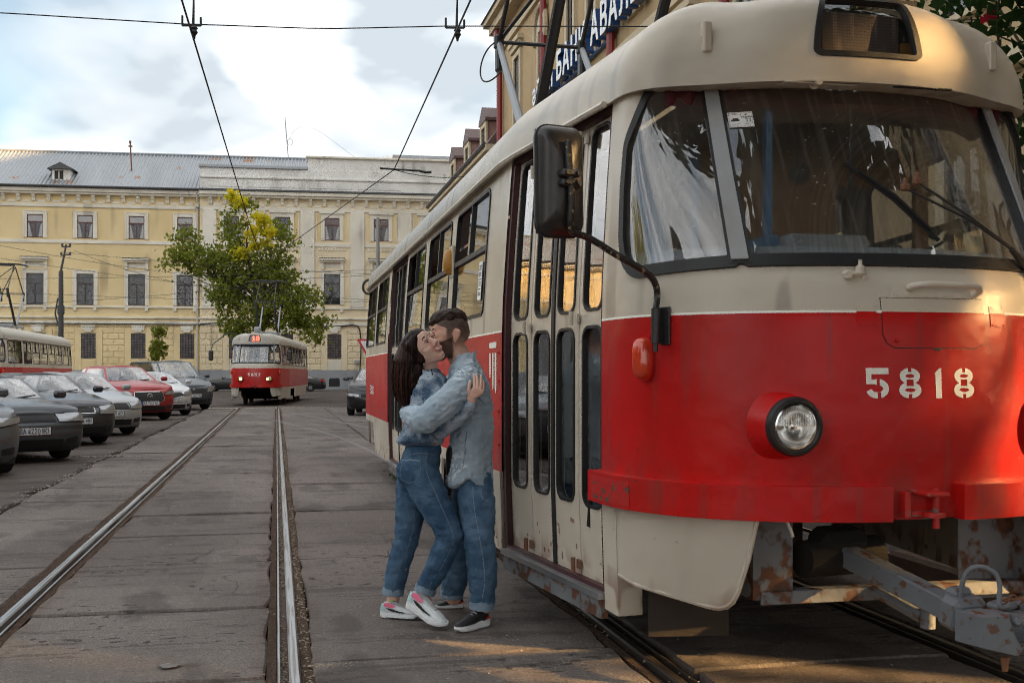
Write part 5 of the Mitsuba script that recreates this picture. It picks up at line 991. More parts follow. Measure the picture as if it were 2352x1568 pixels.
for y in (50.4, 41.8, 32.9, 24): kb('downpipe', tube([(BX - 0.2, y, 0.3), (BX - 0.2, y, 17.7)], 0.14, 8), 'red_pipe')
kb('drain_head', bx(0.4, 0.5, 0.7, (BX - 0.25, 50.4, 17.2), 0.06), 'red_pipe')
sg_ = kb('shop_sign', bb(BX - 0.16, BX - .02, 33.0, 43.5, 12.0, 12.08), 'sign_blue')
def signword(t_, h, ystart, z, adv):
    y = ystart
    for chx in t_:
        if chx == ' ': y -= h * .45; continue
        m = text(chx, h, 0.30, True); v, f = arr(m); v[:, 0] *= adv; wch = v[:, 0].max()
        V = np.c_[BX - 0.14 - v[:, 2], y - v[:, 0], z + v[:, 1]]
        kb('sign_letter', (V, f), 'sign_blue', sg_)
        V2 = V.copy(); V2[:, 0] = np.where(v[:, 2] > .15, BX - 0.455, BX - .44); kb('letter_face', (V2, f), 'sign_white', sg_)
        y -= wch + h * 0.13
    return y
y_ = signword('айзен', 0.78, 42.6, 12.12, 0.98); signword('БАНК АВАЛЬ', 1.02, y_ - 0.42, 12.12, 0.92)

# mansard house beyond it
man = thing('mansard_building', 'pink house with a dark red mansard roof and dormers beyond the ochre building', 'building')
def mb(name, mesh, m, parent=None, **k): return put(name, mesh, m, parent or man, smooth=False, **k)
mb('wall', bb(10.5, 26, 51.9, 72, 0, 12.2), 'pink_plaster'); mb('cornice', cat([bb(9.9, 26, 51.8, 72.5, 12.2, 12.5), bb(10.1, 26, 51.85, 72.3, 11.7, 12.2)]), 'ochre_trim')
mb('mansard_roof', loft([np.array([[9.95, 51.9, 12.5], [26, 51.9, 12.5], [26, 72.4, 12.5], [9.95, 72.4, 12.5]]), np.array([[12.3, 52.0, 15.5], [25, 52.0, 15.5], [25, 70.8, 15.5], [12.3, 70.8, 15.5]]), np.array([[16, 53, 16.6], [22, 53, 16.6], [22, 68, 16.6], [16, 68, 16.6]])]), 'wine_roof')
mb('gutter', tube([(9.85, 51.9, 12.5), (9.85, 72.4, 12.5)], 0.12, 6), 'roof_dark')
for y in (55.2, 60.2, 65.2):
    d = mb('dormer', bb(10.5, 13, y - 0.7, y + 0.7, 12.5, 14.3), 'pink_plaster')
    mb('gable', mv(ext(Polygon([(y - 0.95, 14.25), (y + 0.95, 14.25), (y + 0.95, 14.4), (y, 15.1), (y - 0.95, 14.4)]), 2.3, 'yz', 10.35)), 'wine_roof', d); mb('trim', cat([bb(10.4, 10.5, y - 0.82, y - 0.52, 12.6, 14.25), bb(10.4, 10.5, y + 0.52, y + 0.82, 12.6, 14.25), bb(10.4, 10.5, y - .52, y + .52, 14.0, 14.25)]), 'ochre_trim', d)
    mb('window', bb(10.47, 10.5, y - 0.5, y + 0.5, 12.7, 14.0), 'room_dark', d)
for y in np.arange(53, 70, 4.2):
    for z0 in (8.2, 4.2): mb('window', bb(10.47, 10.5, y, y + 1.2, z0, z0 + 2.2), 'room_dark')
def crest(y0, y1):
    o = [tube([(12.35, y0, 15.55), (12.35, y1, 15.55)], 0.05, 4), tube([(12.35, y0, 16.05), (12.35, y1, 16.05)], 0.04, 4)]
    for y in np.arange(y0 + .25, y1, 0.5): o.append(tube([(12.35, y + 0.2 * math.cos(a), 15.8 + 0.22 * math.sin(a)) for a in np.linspace(0, 6.28, 9)], 0.035, 4, cap=False))
    return cat(o)
mb('roof_cresting', crest(52, 70.5), 'roof_dark')

tall = thing('apartment_block', 'tall plain apartment block standing behind the mansard house', 'building')
put('wall', bb(30, 42, 44, 86, 0, 36), 'pale_plaster', tall, smooth=False)
for z in range(10):
    for y in range(10): put('window', bb(29.96, 29.998, 46 + 4 * y, 47.6 + 4 * y, 2 + 3.2 * z, 3.7 + 3.2 * z), 'room_dark', tall, smooth=False)
# ------------------------------------------------------------------ the couple
import manifold3d as mf
from scipy.spatial import cKDTree
_ball = {}
def ball(c, r, n=20):
    """ellipsoid points; r a number or (right, depth, up) half axes"""
    if n not in _ball:
        i = np.arange(n * 4) + 0.5; ph = np.arccos(1 - 2 * i / (n * 4)); th = pi * (1 + 5 ** 0.5) * i
        _ball[n] = np.c_[np.cos(th) * np.sin(ph), np.sin(th) * np.sin(ph), np.cos(ph)]
    b = _ball[n] * np.asarray(r, float)
    if np.ndim(r): b = b[:, :1] * rgt + b[:, 1:2] * fwd + b[:, 2:] * np.array([0, 0, 1.0])
    return b + np.asarray(c)
def hull(*balls): return mf.Manifold.hull_points(np.vstack([ball(c, r) for c, r in balls]))
def fuse(ms): return mf.Manifold.batch_boolean(ms, mf.OpType.Add)
def soft(M, edge, it=8, lam=0.5):
    from scipy.sparse import coo_matrix, diags
    m = M.refine_to_length(edge).to_mesh(); t = trimesh.Trimesh(np.array(m.vert_properties[:, :3], float), np.array(m.tri_verts), process=True)
    t.merge_vertices(); e = t.edges_unique; n = len(t.vertices)
    A = coo_matrix((np.ones(2 * len(e)), (np.r_[e[:, 0], e[:, 1]], np.r_[e[:, 1], e[:, 0]])), shape=(n, n)).tocsr(); A = diags(1 / np.maximum(np.asarray(A.sum(1)).ravel(), 1)) @ A
    v0 = np.array(t.vertices); v = v0.copy()
    for i in range(it):
        for l in (lam, -lam * 0.98): v = v + l * (A @ v - v)
    d = v - v0; r = np.linalg.norm(d, axis=1, keepdims=True); v = v0 + d * np.minimum(1, 0.03 / np.maximum(r, 1e-9))
    return v, np.array(t.faces)
def vnorm(m): return np.array(trimesh.Trimesh(m[0], m[1], process=False).vertex_normals)
def wrinkle(m, amp, k=(9, 9, 9), seed=0, ridge=False):
    v, f = m; q = meshkit.fbm(v * np.asarray(k), 3, seed)
    if ridge: q = 1 - np.abs(2 * q - 1) * 1.6
    return v + vnorm(m) * ((q - 0.5) * amp)[:, None], f
def q_(u, v, Z): return at(u, v, Z=Z)
def seam(m, pts, r=0.0022, lift=0.0015, k=8):
    """a stitched line lying on the cloth m through the points"""
    P = smoothpath(pts, k) if len(pts) > 2 else np.linspace(pts[0], pts[1], 2 * k)
    t = cKDTree(m[0]); n = vnorm(m); d, i = t.query(P, k=6)
    w = 1 / (d + 1e-3) ** 2; w /= w.sum(1, keepdims=True)
    Q = (m[0][i] * w[..., None]).sum(1); N = (n[i] * w[..., None]).sum(1); N /= np.linalg.norm(N, axis=1, keepdims=True)
    off = ((P - Q) * N).sum(1, keepdims=True); Q = P - N * off
    return tube(Q + N * lift, r, 5)
def denim(name, c1, c2, amp, extra=None, sc=1.0):
    def fn(p, n, uv):
        tw = noise((p.x + p.y) * 480 * sc, (p.z * 1.0) * 300 * sc, 1.0)
        a = fbm(p.x * 14, p.y * 14, p.z * 11, 4)
        col = mix(c1, c2, dr.clip(smoothstep(0.32, 0.70, a) * amp + (tw - 0.5) * 0.55, 0, 1))
        return extra(p, col) if extra else col
    mat(name, P_(fn), 0.85, spec=0.2, bump=P_(lambda p, n, uv: noise((p.x + p.y) * 300, p.z * 260, 0.0)), bscale=0.0012)
def rips(p, col):
    c = at(1068, 868, Z=5.83); d = dr.sqrt(dr.square(p.x - c[0]) + dr.square(p.y - c[1]) + dr.square((p.z - c[2]) * 0.8))
    m = smoothstep(0.56, 0.64, noise(p.x * 42, p.y * 42, p.z * 75)) * smoothstep(0.10, 0.04, d)
    c2 = at(1090, 838, Z=5.95); d2 = dr.sqrt(dr.square(p.x - c2[0]) + dr.square(p.y - c2[1]) + dr.square(p.z - c2[2]))
    m = dr.maximum(m, smoothstep(0.60, 0.66, noise(p.x * 50, p.y * 50, p.z * 60 + 5)) * smoothstep(0.09, 0.03, d2))
    c3 = at(1046, 1075, Z=5.9); d3 = dr.sqrt(dr.square(p.x - c3[0]) * 3 + dr.square(p.z - c3[2]))
    m = dr.maximum(m, smoothstep(0.58, 0.64, noise(p.x * 60, p.y * 60, p.z * 40 + 2)) * smoothstep(0.14, 0.05, d3))
    return mix(col, (0.60, 0.66, 0.70), m * 0.9)
denim('denim_light', (0.30, 0.385, 0.455), (0.39, 0.47, 0.53), 0.8, rips)
denim('denim_acid', (0.045, 0.085, 0.145), (0.36, 0.43, 0.50), 1.0, sc=0.8)
denim('denim_mid', (0.030, 0.070, 0.130), (0.080, 0.145, 0.225), 0.8)
denim('denim_mid_man', (0.042, 0.088, 0.152), (0.100, 0.170, 0.255), 0.8)
denim('denim_cuff', (0.13, 0.185, 0.25), (0.22, 0.29, 0.36), 0.8)
mat('stitch', (0.20, 0.26, 0.33), 0.8); mat('stitch_dark', (0.12, 0.165, 0.22), 0.8)
def skin(name, c, flush):
    mat(name, P_(lambda p, n, uv: mix(c, flush, smoothstep(0.45, 0.75, fbm(p.x * 26, p.y * 26, p.z * 26)) * 0.6) * (0.94 + 0.12 * noise(p.x * 300, p.y * 300, p.z * 300))), 0.5, spec=0.35)
skin('skin_man', (0.58, 0.36, 0.27), (0.52, 0.26, 0.19)); skin('skin_woman', (0.62, 0.40, 0.31), (0.57, 0.30, 0.235))
def hairmat(name, c1, c2, fx, fy, fz): mat(name, P_(lambda p, n, uv: mix(c1, c2, smoothstep(0.35, 0.8, noise(p.x * fx + p.y * fy, p.z * fz, p.y * 40)))), 0.5, spec=0.18)

def hw_fn(p, n, uv):
    o = at(936, 850, Z=6.0); a = dr.atan2(p.y - o[1], p.x - o[0])
    st = noise(a * 26, p.z * 2.2, 1.0) * 0.6 + noise(a * 90, p.z * 3.0, 4.0) * 0.4
    return mix((0.008, 0.004, 0.0035), (0.085, 0.034, 0.024), smoothstep(0.42, 0.85, st))
mat('hair_woman', P_(hw_fn), 0.42, spec=0.12)
hairmat('hair_man', (0.014, 0.008, 0.006), (0.055, 0.028, 0.018), 260, 260, 200)
mat('beard', P_(lambda p, n, uv: mix((0.05, 0.026, 0.018), (0.14, 0.07, 0.05), noise(p.x * 420, p.y * 420, p.z * 300))), 0.7)
mat('stubble', P_(lambda p, n, uv: mix((0.045, 0.03, 0.026), (0.155, 0.095, 0.075), noise(p.x * 330, p.y * 330, p.z * 330))), 0.7)
mat('lip', (0.46, 0.17, 0.145), 0.4); mat('teeth', (0.72, 0.70, 0.66), 0.3); mat('eye_dark', (0.012, 0.008, 0.007), 0.2); mat('eye_white', (0.62, 0.60, 0.57), 0.3)
mat('shoe_white', (0.62, 0.66, 0.67), 0.55); mat('shoe_grey', (0.30, 0.31, 0.31), 0.6); mat('shoe_black', (0.012, 0.012, 0.013), 0.55); mat('shoe_pink', (0.72, 0.16, 0.27), 0.6); mat('shoe_mint', (0.42, 0.60, 0.60), 0.6); mat('shoe_red', (0.55, 0.03, 0.02), 0.6); mat('sole_white', (0.70, 0.72, 0.73), 0.6); mat('shoe_lime', (0.25, 0.55, 0.05), 0.6)
mat('nail', (0.70, 0.68, 0.68), 0.25); mat('gold', (0.75, 0.55, 0.22), 0.25, metal=1.0); mat('belt_dark', (0.012, 0.010, 0.012), 0.6)
UP = np.array([0, 0, 1.0])
def basis(f, u):
    u = np.asarray(u, float); u = u[0] * rgt + u[1] * fwd + u[2] * UP; f = f[0] * rgt + f[1] * fwd + f[2] * UP
    u = u / np.linalg.norm(u); f = f - u * (f @ u); f /= np.linalg.norm(f); return f, u, np.cross(u, f)     # forward, up, left
def head_pieces(o, B, k, fem=False):
    f, u, s = B; P = lambda a, b, c=0.0: np.asarray(o) + k * (a * f + b * u + c * s)
    H = lambda *l: mf.Manifold.hull_points(np.vstack([ball(P(*c), r * k, 14) for c, r in l]))
    j = 0.85 if fem else 1.0
    out = [H(((-.016, .032), .090), ((.014, .040), .083), ((-.03, .02), .078)), H(((.030, .01, .018), .062), ((.030, .01, -.018), .062), ((.042, -.03, .022), .042), ((.042, -.03, -.022), .042)),
           H(((.040, -.03, .03), .038), ((.040, -.03, -.03), .038), ((.058, -.088, .014 * j), .030), ((.058, -.088, -.014 * j), .030), ((.072, -.102), .020), ((.0, -.062, .043 * j), .024), ((.0, -.062, -.043 * j), .024)),
           H(((.076, .030, .026), .019), ((.076, .030, -.026), .019), ((.072, .055), .03)),
           H(((.092, .022), .008), ((.113, -.020), .0115), ((.096, -.030, .013), .008), ((.096, -.030, -.013), .008)),
           H(((.094, -.052, .012), .010), ((.094, -.052, -.012), .010), ((.083, -.054, .024), .007), ((.083, -.054, -.024), .007)),
           H(((.092, -.066, .009), .010), ((.092, -.066, -.009), .010)), H(((.086, -.092, .0), .015), ((.08, -.095, 0.01), .014), ((.08, -.095, -.01), .014)),
           H(((.068, -.028, .040), .022), ((.05, -.02, .05), .022), ((.06, -.05, .036), .02)), H(((.068, -.028, -.040), .022), ((.05, -.02, -.05), .022), ((.06, -.05, -.036), .02))]
    for q in (-1, 1):
        out.append(mf.Manifold.hull_points(np.vstack([ball(P(-.012, .022, q * .080), .010 * k, 10), ball(P(-.032, .014, q * .092), .011 * k, 10), ball(P(-.028, -.008, q * .090), .010 * k, 10), ball(P(-.010, -.034, q * .076), .0085 * k, 10)])))
    return out, P
def add_face(pk, o, B, k, fem, P):
    f, u, s = B
    for q in (-1, 1):
        put('eye', tube(smoothpath([P(.0865, .013, q * .017), P(.0905 if fem else .0885, .0095, q * .030), P(.0775, .0115, q * .044)], 4), [.0014 * k, .002 * k, .003 * k, .0034 * k, .0036 * k, .0034 * k, .003 * k, .0022 * k, .0014 * k], 7), 'eye_dark', pk, smooth=60)
        b = [P(.088, .032 + (.004 if fem else 0), q * .012), P(.092, .040 + (.005 if fem else 0), q * .028), P(.078, .036, q * .046)]
        put('eyebrow', tube(smoothpath(b, 4), [.003 * k] * 3 + [.0045 * k] * 3 + [.0025 * k] * 3, 6), 'hair_man', pk)
        if fem: put('eyelash', tube(smoothpath([P(.090, .019, q * .018), P(.094, .022, q * .032), P(.080, .017, q * .047)], 4), .0022 * k, 5), 'eye_dark', pk)
def foot(heel, toe, lift, m_up, m_sole, pk, L=0.285, woman=False, side=1):
    """a trainer from heel to toe; lift raises the heel"""
    heel, toe = np.asarray(heel, float), np.asarray(toe, float); x = toe - heel; Ln = np.linalg.norm(x); x /= Ln
    W = frame(heel, x); k = Ln / 0.29
    sx = np.linspace(0, 1, 26); hw = np.interp(sx, [0, .04, .12, .35, .6, .78, .92, .98, 1], [.012, .032, .040, .036, .046, .048, .036, .02, .006]) * k
    y0 = np.interp(sx, [0, .4, .7, 1], [0, .003, -.002, .006]) * side
    zb = np.interp(sx, [0, .06, .2, .7, .9, 1], [.014, .002, 0, 0, .006, .022]); zt = np.interp(sx, [0, .08, .2, .33, .45, .6, .75, .9, 1], [.050, .048, .040, .048, .040, .034, .036, .034, .036])
    R = []
    for a, h, yy, b, t in zip(sx, hw, y0, zb, zt):
        R.append(np.array([[a * .29, yy - h, b + .004], [a * .29, yy - h * .9, b], [a * .29, yy + h * .9, b], [a * .29, yy + h, b + .004], [a * .29, yy + h * 1.06, (b + t) / 2], [a * .29, yy + h, t], [a * .29, yy - h, t], [a * .29, yy - h * 1.06, (b + t) / 2]]) * k)
    so = loft(R); sk = put('shoe', mv((so[0], so[1][:, ::-1]), W=W), m_sole, pk, smooth=50)
    H = lambda *l: mf.Manifold.hull_points(np.vstack([np.asarray(c) * k + ball([0, 0, 0], 1, 12) @ np.diag(np.broadcast_to(np.asarray(r) * k, 3)) for c, r in l]))
    up = fuse([H(((.042, 0, .06), (.036, .033, .03)), ((.055, 0, .098), (.040, .034, .012)), ((.13, 0, .05), (.05, .036, .025))), H(((.13, 0, .055), (.05, .036, .032)), ((.10, 0, .085), (.035, .032, .014)), ((.215, 0, .042), (.05, .040, .022))), H(((.215, 0, .042), (.05, .040, .020)), ((.255, 0, .036), (.026, .03, .016)))])
    um = soft(up, 0.010, 5); put('upper', mv(um, W=W), m_up, sk, smooth=60)
    tr = cKDTree(um[0]); nn = vnorm(um)
    def patch(pts, m, lift=0.004):
        for sd in (-1, 1):
            pg = Polygon(pts); v, t = gridclip(pg, np.linspace(-.02, .31, 34), np.linspace(0, .13, 18)); V = np.c_[v[:, 0], np.full(len(v), sd * .05), v[:, 1]] * k
            # drop each point sideways onto the upper
            best = np.array([um[0][(lambda c: c[np.argmax(um[0][c, 1] * sd)])(np.where((np.abs(um[0][:, 0] - q[0]) < .012) & (np.abs(um[0][:, 2] - q[2]) < .012))[0])] if ((np.abs(um[0][:, 0] - q[0]) < .012) & (np.abs(um[0][:, 2] - q[2]) < .012)).any() else q * [1, .6, 1] for q in V])
            V[:, 1] = best[:, 1] + sd * lift
            put('panel', mv((V, t if sd < 0 else t[:, ::-1]), W=W), m, sk, smooth=60)
    if woman:
        patch([(.035, .088), (.045, .112), (.075, .115), (.13, .092), (.115, .080), (.08, .078)], 'shoe_pink'); patch([(.005, .05), (.02, .11), (.045, .108), (.045, .055)], 'shoe_mint', .003)
        patch([(.06, .078), (.10, .072), (.15, .058), (.20, .050), (.20, .044), (.14, .046), (.09, .055), (.06, .07)], 'shoe_black', .005)
        put('tongue', mv(tube(smoothpath([(.085 * k, 0, .112 * k), (.12 * k, 0, .098 * k), (.165 * k, 0, .078 * k), (.20 * k, 0, .066 * k)], 5), 0.016 * k, 8), W=W), 'shoe_grey', sk); put('tongue_tab', mv(bx(.02 * k, .03 * k, .012 * k, (.085 * k, 0, .122 * k), .003), W=W), 'shoe_lime', sk)
        put('tread', mv(tube([(0.005, 0, .006), (.08, 0, .003), (.2, 0, .002), (.27, 0, .012)], [.02, .034, .04, .02], 8, flat=.12), W=W), 'shoe_black', sk)
    else:
        put('laces', mv(cat([tube([((.10 + .022 * i) * k, -.022 * k, (.100 - .010 * i) * k), ((.105 + .022 * i) * k, 0, (.112 - .012 * i) * k), ((.10 + .022 * i) * k, .022 * k, (.100 - .010 * i) * k)], .004 * k, 5) for i in range(5)]), W=W), 'shoe_grey', sk)
        patch([(.0, .05), (.012, .066), (.05, .062), (.06, .05)], 'shoe_red', .004)
    return sk
def chain(*pr): return [hull(a, b) for a, b in zip(pr[:-1], pr[1:])]
def finger(pts, r): return [mf.Manifold.hull_points(np.vstack([ball(a, ra, 9), ball(b, rb, 9)])) for (a, ra), (b, rb) in zip(zip(pts[:-1], r[:-1]), zip(pts[1:], r[1:]))]

# ---- the man
M_ = thing('person', 'bearded man in a light denim shirt and blue jeans kissing the woman', 'person', None)
Bm = basis((-0.965, -0.22, -0.14), (-0.10, 0.0, 1.0)); om = q_(1034, 771, 6.05); km = 1.06

def man_skin(p, n, uv):
    d = [p.x - om[0], p.y - om[1], p.z - om[2]]
    f, u, l = [(d[0] * float(v[0]) + d[1] * float(v[1]) + d[2] * float(v[2])) / km for v in Bm]
    l = dr.abs(l); w = 0.010 * (noise(p.x * 240, p.y * 240, p.z * 240) - 0.5)
    inhead = smoothstep(0.17, 0.15, dr.sqrt(f * f + u * u + l * l))
    fb = 0.030 + 0.045 * smoothstep(0.035, 0.065, u)
    hair = smoothstep(0.006, -0.006, f - fb + w) * smoothstep(-0.075, -0.030, u + w) * inhead
    ear = smoothstep(1.15, 0.9, dr.sqrt(dr.square((f + 0.021) / 0.024) + dr.square((u + 0.004) / 0.036))) * smoothstep(0.074, 0.080, l)
    behind = smoothstep(-0.006, -0.016, f) * smoothstep(-0.012, -0.03, u) * smoothstep(-0.075, -0.05, f)
    cheek = -0.018 - 0.30 * (f - 0.028)
    beard = smoothstep(0.005, -0.005, u - cheek + w) * smoothstep(-0.135, -0.112, u) * smoothstep(-0.004, 0.006, f + w) * inhead
    must = smoothstep(0.004, 0.0, dr.abs(u + 0.043) - 0.006) * smoothstep(0.075, 0.085, f) * inhead
    lips = smoothstep(0.008, 0.005, dr.abs(u + 0.058)) * smoothstep(0.084, 0.09, f)
    skin_ = mix((0.58, 0.36, 0.27), (0.53, 0.27, 0.20), smoothstep(0.45, 0.75, fbm(p.x * 26, p.y * 26, p.z * 26)) * 0.6 + 0.5 * ear)
    g = noise(p.x * 420, p.y * 420, p.z * 420)
    dens = smoothstep(-0.045, 0.05, u) * 0.45 + 0.5
    col = mix(skin_, mix((0.030, 0.018, 0.014), (0.085, 0.055, 0.042), g), hair * dens * (1 - ear) * (1 - behind * 0.4))
    return mix(col, mix((0.030, 0.016, 0.011), (0.10, 0.052, 0.036), g), dr.maximum(beard, must) * (1 - lips) * (1 - ear) * 0.92)
hp, Pm = head_pieces(om, Bm, km)
neck_m = [hull((om + Bm[0] * -.012 - UP * .05, .062), (q_(1066, 838, 6.06), .066))]
hand_m = fuse([hull((q_(946, 948, 5.86), .028), (q_(934, 946, 5.97), (.022, .03, .036)))] + sum([finger([q_(934, 940 + 5 * i, 5.97), q_(926, 940 + 5.5 * i, 6.04), q_(928, 943 + 5.5 * i, 6.11)], [.0095, .009, .0085]) for i in range(4)], []))
core_m = chain((q_(1086, 1080, 6.05), (.07, .10, .07)), (q_(1082, 960, 6.05), (.09, .14, .10)), (q_(1072, 880, 6.05), (.10, .18, .06)))
legs_m = chain((q_(1090, 1100, 6.0), .06), (q_(1099, 1238, 5.9), .06), (q_(1110, 1392, 5.93), .045)) + chain((q_(1082, 1100, 6.11), .06), (q_(1064, 1250, 6.2), .06), (q_(1042, 1372, 6.33), .045))
arms_m = chain((q_(1078, 872, 5.92), .055), (q_(978, 962, 5.73), .042), (q_(944, 948, 5.88), .030))
scene[M_] = mikit.ply(soft(fuse(hp + neck_m + [hand_m] + core_m + legs_m + arms_m), 0.0065, 5), 'm_head_man', smooth=True)
mat('head_man', P_(man_skin), 0.5, spec=0.3)
add_face(M_, om, Bm, km, False, Pm)
def hd(B, o, k, l): return mf.Manifold.hull_points(np.vstack([ball(np.asarray(o) + k * (c[0] * B[0] + c[1] * B[1] + c[2] * B[2]), r * k, 14) for c, r in l]))
top = fuse([hd(Bm, om, km, [((-.035, .075, 0), .066), ((.0, .082, .02), .058), ((.0, .082, -.02), .058), ((.03, .086, 0), .056), ((.055, .082, .0), .046), ((.06, .085, .03), .028), ((.06, .085, -.03), .028)]), hd(Bm, om, km, [((.055, .085, .03), .030), ((.055, .085, -.03), .030), ((.086, .075, .02), .018), ((.086, .075, -.025), .018), ((.060, .105, 0), .02)])])
tm = soft(top, 0.007, 4); tq = np.c_[(tm[0] - om) @ Bm[0] * 18, (tm[0] - om) @ Bm[1] * 40, (tm[0] - om) @ Bm[2] * 110]; tm = (tm[0] + vnorm(tm) * ((meshkit.fbm(tq, 3, 3) - .5) * 0.014)[:, None], tm[1]); put('hair', tm, 'hair_man', M_, smooth=60)
be = fuse([hd(Bm, om, km, [((.076, -.106, 0), .024), ((.060, -.096, .016), .030), ((.060, -.096, -.016), .030)])])
put('beard', wrinkle(soft(be, 0.006, 4), 0.006, (90, 90, 90), 6), 'beard', M_, smooth=60)
put('lips', tube(smoothpath([Pm(.098, -.054, .018), Pm(.106, -.055, 0), Pm(.098, -.054, -.018)], 4), .006, 6), 'lip', M_)
# shirt
tor = [(1078, 1104, .130, .192), (1082, 1050, .114, .175), (1084, 985, .118, .185), (1080, 925, .122, .20), (1076, 880, .112, .205), (1070, 848, .085, .165), (1068, 824, .062, .082)]
sh = [hull((q_(a, b, 6.05), (c, d, .035)), (q_(a2, b2, 6.05), (c2, d2, .03))) for (a, b, c, d), (a2, b2, c2, d2) in zip(tor[:-1], tor[1:])]
sh += chain((q_(1077, 874, 5.90), (.078, .075, .078)), (q_(1034, 920, 5.78), .078), (q_(976, 965, 5.70), .070), (q_(950, 955, 5.82), .056), (q_(940, 950, 5.93), .047))
sh += chain((q_(1056, 878, 6.22), (.07, .07, .075)), (q_(985, 935, 6.32), .07), (q_(948, 945, 6.22), .05))
sm = soft(fuse(sh), 0.009, 9)
hem = sm[0][:, 2] < q_(0, 1092, 6.05)[2]
uu = (sm[0] - q_(1080, 1100, 6.05)) @ rgt
sm[0][hem, 2] += np.where(hem, 0.055 * np.exp(-(uu / 0.05) ** 2) - 0.01, 0)[hem]
sm = wrinkle(sm, 0.012, (12, 12, 20), 11, True); sm = wrinkle(sm, 0.008, (26, 26, 40), 12, True)
put('denim_shirt', sm, 'denim_light', M_, smooth=60)
col = [q_(1092, 808, 5.99), q_(1084, 815, 5.965), q_(1070, 828, 5.955), q_(1045, 846, 5.97), q_(1030, 850, 6.02)]
sk_ = M_ + '__denim_shirt'
put('collar', loft([np.array(smoothpath([c + UP * 0.0 for c in col], 5)), np.array(smoothpath([c + UP * 0.012 + rgt * .002 for c in col], 5)), np.array(smoothpath([c - UP * 0.052 + rgt * 0.006 - fwd * .018 for c in col], 5)), np.array(smoothpath([c - UP * 0.052 + rgt * 0.002 - fwd * .010 for c in col], 5))], closed=False, cap0=False, cap1=False), 'denim_light', sk_, smooth=50)
pass
for pts in ([(1122, 930, 5.88), (1112, 915, 5.84), (1098, 908, 5.82)], [(1052, 846, 5.90), (1064, 856, 5.84), (1080, 872, 5.82), (1090, 895, 5.82), (1094, 915, 5.82)], [(1070, 990, 5.86), (1066, 1040, 5.87), (1063, 1075, 5.88)]):
    put('seam', seam(sm, [q_(*p) for p in pts], 0.0026, -0.0008), 'stitch_dark', sk_)
put('undershirt', hull((q_(1045, 1040, 6.05), (.05, .1, .06)), (q_(1045, 1090, 6.05), (.05, .1, .03))), 'belt_dark', M_, smooth=60)
# jeans
jm = [hull((q_(1084, 1095, 6.05), (.108, .155, .06)), (q_(1086, 1050, 6.05), (.098, .145, .05)))] + chain((q_(1090, 1105, 5.98), (.098, .085, .09)), (q_(1096, 1160, 5.94), (.098, .088, .08)), (q_(1099, 1240, 5.90), (.083, .078, .07)), (q_(1109, 1310, 5.91), (.080, .075, .07)), (q_(1108, 1384, 5.93), (.064, .062, .03))) + chain((q_(1080, 1105, 6.13), (.095, .085, .09)), (q_(1068, 1200, 6.18), .085), (q_(1062, 1262, 6.21), .076), (q_(1046, 1330, 6.28), .072), (q_(1038, 1360, 6.32), (.064, .062, .03)))
jmm = wrinkle(wrinkle(soft(fuse(jm), 0.012, 7), 0.012, (11, 11, 22), 21, True), 0.006, (26, 26, 48), 22, True)
put('jeans', jmm, 'denim_mid_man', M_, smooth=60); jk = M_ + '__jeans'
for pts in ([(1085, 1115, 5.86), (1092, 1180, 5.85), (1102, 1240, 5.83), (1112, 1310, 5.84), (1108, 1370, 5.87)],): put('seam', seam(jmm, [q_(*p) for p in pts], 0.002, 0.0004), 'stitch', jk)
for pts in ([(1106, 1122, 5.88), (1108, 1142, 5.86), (1122, 1150, 5.88)],): put('pocket_seam', seam(jmm, [q_(*p) for p in pts], 0.0022, 0.001), 'stitch', jk)
def cuff(c, r, h, ax, pk, sq=1.0):
    m = lathe([(r * .93, h * .5), (r * 1.02, h * .52), (r * 1.06, h * .3), (r * 1.05, -h * .4), (r * 1.0, -h * .5), (r * .92, -h * .48), (r * .9, h * .4)], 24)
    W = np.eye(4); z = np.asarray(ax, float); z /= np.linalg.norm(z); x = np.cross([0, 1, 0], z); x /= np.linalg.norm(x); W[:3, 0], W[:3, 1], W[:3, 2], W[:3, 3] = x, np.cross(z, x), z, c
    put('turn_up', wrinkle(mv(m, W=W), 0.006, (30, 30, 30), 4), 'denim_cuff', pk, smooth=50)
cuff(q_(1107, 1388, 5.93), .067, .048, (0.1, 0, 1), jk); cuff(q_(1037, 1363, 6.325), .066, .046, (0.1, 0, 1), jk)
zg = lambda u, v, z: at(u, v, z=z)
foot(at(1121, 1434, z=0.0), at(1055, 1443, z=0.0) + rgt * -0.02 - fwd * 0.10, 0, 'shoe_black', 'sole_white', M_)
foot(at(1066, 1394, z=0.0), at(1000, 1392, z=0.0) - fwd * .05, 0, 'shoe_black', 'sole_white', M_)

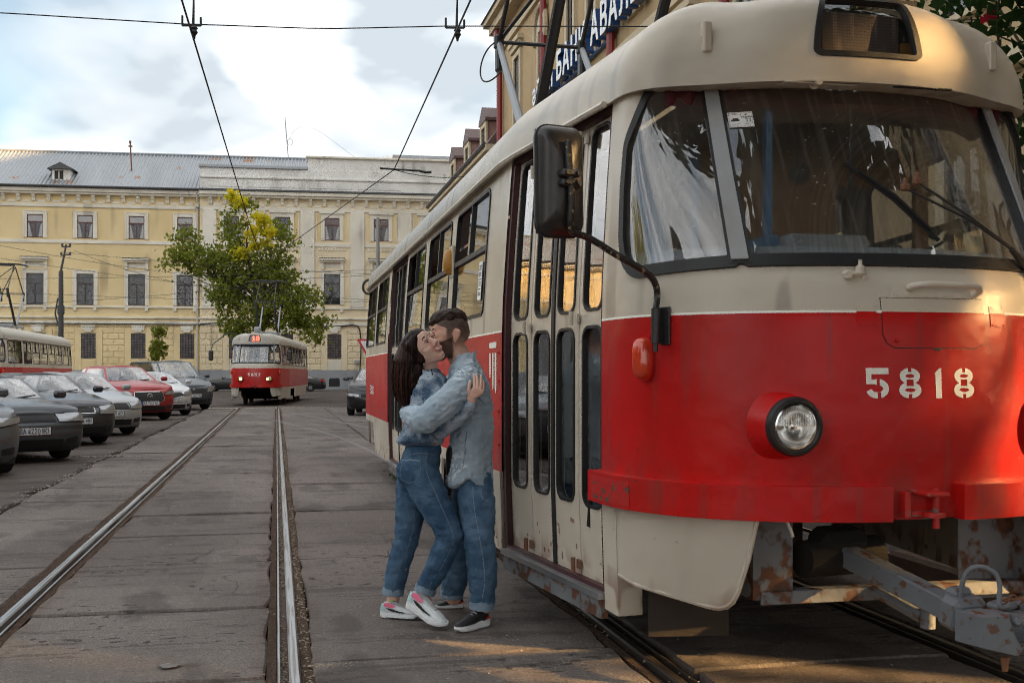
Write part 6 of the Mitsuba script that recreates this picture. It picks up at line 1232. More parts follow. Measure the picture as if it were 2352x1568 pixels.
# ---- the woman
F_ = thing('person', 'smiling long-haired woman in a cropped denim jacket and blue jeans hugging the man', 'person', None)
Bf = basis((0.78, -0.58, 0.26), (-0.66, 0.02, 0.74)); of = q_(972, 803, 5.96); kf = 0.93
hpf, Pf = head_pieces(of, Bf, kf, True)
neck_f = [hull((of - Bf[1] * .05 - Bf[0] * .015, .048), (q_(986, 862, 6.02), .055))]
K_ = {'i': [(1090, 893), (1090, 882), (1089.3, 871), (1088.5, 861.5)], 'm': [(1096.5, 893.5), (1097, 881), (1096, 869), (1094.5, 860)], 'r': [(1102.5, 896), (1104, 885), (1105, 873), (1105, 863.5)], 'p': [(1107, 901), (1109.5, 892), (1110.5, 884), (1110, 876.5)]}
hf = [hull((q_(1081, 926, 5.775), (.024, .017, .024)), (q_(1083, 915, 5.765), (.026, .016, .02))), mf.Manifold.hull_points(np.vstack([ball(q_(1083, 913, 5.765), .018, 10)] + [ball(q_(*K_[c][0], 5.755), .0105, 10) for c in 'imrp'] + [ball(q_(1078.5, 903, 5.76), .012, 10)]))]
for c, r in (('i', .0088), ('m', .009), ('r', .0086), ('p', .0075)): hf += finger([q_(a, b, 5.755 + .012 * i) for i, (a, b) in enumerate(K_[c])], [r * 1.12, r, r * .92, r * .72])
hf += finger([q_(1081, 908, 5.76), q_(1077, 896, 5.752), q_(1078, 885, 5.757), q_(1080, 876.5, 5.765)], [.013, .0105, .0098, .0078])
core_f = chain((q_(962, 1085, 6.0), (.075, .10, .07)), (q_(974, 1000, 6.0), (.07, .10, .06)), (q_(985, 905, 6.0), (.085, .15, .06)))
legs_f = chain((q_(966, 1092, 5.95), .06), (q_(1035, 1230, 5.9), .055), (q_(974, 1366, 5.96), .038), (q_(966, 1392, 5.98), .036)) + chain((q_(956, 1092, 6.07), .06), (q_(934, 1234, 6.12), .055), (q_(903, 1375, 6.17), .036), (q_(900, 1395, 6.18), .036))
arm_f = chain((q_(988, 876, 5.88), .045), (q_(1012, 978, 5.80), .036), (q_(1080, 927, 5.775), .024))
scene[F_] = mikit.ply(soft(fuse(hpf + neck_f + core_f + legs_f + arm_f + hf), 0.0075, 4), 'm_skin_woman', smooth=True)
add_face(F_, of, Bf, kf, True, Pf)
put('lips', cat([tube(smoothpath([Pf(.090, -.047, .034), Pf(.107, -.0525, .012), Pf(.110, -.053, 0), Pf(.107, -.0525, -.012), Pf(.090, -.047, -.034)], 3), .0034, 6), tube(smoothpath([Pf(.090, -.047, .034), Pf(.103, -.067, .014), Pf(.106, -.0705, 0), Pf(.103, -.067, -.014), Pf(.090, -.047, -.034)], 3), .0042, 6)]), 'lip', F_)
put('teeth', arr(trimesh.convex.convex_hull(np.vstack([ball(Pf(.1035 - .004 * abs(s), -.0595 + .003 * abs(s), s * .017), .0068, 8) for s in (-1, 0, 1)]))), 'teeth', F_, smooth=60)
for c in 'imrp': put('fingernail', arr(trimesh.convex.convex_hull(ball(q_(*K_[c][3], 5.755 + .036) - fwd * .0045 + UP * .002, (.0052, .003, .0075), 8))), 'nail', F_, smooth=60)
put('fingernail', arr(trimesh.convex.convex_hull(ball(q_(1080, 876, 5.765) - fwd * .006, (.006, .003, .008), 8))), 'nail', F_, smooth=60)
rr_ = q_(1103.4, 889, 5.763); put('ring', tube([rr_ + rgt * .0105 * math.cos(a) + fwd * .0105 * math.sin(a) for a in np.linspace(0, 6.28, 14)], .0016, 5, cap=False), 'gold', F_)
put('earring', arr(trimesh.convex.convex_hull(ball(q_(973.5, 836, 5.90), .005, 8))), 'chrome', F_)
# her hair: cap and falling length, then strands
H_ = lambda *l: mf.Manifold.hull_points(np.vstack([ball(c, r) for c, r in l]))
hh = [hd(Bf, of, kf, [((-.028, .040, 0), .098), ((.012, .058, 0.0), .078), ((-.04, .0, .0), .088)]), hd(Bf, of, kf, [((.010, .055, -.06), .042), ((-.02, -.02, -.078), .024), ((-.03, .04, -.05), .05), ((.0, -.05, -.070), .018)]), hd(Bf, of, kf, [((.040, .068, -.045), .034), ((.0, .05, -.066), .036), ((-.01, -.03, -.072), .026)]), hd(Bf, of, kf, [((.010, .06, .05), .045), ((-.02, -.01, .075), .022), ((-.03, .04, .05), .05)])]
fall = [((950, 800, 6.0), (.085, .10, .06)), ((940, 830, 6.0), (.092, .115, .06)), ((934, 865, 6.0), (.082, .115, .06)), ((931, 895, 6.0), (.070, .105, .05)), ((934, 918, 6.0), (.055, .09, .03)), ((942, 930, 6.0), (.035, .07, .02))]
hh += [H_((q_(*a), r), (q_(*b), s)) for (a, r), (b, s) in zip(fall[:-1], fall[1:])]
hh += [H_((q_(960, 845, 5.92), .03), (q_(948, 868, 5.93), .045)), H_((q_(966, 838, 5.925), .015), (q_(958, 858, 5.93), .028), (q_(950, 885, 5.92), .03))]
hm = soft(fuse(hh), 0.009, 8)
ang = np.arctan2((hm[0] - q_(935, 860, 6.0)) @ fwd, (hm[0] - q_(935, 860, 6.0)) @ rgt)
hm = hm[0] + vnorm(hm) * (0.003 * (meshkit.noise(np.c_[ang * 14, hm[0][:, 2] * 5, ang * 0], 3) - .5) + 0.0025 * (meshkit.noise(np.c_[ang * 40, hm[0][:, 2] * 7, ang * 0], 4) - .5))[:, None], hm[1]
put('hair', hm, 'hair_woman', F_, smooth=60)
def strands(n, seed):
    g = np.random.default_rng(seed); out = []; tr = cKDTree(hm[0]); nn = vnorm(hm)
    for _ in range(n):
        a = g.uniform(-2.9, 0.35); pts = []
        for (c, r) in fall[1:]:
            o = q_(*c); pts.append(o + rgt * r[0] * math.cos(a) * 1.01 + fwd * r[1] * math.sin(a) * 1.01 + UP * g.normal(0, .006))
        o = q_(*fall[-1][0]); pts.append(o + rgt * (g.normal(0.0, .03)) + fwd * g.normal(-.02, .04) - UP * g.uniform(0.0, .035))
        P = smoothpath(np.array(pts) + g.normal(0, .001, (len(pts), 3)), 4); d, i = tr.query(P); P = np.where((np.arange(len(P)) < len(P) - 5)[:, None], hm[0][i] + nn[i] * g.uniform(0.0, 0.003), P)
        P[1:-1] = (P[:-2] + P[1:-1] + P[2:]) / 3
        out.append(tube(P, np.linspace(.0016, .0006, len(P)), 4, cap=False))
    return cat(out)
put('hair_strands', strands(130, 4), 'hair_woman', F_, smooth=60, kind='stuff')
put('loose_lock', tube(smoothpath([q_(990, 848, 5.86), q_(994, 868, 5.85), q_(989, 890, 5.85)], 5), [.003, .003, .003, .003, .003, .0025, .0025, .002, .0015, .001, .0008], 5), 'hair_woman', F_)
# jacket
tj = [(968, 1010, .120, .16), (974, 965, .098, .15), (982, 920, .098, .165), (988, 888, .094, .165), (990, 868, .078, .13), (988, 856, .058, .07)]
jk_ = [hull((q_(a, b, 6.0), (c, d, .03)), (q_(a2, b2, 6.0), (c2, d2, .025))) for (a, b, c, d), (a2, b2, c2, d2) in zip(tj[:-1], tj[1:])]
jk_ += chain((q_(988, 882, 5.88), (.062, .06, .065)), (q_(1004, 940, 5.84), .062), (q_(1013, 980, 5.815), .056), (q_(1048, 956, 5.80), .048), (q_(1077, 932, 5.785), .040)) + chain((q_(992, 880, 6.14), .06), (q_(1040, 900, 6.30), .055), (q_(1085, 880, 6.28), .045))
jj = soft(fuse(jk_), 0.0105, 6)
uu = (jj[0] - q_(968, 1020, 6.0)) @ rgt; zz = jj[0][:, 2]; hemz = q_(968, 1018, 6.0)[2]
jj[0][:] = jj[0] - UP * (np.clip((hemz + .05 - zz) / .05, 0, 1) * 0.02 * np.sign(uu - 0.0) * np.abs(uu) * 4 * (uu > 0))[:, None] - rgt * (np.clip((hemz + .06 - zz) / .06, 0, 1) * 0.022 * (uu < -.05))[:, None]
jj = wrinkle(wrinkle(jj, 0.011, (14, 14, 22), 31, True), 0.007, (30, 30, 42), 32, True)
put('denim_jacket', jj, 'denim_acid', F_, smooth=60); jkk = F_ + '__denim_jacket'
for pts in ([(1000, 862, 5.90), (986, 870, 5.85), (972, 888, 5.84), (968, 905, 5.84)], [(958, 910, 5.86), (972, 925, 5.85), (990, 920, 5.84)], [(972, 890, 5.86), (976, 915, 5.85), (990, 925, 5.84)], [(924, 1002, 5.93), (960, 1008, 5.85), (1000, 1012, 5.86)], [(916, 1018, 5.95), (960, 1024, 5.86), (1000, 1026, 5.87)]):
    put('seam', seam(jj, [q_(*p) for p in pts], 0.0026, -0.0008), 'stitch_dark', jkk)
def arc_cuff(c, ax, r, h, m, pk, nm):
    mm = lathe([(r * .96, h * .5), (r * 1.06, h * .5), (r * 1.08, 0), (r * 1.06, -h * .5), (r * .9, -h * .5)], 20)
    W = np.eye(4); z = np.asarray(ax, float); z /= np.linalg.norm(z); x = np.cross(fwd, z); x /= np.linalg.norm(x); W[:3, 0], W[:3, 1], W[:3, 2], W[:3, 3] = x, np.cross(z, x), z, c
    put(nm, wrinkle(mv(mm, W=W), .004, (40, 40, 40), 2), m, pk, smooth=50)
arc_cuff(q_(1077, 932, 5.785), q_(1083, 924, 5.775) - q_(1060, 946, 5.80), .038, .034, 'denim_acid', jkk, 'cuff')
cl = [q_(968, 852, 5.93), q_(980, 858, 5.875), q_(1000, 868, 5.86), q_(1016, 880, 5.88)]
put('collar', loft([np.array(smoothpath(cl, 5)), np.array(smoothpath([c + UP * .014 for c in cl], 5)), np.array(smoothpath([c - UP * .03 - fwd * .014 + rgt * .008 for c in cl], 5))], closed=False, cap0=False, cap1=False), 'denim_acid', jkk, smooth=50)
for (u, v, Z) in ((960, 1016, 5.85), (998, 1019, 5.86)): put('button', mv(lathe([(0, -.004), (.007, -.004), (.008, 0)], 12, 'y'), q_(u, v, Z) - fwd * .0), 'rust', jkk)
# jeans
jf = [hull((q_(960, 1082, 6.0), (.112, .155, .07)), (q_(972, 1030, 6.0), (.098, .13, .04)))] + [hull((q_(946, 1082, 5.94), (.085, .085, .085)), (q_(950, 1095, 6.06), (.09, .085, .085)))] + chain((q_(966, 1092, 5.93), (.105, .09, .095)), (q_(1000, 1160, 5.90), (.088, .082, .07)), (q_(1034, 1228, 5.88), (.068, .068, .062)), (q_(1006, 1300, 5.91), .064), (q_(979, 1350, 5.95), (.054, .054, .03))) + chain((q_(952, 1095, 6.08), (.095, .09, .095)), (q_(942, 1170, 6.10), .082), (q_(934, 1236, 6.12), .066), (q_(915, 1300, 6.15), .062), (q_(904, 1354, 6.17), (.056, .056, .03)))
jff = wrinkle(wrinkle(soft(fuse(jf), 0.0115, 7), 0.010, (11, 11, 24), 41, True), 0.006, (26, 26, 48), 42, True)
put('jeans', jff, 'denim_mid', F_, smooth=60); jfk = F_ + '__jeans'
for pts in ([(980, 1040, 5.88), (982, 1085, 5.84), (1000, 1130, 5.82), (1025, 1185, 5.81), (1040, 1228, 5.82), (1018, 1290, 5.85), (986, 1350, 5.90)], [(950, 1170, 6.02), (944, 1236, 6.05), (918, 1300, 6.09), (906, 1350, 6.11)], [(935, 1045, 5.88), (975, 1040, 5.86), (1010, 1046, 5.88)]): put('seam', seam(jff, [q_(*p) for p in pts], 0.0026, -0.0008), 'stitch_dark', jfk)
for pts in ([(922, 1054, 5.90), (966, 1058, 5.85)],): put('pocket_edge', seam(jff, [q_(*p) for p in pts], 0.004, 0.001), 'stitch', jfk)
put('pocket_edge', seam(jff, [q_(*p) for p in [(921, 1056, 5.90), (921, 1080, 5.88), (923, 1098, 5.88), (938, 1108, 5.86), (958, 1100, 5.85), (965, 1080, 5.84), (967, 1058, 5.85)]], 0.0022, 0.001), 'stitch_dark', jfk)
cuff(q_(977, 1353, 5.95), .057, .042, (0.35, 0, 1), jfk); cuff(q_(903, 1357, 6.17), .058, .042, (0.12, 0, 1), jfk)
h0 = q_(936, 1392, 6.0); foot(h0 - UP * .0, at(1022, 1447, z=0.004) + fwd * 0.02, .03, 'shoe_white', 'sole_white', F_, woman=True)
foot(at(874, 1416, z=0.0), at(962, 1419, z=0.0) - fwd * .02, 0, 'shoe_white', 'sole_white', F_, woman=True, side=-1)
# ------------------------------------------------------------------ cars: local x forward, y left, origin on the ground under the middle
def paint(name, c, metal=0.35): mat(name, c, 0.24, metal=metal, spec=0.7, coat=1.0)
paint('paint_grey', (0.085, 0.092, 0.10)); paint('paint_slate', (0.034, 0.040, 0.048)); paint('paint_navy', (0.008, 0.011, 0.018)); paint('paint_silver', (0.30, 0.31, 0.32), 0.5); paint('paint_red', (0.27, 0.008, 0.010)); paint('paint_white', (0.46, 0.47, 0.48), 0.4); paint('paint_gunmetal', (0.034, 0.042, 0.052)); paint('paint_black', (0.008, 0.008, 0.010))
mat('car_trim', (0.013, 0.013, 0.014), 0.45); mat('tyre', (0.012, 0.012, 0.012), 0.85); mat('alloy', (0.42, 0.43, 0.44), 0.35, metal=0.8); mat('plate_white', (0.66, 0.67, 0.68), 0.5); mat('plate_blue', (0.02, 0.07, 0.32), 0.5); mat('lamp_clear', (0.30, 0.31, 0.325), 0.12, metal=0.6, coat=1.0); mat('tail_red', (0.45, 0.01, 0.012), 0.2); mat('cabin', (0.022, 0.022, 0.024), 0.8)
scene['m_car_glass'] = {'type': 'thindielectric', 'int_ior': 1.8, 'specular_transmittance': rgb((0.60, 0.62, 0.63))}
def ss(a, b, x): x = np.clip((x - a) / (b - a), 0, 1); return x * x * (3 - 2 * x)
def car(key, W4, L, W, H, paintm, plate=None, zn=0.72, zc=0.96, zb=1.0, nose=0.62, fn=2.6, xa=0.9, xb=0.25, xc=-1.3, xd=-2.0, wb=2.65, fo=0.9, grille=None, lamp=None, emblem=None, trim=None, wr=0.315, green=0.68, low=0.20, rear=False, gn='car_trim', van=False):
    """xa, xb: foot and head of the windscreen; xc, xd: head and foot of the rear window, from the middle of the car"""
    w = W / 2; hl = L / 2
    a = np.linspace(0, pi / 2, 40)
    c = w * 0.985 * np.sin(a) ** (2 / fn); t = nose * (1 - np.cos(a) ** (2 / fn))
    xs = np.linspace(nose, L - 0.5, 40)[1:]; sw = w * (0.985 + 0.015 * np.sin(np.clip((xs - nose) / (L - nose - .5), 0, 1) * pi))
    a2 = a[::-1]; c2 = w * 0.985 * np.sin(a2) ** (2 / 3.2); t2 = L - 0.5 * (1 - np.cos(a2) ** (2 / 3.2)) + 0 * a2
    t2 = L - 0.5 + 0.5 * np.cos(a2) ** (2 / 3.2)
    C = np.r_[c, sw, c2[1:]]; Tt = np.r_[t, xs, t2[1:]]; s_ = np.r_[0, np.cumsum(np.hypot(np.diff(C), np.diff(Tt)))]; SLc = s_[-1]
    st = lambda tt: float(np.interp(tt, Tt[39:-39], s_[39:-39]))
    sc = lambda cc: float(np.interp(cc, C[:40], s_[:40]))
    def zs(x):      # shoulder height along the car
        tt = hl - x
        return np.interp(tt, [0, 0.10, 0.35, hl - xa, hl - xa + .4, L - 0.9, L - .15, L], [zn - 0.06, zn, zn + 0.06, zc, zc + 0.02, zb, zb - .02, zb - 0.10])
    def B(s, z):
        s, z = np.asarray(s, float), np.asarray(z, float)
        cc, tt = np.interp(np.abs(s), s_, C), np.interp(np.abs(s), s_, Tt)
        top = zs(hl - tt); q = (z - low) / np.maximum(top - low, .2)
        ins = np.interp(q, [-.1, 0, .12, .45, .62, .85, 1, 1.1], [.90, .93, .975, 1, 1, .985, .945, .90])
        fr = 1 - ss(0.0, nose * 1.1, tt); rr = ss(L - .6, L, tt)
        dx = np.interp(q, [-.1, 0, .1, .35, .55, .75, .92, 1.02], [.16, .11, .05, 0.0, .01, .05, .11, .20]) * fr
        dr_ = np.interp(q, [0, .1, .4, .6, 1], [.12, .05, 0, .05, .12]) * rr
        return np.stack([hl - tt - dx + dr_, -np.sign(s) * cc * ins, z], -1)
    def bodytop(s):
        cc, tt = np.interp(np.abs(s), s_, C), np.interp(np.abs(s), s_, Tt); return zs(hl - tt)
    def P(name, m, mt, parent=key, smooth=40, **k): return put(name, m, mt, parent, smooth=smooth, W=W4, **k)
    # side skin: stretch (s, q) so that the top edge follows the shoulder line
    Bq = lambda s, q: B(s, low + q * (bodytop(s) - low))
    wx = [hl - fo, hl - fo - wb]
    sl = np.unique(np.r_[-s_[::3], s_[::3]])
    flat = sbox(-SLc, 0, SLc, 1)
    def arch(x, r, sg):
        a = np.linspace(0, 2 * pi, 28, endpoint=False); s0 = sg * st(hl - x)
        return Polygon([(s0 + r * math.cos(q), (wr + r * math.sin(q) - low) / (float(bodytop(np.array([s0]))[0]) - low)) for q in a])
    holes = unary_union([arch(x, wr + 0.055, sg) for x in wx for sg in (-1, 1)])
    P('body', shell(flat.difference(holes), Bq, 0.0, sl=sl, zl=np.r_[np.linspace(0, 1, 12)]), paintm)
    # hood and deck
    ii = np.unique(np.r_[np.arange(0, len(s_), 3), len(s_) - 1]); rr_ = np.linspace(-1, 1, 15); R = []
    for i in ii:
        p = Bq(np.array([s_[i]]), np.array([1.0]))[0]; y0 = abs(p[1])
        cr = 0.055 * min(1, y0 / (w * .5))
        R.append(np.c_[np.full(15, p[0]), rr_ * y0, p[2] + cr * (1 - np.abs(rr_) ** 2.2) - .004 * 0])
    v, f = loft(R, closed=False, cap0=False, cap1=False); P('bonnet', (v, f[:, ::-1]), paintm, smooth=50)
    P('underside', cat([bb(-hl + .25, hl - .3, -w * .86, w * .86, low - .03, low + .25)] + [bb(x - wr - .05, x + wr + .05, -w * .8, w * .8, low, wr * 2 + .04) for x in wx]), 'car_trim')
    # greenhouse
    wg, wr2 = w * 0.90, w * green; zr = H - 0.055
    def ringpt(u, k):
        """u in [-1, 1], 0 at the windscreen's middle; k from 0 (foot) to 1 (head)"""
        u, k = np.broadcast_arrays(np.asarray(u, float), np.asarray(k, float))
        kk = np.maximum(k, 0) ** 0.92
        hw = wg + (wr2 - wg) * kk; xf = xa + (xb - xa) * k; xr = xd + (xc - xd) * k
        au = np.abs(u); e = 2.0 / 7
        ang = np.interp(au, [0, 0.16, 0.24, 0.76, 0.84, 1], [0, 0.70, 0.87, pi - .87, pi - .70, pi])
        cx, ax = (xf + xr) / 2, (xf - xr) / 2
        px = np.sign(np.cos(ang)) * np.abs(np.cos(ang)) ** e; py = np.abs(np.sin(ang)) ** e
        px = np.where(au < .24, 1 - 0.14 / np.maximum(ax, .1) * (np.sin(np.clip(ang, 0, .9)) / .78) ** 2 * (1 - 0.3 * k), px)
        py = np.where(au < .2, np.interp(au, [0, .2], [0, 0.97]), py)
        zf = zs(xf) + 0.02; zrr = zs(xr) + .02; zb0 = zs(cx + ax * px) + 0.02
        z = zb0 + (zr - 0.04 * (1 - py * 0) - zb0) * k - 0.05 * k * 0
        z = z - 0.03 * k * np.abs(py) ** 3
        return np.stack([cx + ax * px, -np.sign(u) * hw * py, z], -1)
    ug = np.linspace(-1, 1, 81)
    wind = Polygon([(-.175, .05), (.175, .05), (.168, .94), (-.168, .94)])
    ft, rt_ = (0.50, 0.52) if not van else (.42, .44)
    def sidew(sg, a_, b_, k0=.10, k1=.90, sl0=0, sl1=0): return Polygon([(sg * (a_ + sl0), k0), (sg * b_, k0), (sg * (b_ - sl1), k1), (sg * a_, k1)])
    wins = [wind] + [sidew(sg, .235, ft, sl0=.0) for sg in (-1, 1)] + [sidew(sg, rt_, .74) for sg in (-1, 1)] + [Polygon([(.83, .1), (1, .1), (1, .9), (.84, .9)]), Polygon([(-.83, .1), (-1, .1), (-1, .9), (-.84, .9)])]
    allw = unary_union(wins)
    P('pillars', shell(sbox(-1, 0, 1, 1).difference(allw), ringpt, 0.0, sl=ug, zl=np.linspace(0, 1, 9), sign=1), paintm)
    P('windscreen', shell(wind.buffer(.004), ringpt, -0.006, sl=ug, zl=np.linspace(0, 1, 7)), 'car_glass')
    for q in wins[1:]: P('side_window', shell(q.buffer(.003), ringpt, -0.006, sl=ug, zl=np.linspace(0, 1, 5)), 'car_glass')
    P('screen_trim', shell(wind.buffer(.006).difference(wind.buffer(-.004)), ringpt, 0.002, sl=ug, dz=.1), 'car_trim')
    R = []; 
    half = np.linspace(0, 1, 31)
    for u in half:
        p = ringpt(np.array([u]), np.array([1.0]))[0]; y0 = abs(p[1]); r15 = np.linspace(-1, 1, 11)
        R.append(np.c_[np.full(11, p[0]), r15 * y0, p[2] + 0.05 * min(1, y0 / (wr2 * .6)) * (1 - np.abs(r15) ** 2.4)])
    v, f = loft(R, closed=False, cap0=False, cap1=False); P('roof', (v, f[:, ::-1]), paintm, smooth=50)
    P('cabin', cat([bb(xd + .35, xa - .25, -wg * .82, wg * .82, zc - .55, zc - 0.12), bx(.25, wg * 1.7, .10, (xa - .30, 0, zc + .0), .04), bx(.12, .45, .62, (xb - .55, -.36, zc - .12), .05), bx(.12, .45, .62, (xb - .55, .36, zc - .12), .05), bx(.1, .24, .16, (xb - .58, -.36, H - .30), .04), bx(.1, .24, .16, (xb - .58, .36, H - .30), .04)]), 'cabin')
    # wheels
    for x in wx:
        for sg in (-1, 1):
            o = (x, sg * (w - .12), wr)
            wk = P('wheel', mv(lathe([(.18, .10), (wr - .05, .105), (wr - .01, .09), (wr, .05), (wr, -.07), (wr - .02, -.1), (.18, -.1)], 28, 'y'), o, sc=(1, sg, 1)), 'tyre')
            P('rim', mv(cat([lathe([(.215, .085), (.20, .06), (.19, -.02), (0.0, -.02)], 24, 'y')] + [mv(bx(.205, .03, .05, (.10, .075, 0), .008), W=np.array([[math.cos(q), 0, -math.sin(q), 0], [0, 1, 0, 0], [math.sin(q), 0, math.cos(q), 0], [0, 0, 0, 1]])) for q in np.arange(5) * 2 * pi / 5] + [lathe([(.05, .06), (.045, .09), (0, .095)], 12, 'y')]), o, sc=(1, sg, 1)), 'alloy', wk)
    # face
    yy = lambda pts: Polygon([(-p[0], p[1]) for p in pts])
    for sg in (-1, 1):
        lp = lamp or [(.42, .62), (.80, .64), (.92, .74), (.60, .72), (.45, .69)]
        q = Polygon([(sg * sc(min(p[0], C[39] * .998)) if p[0] < .9 * w else sg * (s_[39] + (p[0] - .9 * w)), p[1]) for p in lp])
        hk = P('headlight', shell(q, B, 0.008, -0.02, ds=.04, dz=.03), 'lamp_clear')
        P('lamp_surround', shell(q.buffer(.010).difference(q.buffer(-.004)), B, 0.010, -0.01, ds=.04, dz=.03), 'car_trim', hk)
        cx, cz = q.centroid.x, q.centroid.y; P('projector', shell(Point(cx, cz).buffer(min(.05, (q.bounds[3] - q.bounds[1]) * .36)), B, 0.011, ds=.02, dz=.02), 'cabin', hk)
        P('mirror', mv(bx(.10, .20, .13, (xa - .12, sg * (w + .10), zc + .10), .035)), paintm)
        P('fog_lamp', shell(Polygon([(sg * sc(w * .62), low + .10), (sg * sc(w * .82), low + .10), (sg * sc(w * .82), low + .2), (sg * sc(w * .62), low + .18)]), B, .006, -.01, ds=.05, dz=.05), 'car_trim')
    g = yy(grille or [(-.36, .60), (.36, .60), (.36, .70), (-.36, .70)])
    gk = P('grille', shell(g, B, 0.006, -0.015, ds=.05, dz=.04), 'cabin')
    x0, z0, x1, z1 = g.bounds
    P('grille_frame', shell(g.buffer(.012).difference(g.buffer(-.006)), B, 0.016, -0.01, ds=.05, dz=.04), gn, gk)
    for z in np.arange(z0 + .035, z1 - .015, .045): P('grille_bar', shell(sbox(x0, z, x1, z + .010).intersection(g), B, .012, 0, ds=.05), gn if gn == 'chrome' else 'grey_metal', gk)
    P('lower_intake', shell(sbox(-.55 * w, low + .05, .55 * w, low + .17), B, .004, -.01, ds=.05, dz=.05), 'car_trim')
    if trim: P('bumper_strip', shell(sbox(-st(nose + .3), trim, st(nose + .3), trim + .05), B, .015, -.005, ds=.06), 'car_trim' if gn != 'chrome' else 'chrome')
    if emblem is not None:
        ez = (z0 + z1) / 2 if emblem[1] is None else emblem[1]; c0 = B(np.array([0.0]), np.array([ez]))[0] + [.022, 0, 0]
        P('emblem', mv(emblem[0](), W=np.array([[0, 0, 1, c0[0]], [1, 0, 0, c0[1]], [0, 1, 0, c0[2]], [0, 0, 0, 1.0]])), 'chrome', gk)
    if plate:
        pz = plate[1]; c0 = B(np.array([0.0]), np.array([pz]))[0] + [.012, 0, 0]
        Wp = np.array([[0, 0, 1, c0[0]], [1, 0, 0, c0[1]], [0, 1, 0, c0[2]], [0, 0, 0, 1.0]])
        pk = P('number_plate', mv(bb(-.26, .26, -.056, .056, 0, .012), W=Wp), 'plate_white'); P('flag_strip', mv(bb(-.256, -.215, -.052, .052, .012, .014), W=Wp), 'plate_blue', pk)
        tm_ = text(plate[0], .078, .003, True); vv, ff = arr(tm_); sx_ = .43 / (vv[:, 0].max() - vv[:, 0].min()); vv[:, 0] = (vv[:, 0] - vv[:, 0].min()) * sx_ - .20; vv[:, 1] -= .039; vv[:, 2] += .012
        P('plate_text', mv((vv, ff), W=Wp), 'ink', pk); P('plate_rim', mv(cat([bb(-.27, .27, .054, .064, 0, .014), bb(-.27, .27, -.064, -.054, 0, .014), bb(-.27, -.258, -.056, .056, 0, .014), bb(.258, .27, -.056, .056, 0, .014)]), W=Wp), 'car_trim', pk)
    for sg in (-1, 1):
        P('tail_light', shell(Polygon([(sg * (SLc - sc(w * .45)), .78), (sg * (SLc - .98 * w - .25), .80), (sg * (SLc - .98 * w - .25), .92), (sg * (SLc - sc(w * .45)), .90)]), B, .01, -.01, ds=.06, dz=.05), 'tail_red')
        P('door_seam', cat([shell(sbox(*sorted((sg * st(hl - x), sg * (st(hl - x) + .008)))[:1], low + .12, sorted((sg * st(hl - x), sg * (st(hl - x) + .008)))[1], zc - .03), B, .002, dz=.08) for x in (xa - .15, (xa + xd) / 2 - .1)]), 'car_trim')
        P('door_handle', mv(bx(.18, .03, .035, ((xa + xd) / 2 + .05, sg * (w - .0), zc - .10), .01)), paintm)
    P('wiper', cat([tube([(xa + .0, y, zc + .02), (xa - .12, y + .55, zc + .09)], .012, 5) for y in (-.55, .0)]), 'car_trim')
    P('aerial', tube([(xc + .2, 0, H - .01), (xc + .05, 0, H + .14)], .006, 5), 'car_trim')
rings4 = lambda: cat([tube([(.048 * math.cos(a) + (i - 1.5) * .066, .048 * math.sin(a), 0) for a in np.linspace(0, 2 * pi, 20)], .008, 6, cap=False) for i in range(4)])
def round_emblem(r, lines): return lambda: cat([tube([(r * math.cos(a), r * math.sin(a), 0) for a in np.linspace(0, 2 * pi, 24)], .008, 6, cap=False)] + [tube(np.array([(x * r, y * r, 0) for x, y in l]), .007, 5) for l in lines])
vw = round_emblem(.062, [[(-.38, .9), (0, .05), (.38, .9)], [(-.85, .45), (-.38, -.8), (0, -.05), (.38, -.8), (.85, .45)]])
wing = round_emblem(.075, [[(-.9, .1), (-.45, .25), (0, -.45), (.45, .25), (.9, .1)]])
oval = round_emblem(.05, [[(-.5, 0), (.5, 0)], [(0, -.6), (0, .9)]])
bow = lambda: ext(unary_union([sbox(-.075, -.014, .075, .014), sbox(-.03, -.028, .03, .028)]), .008)
def place(corner, deg, L, W):
    a = math.radians(deg); fw_ = np.array([math.sin(a), -math.cos(a), 0]); lf = np.array([math.cos(a), math.sin(a), 0])
    o = np.array([corner[0], corner[1], 0]) - fw_ * (L / 2 - .22) - lf * W * 0.42
    W4 = np.eye(4); W4[:3, 0], W4[:3, 1], W4[:3, 3] = fw_, lf, o; return W4
GC = 'cars parked in a row along the tram tracks'
def parked(name, label, corner, deg, **k):
    key = thing(name, label, 'van' if k.get('van') else 'car', GC); car(key, place(corner, deg, k['L'], k['W']), **k)
parked('parked_car', 'grey car cut off by the left edge, four linked rings on its grille', (-3.40, 15.6), 31, L=4.7, W=1.88, H=1.45, paintm='paint_grey', plate=('6394 OM', .50), zn=.80, zc=1.0, grille=[(-.42, .40), (-.30, .34), (.30, .34), (.42, .40), (.46, .70), (.40, .80), (-.40, .80), (-.46, .70)], gn='chrome', emblem=(rings4, .72), lamp=[(.52, .66), (.80, .70), (1.02, .78), (.56, .77)])
parked('parked_car', 'old boxy slate sedan with oblong headlights and black bumper', (-3.1, 18.2), 31, L=4.5, W=1.70, H=1.40, paintm='paint_slate', plate=('BA 4220 BO', .50), zn=.78, zc=.93, zb=.98, nose=.32, fn=3.6, grille=[(-.38, .64), (.38, .64), (.38, .74), (-.38, .74)], lamp=[(.42, .63), (.80, .63), (.80, .75), (.42, .75)], trim=.52)
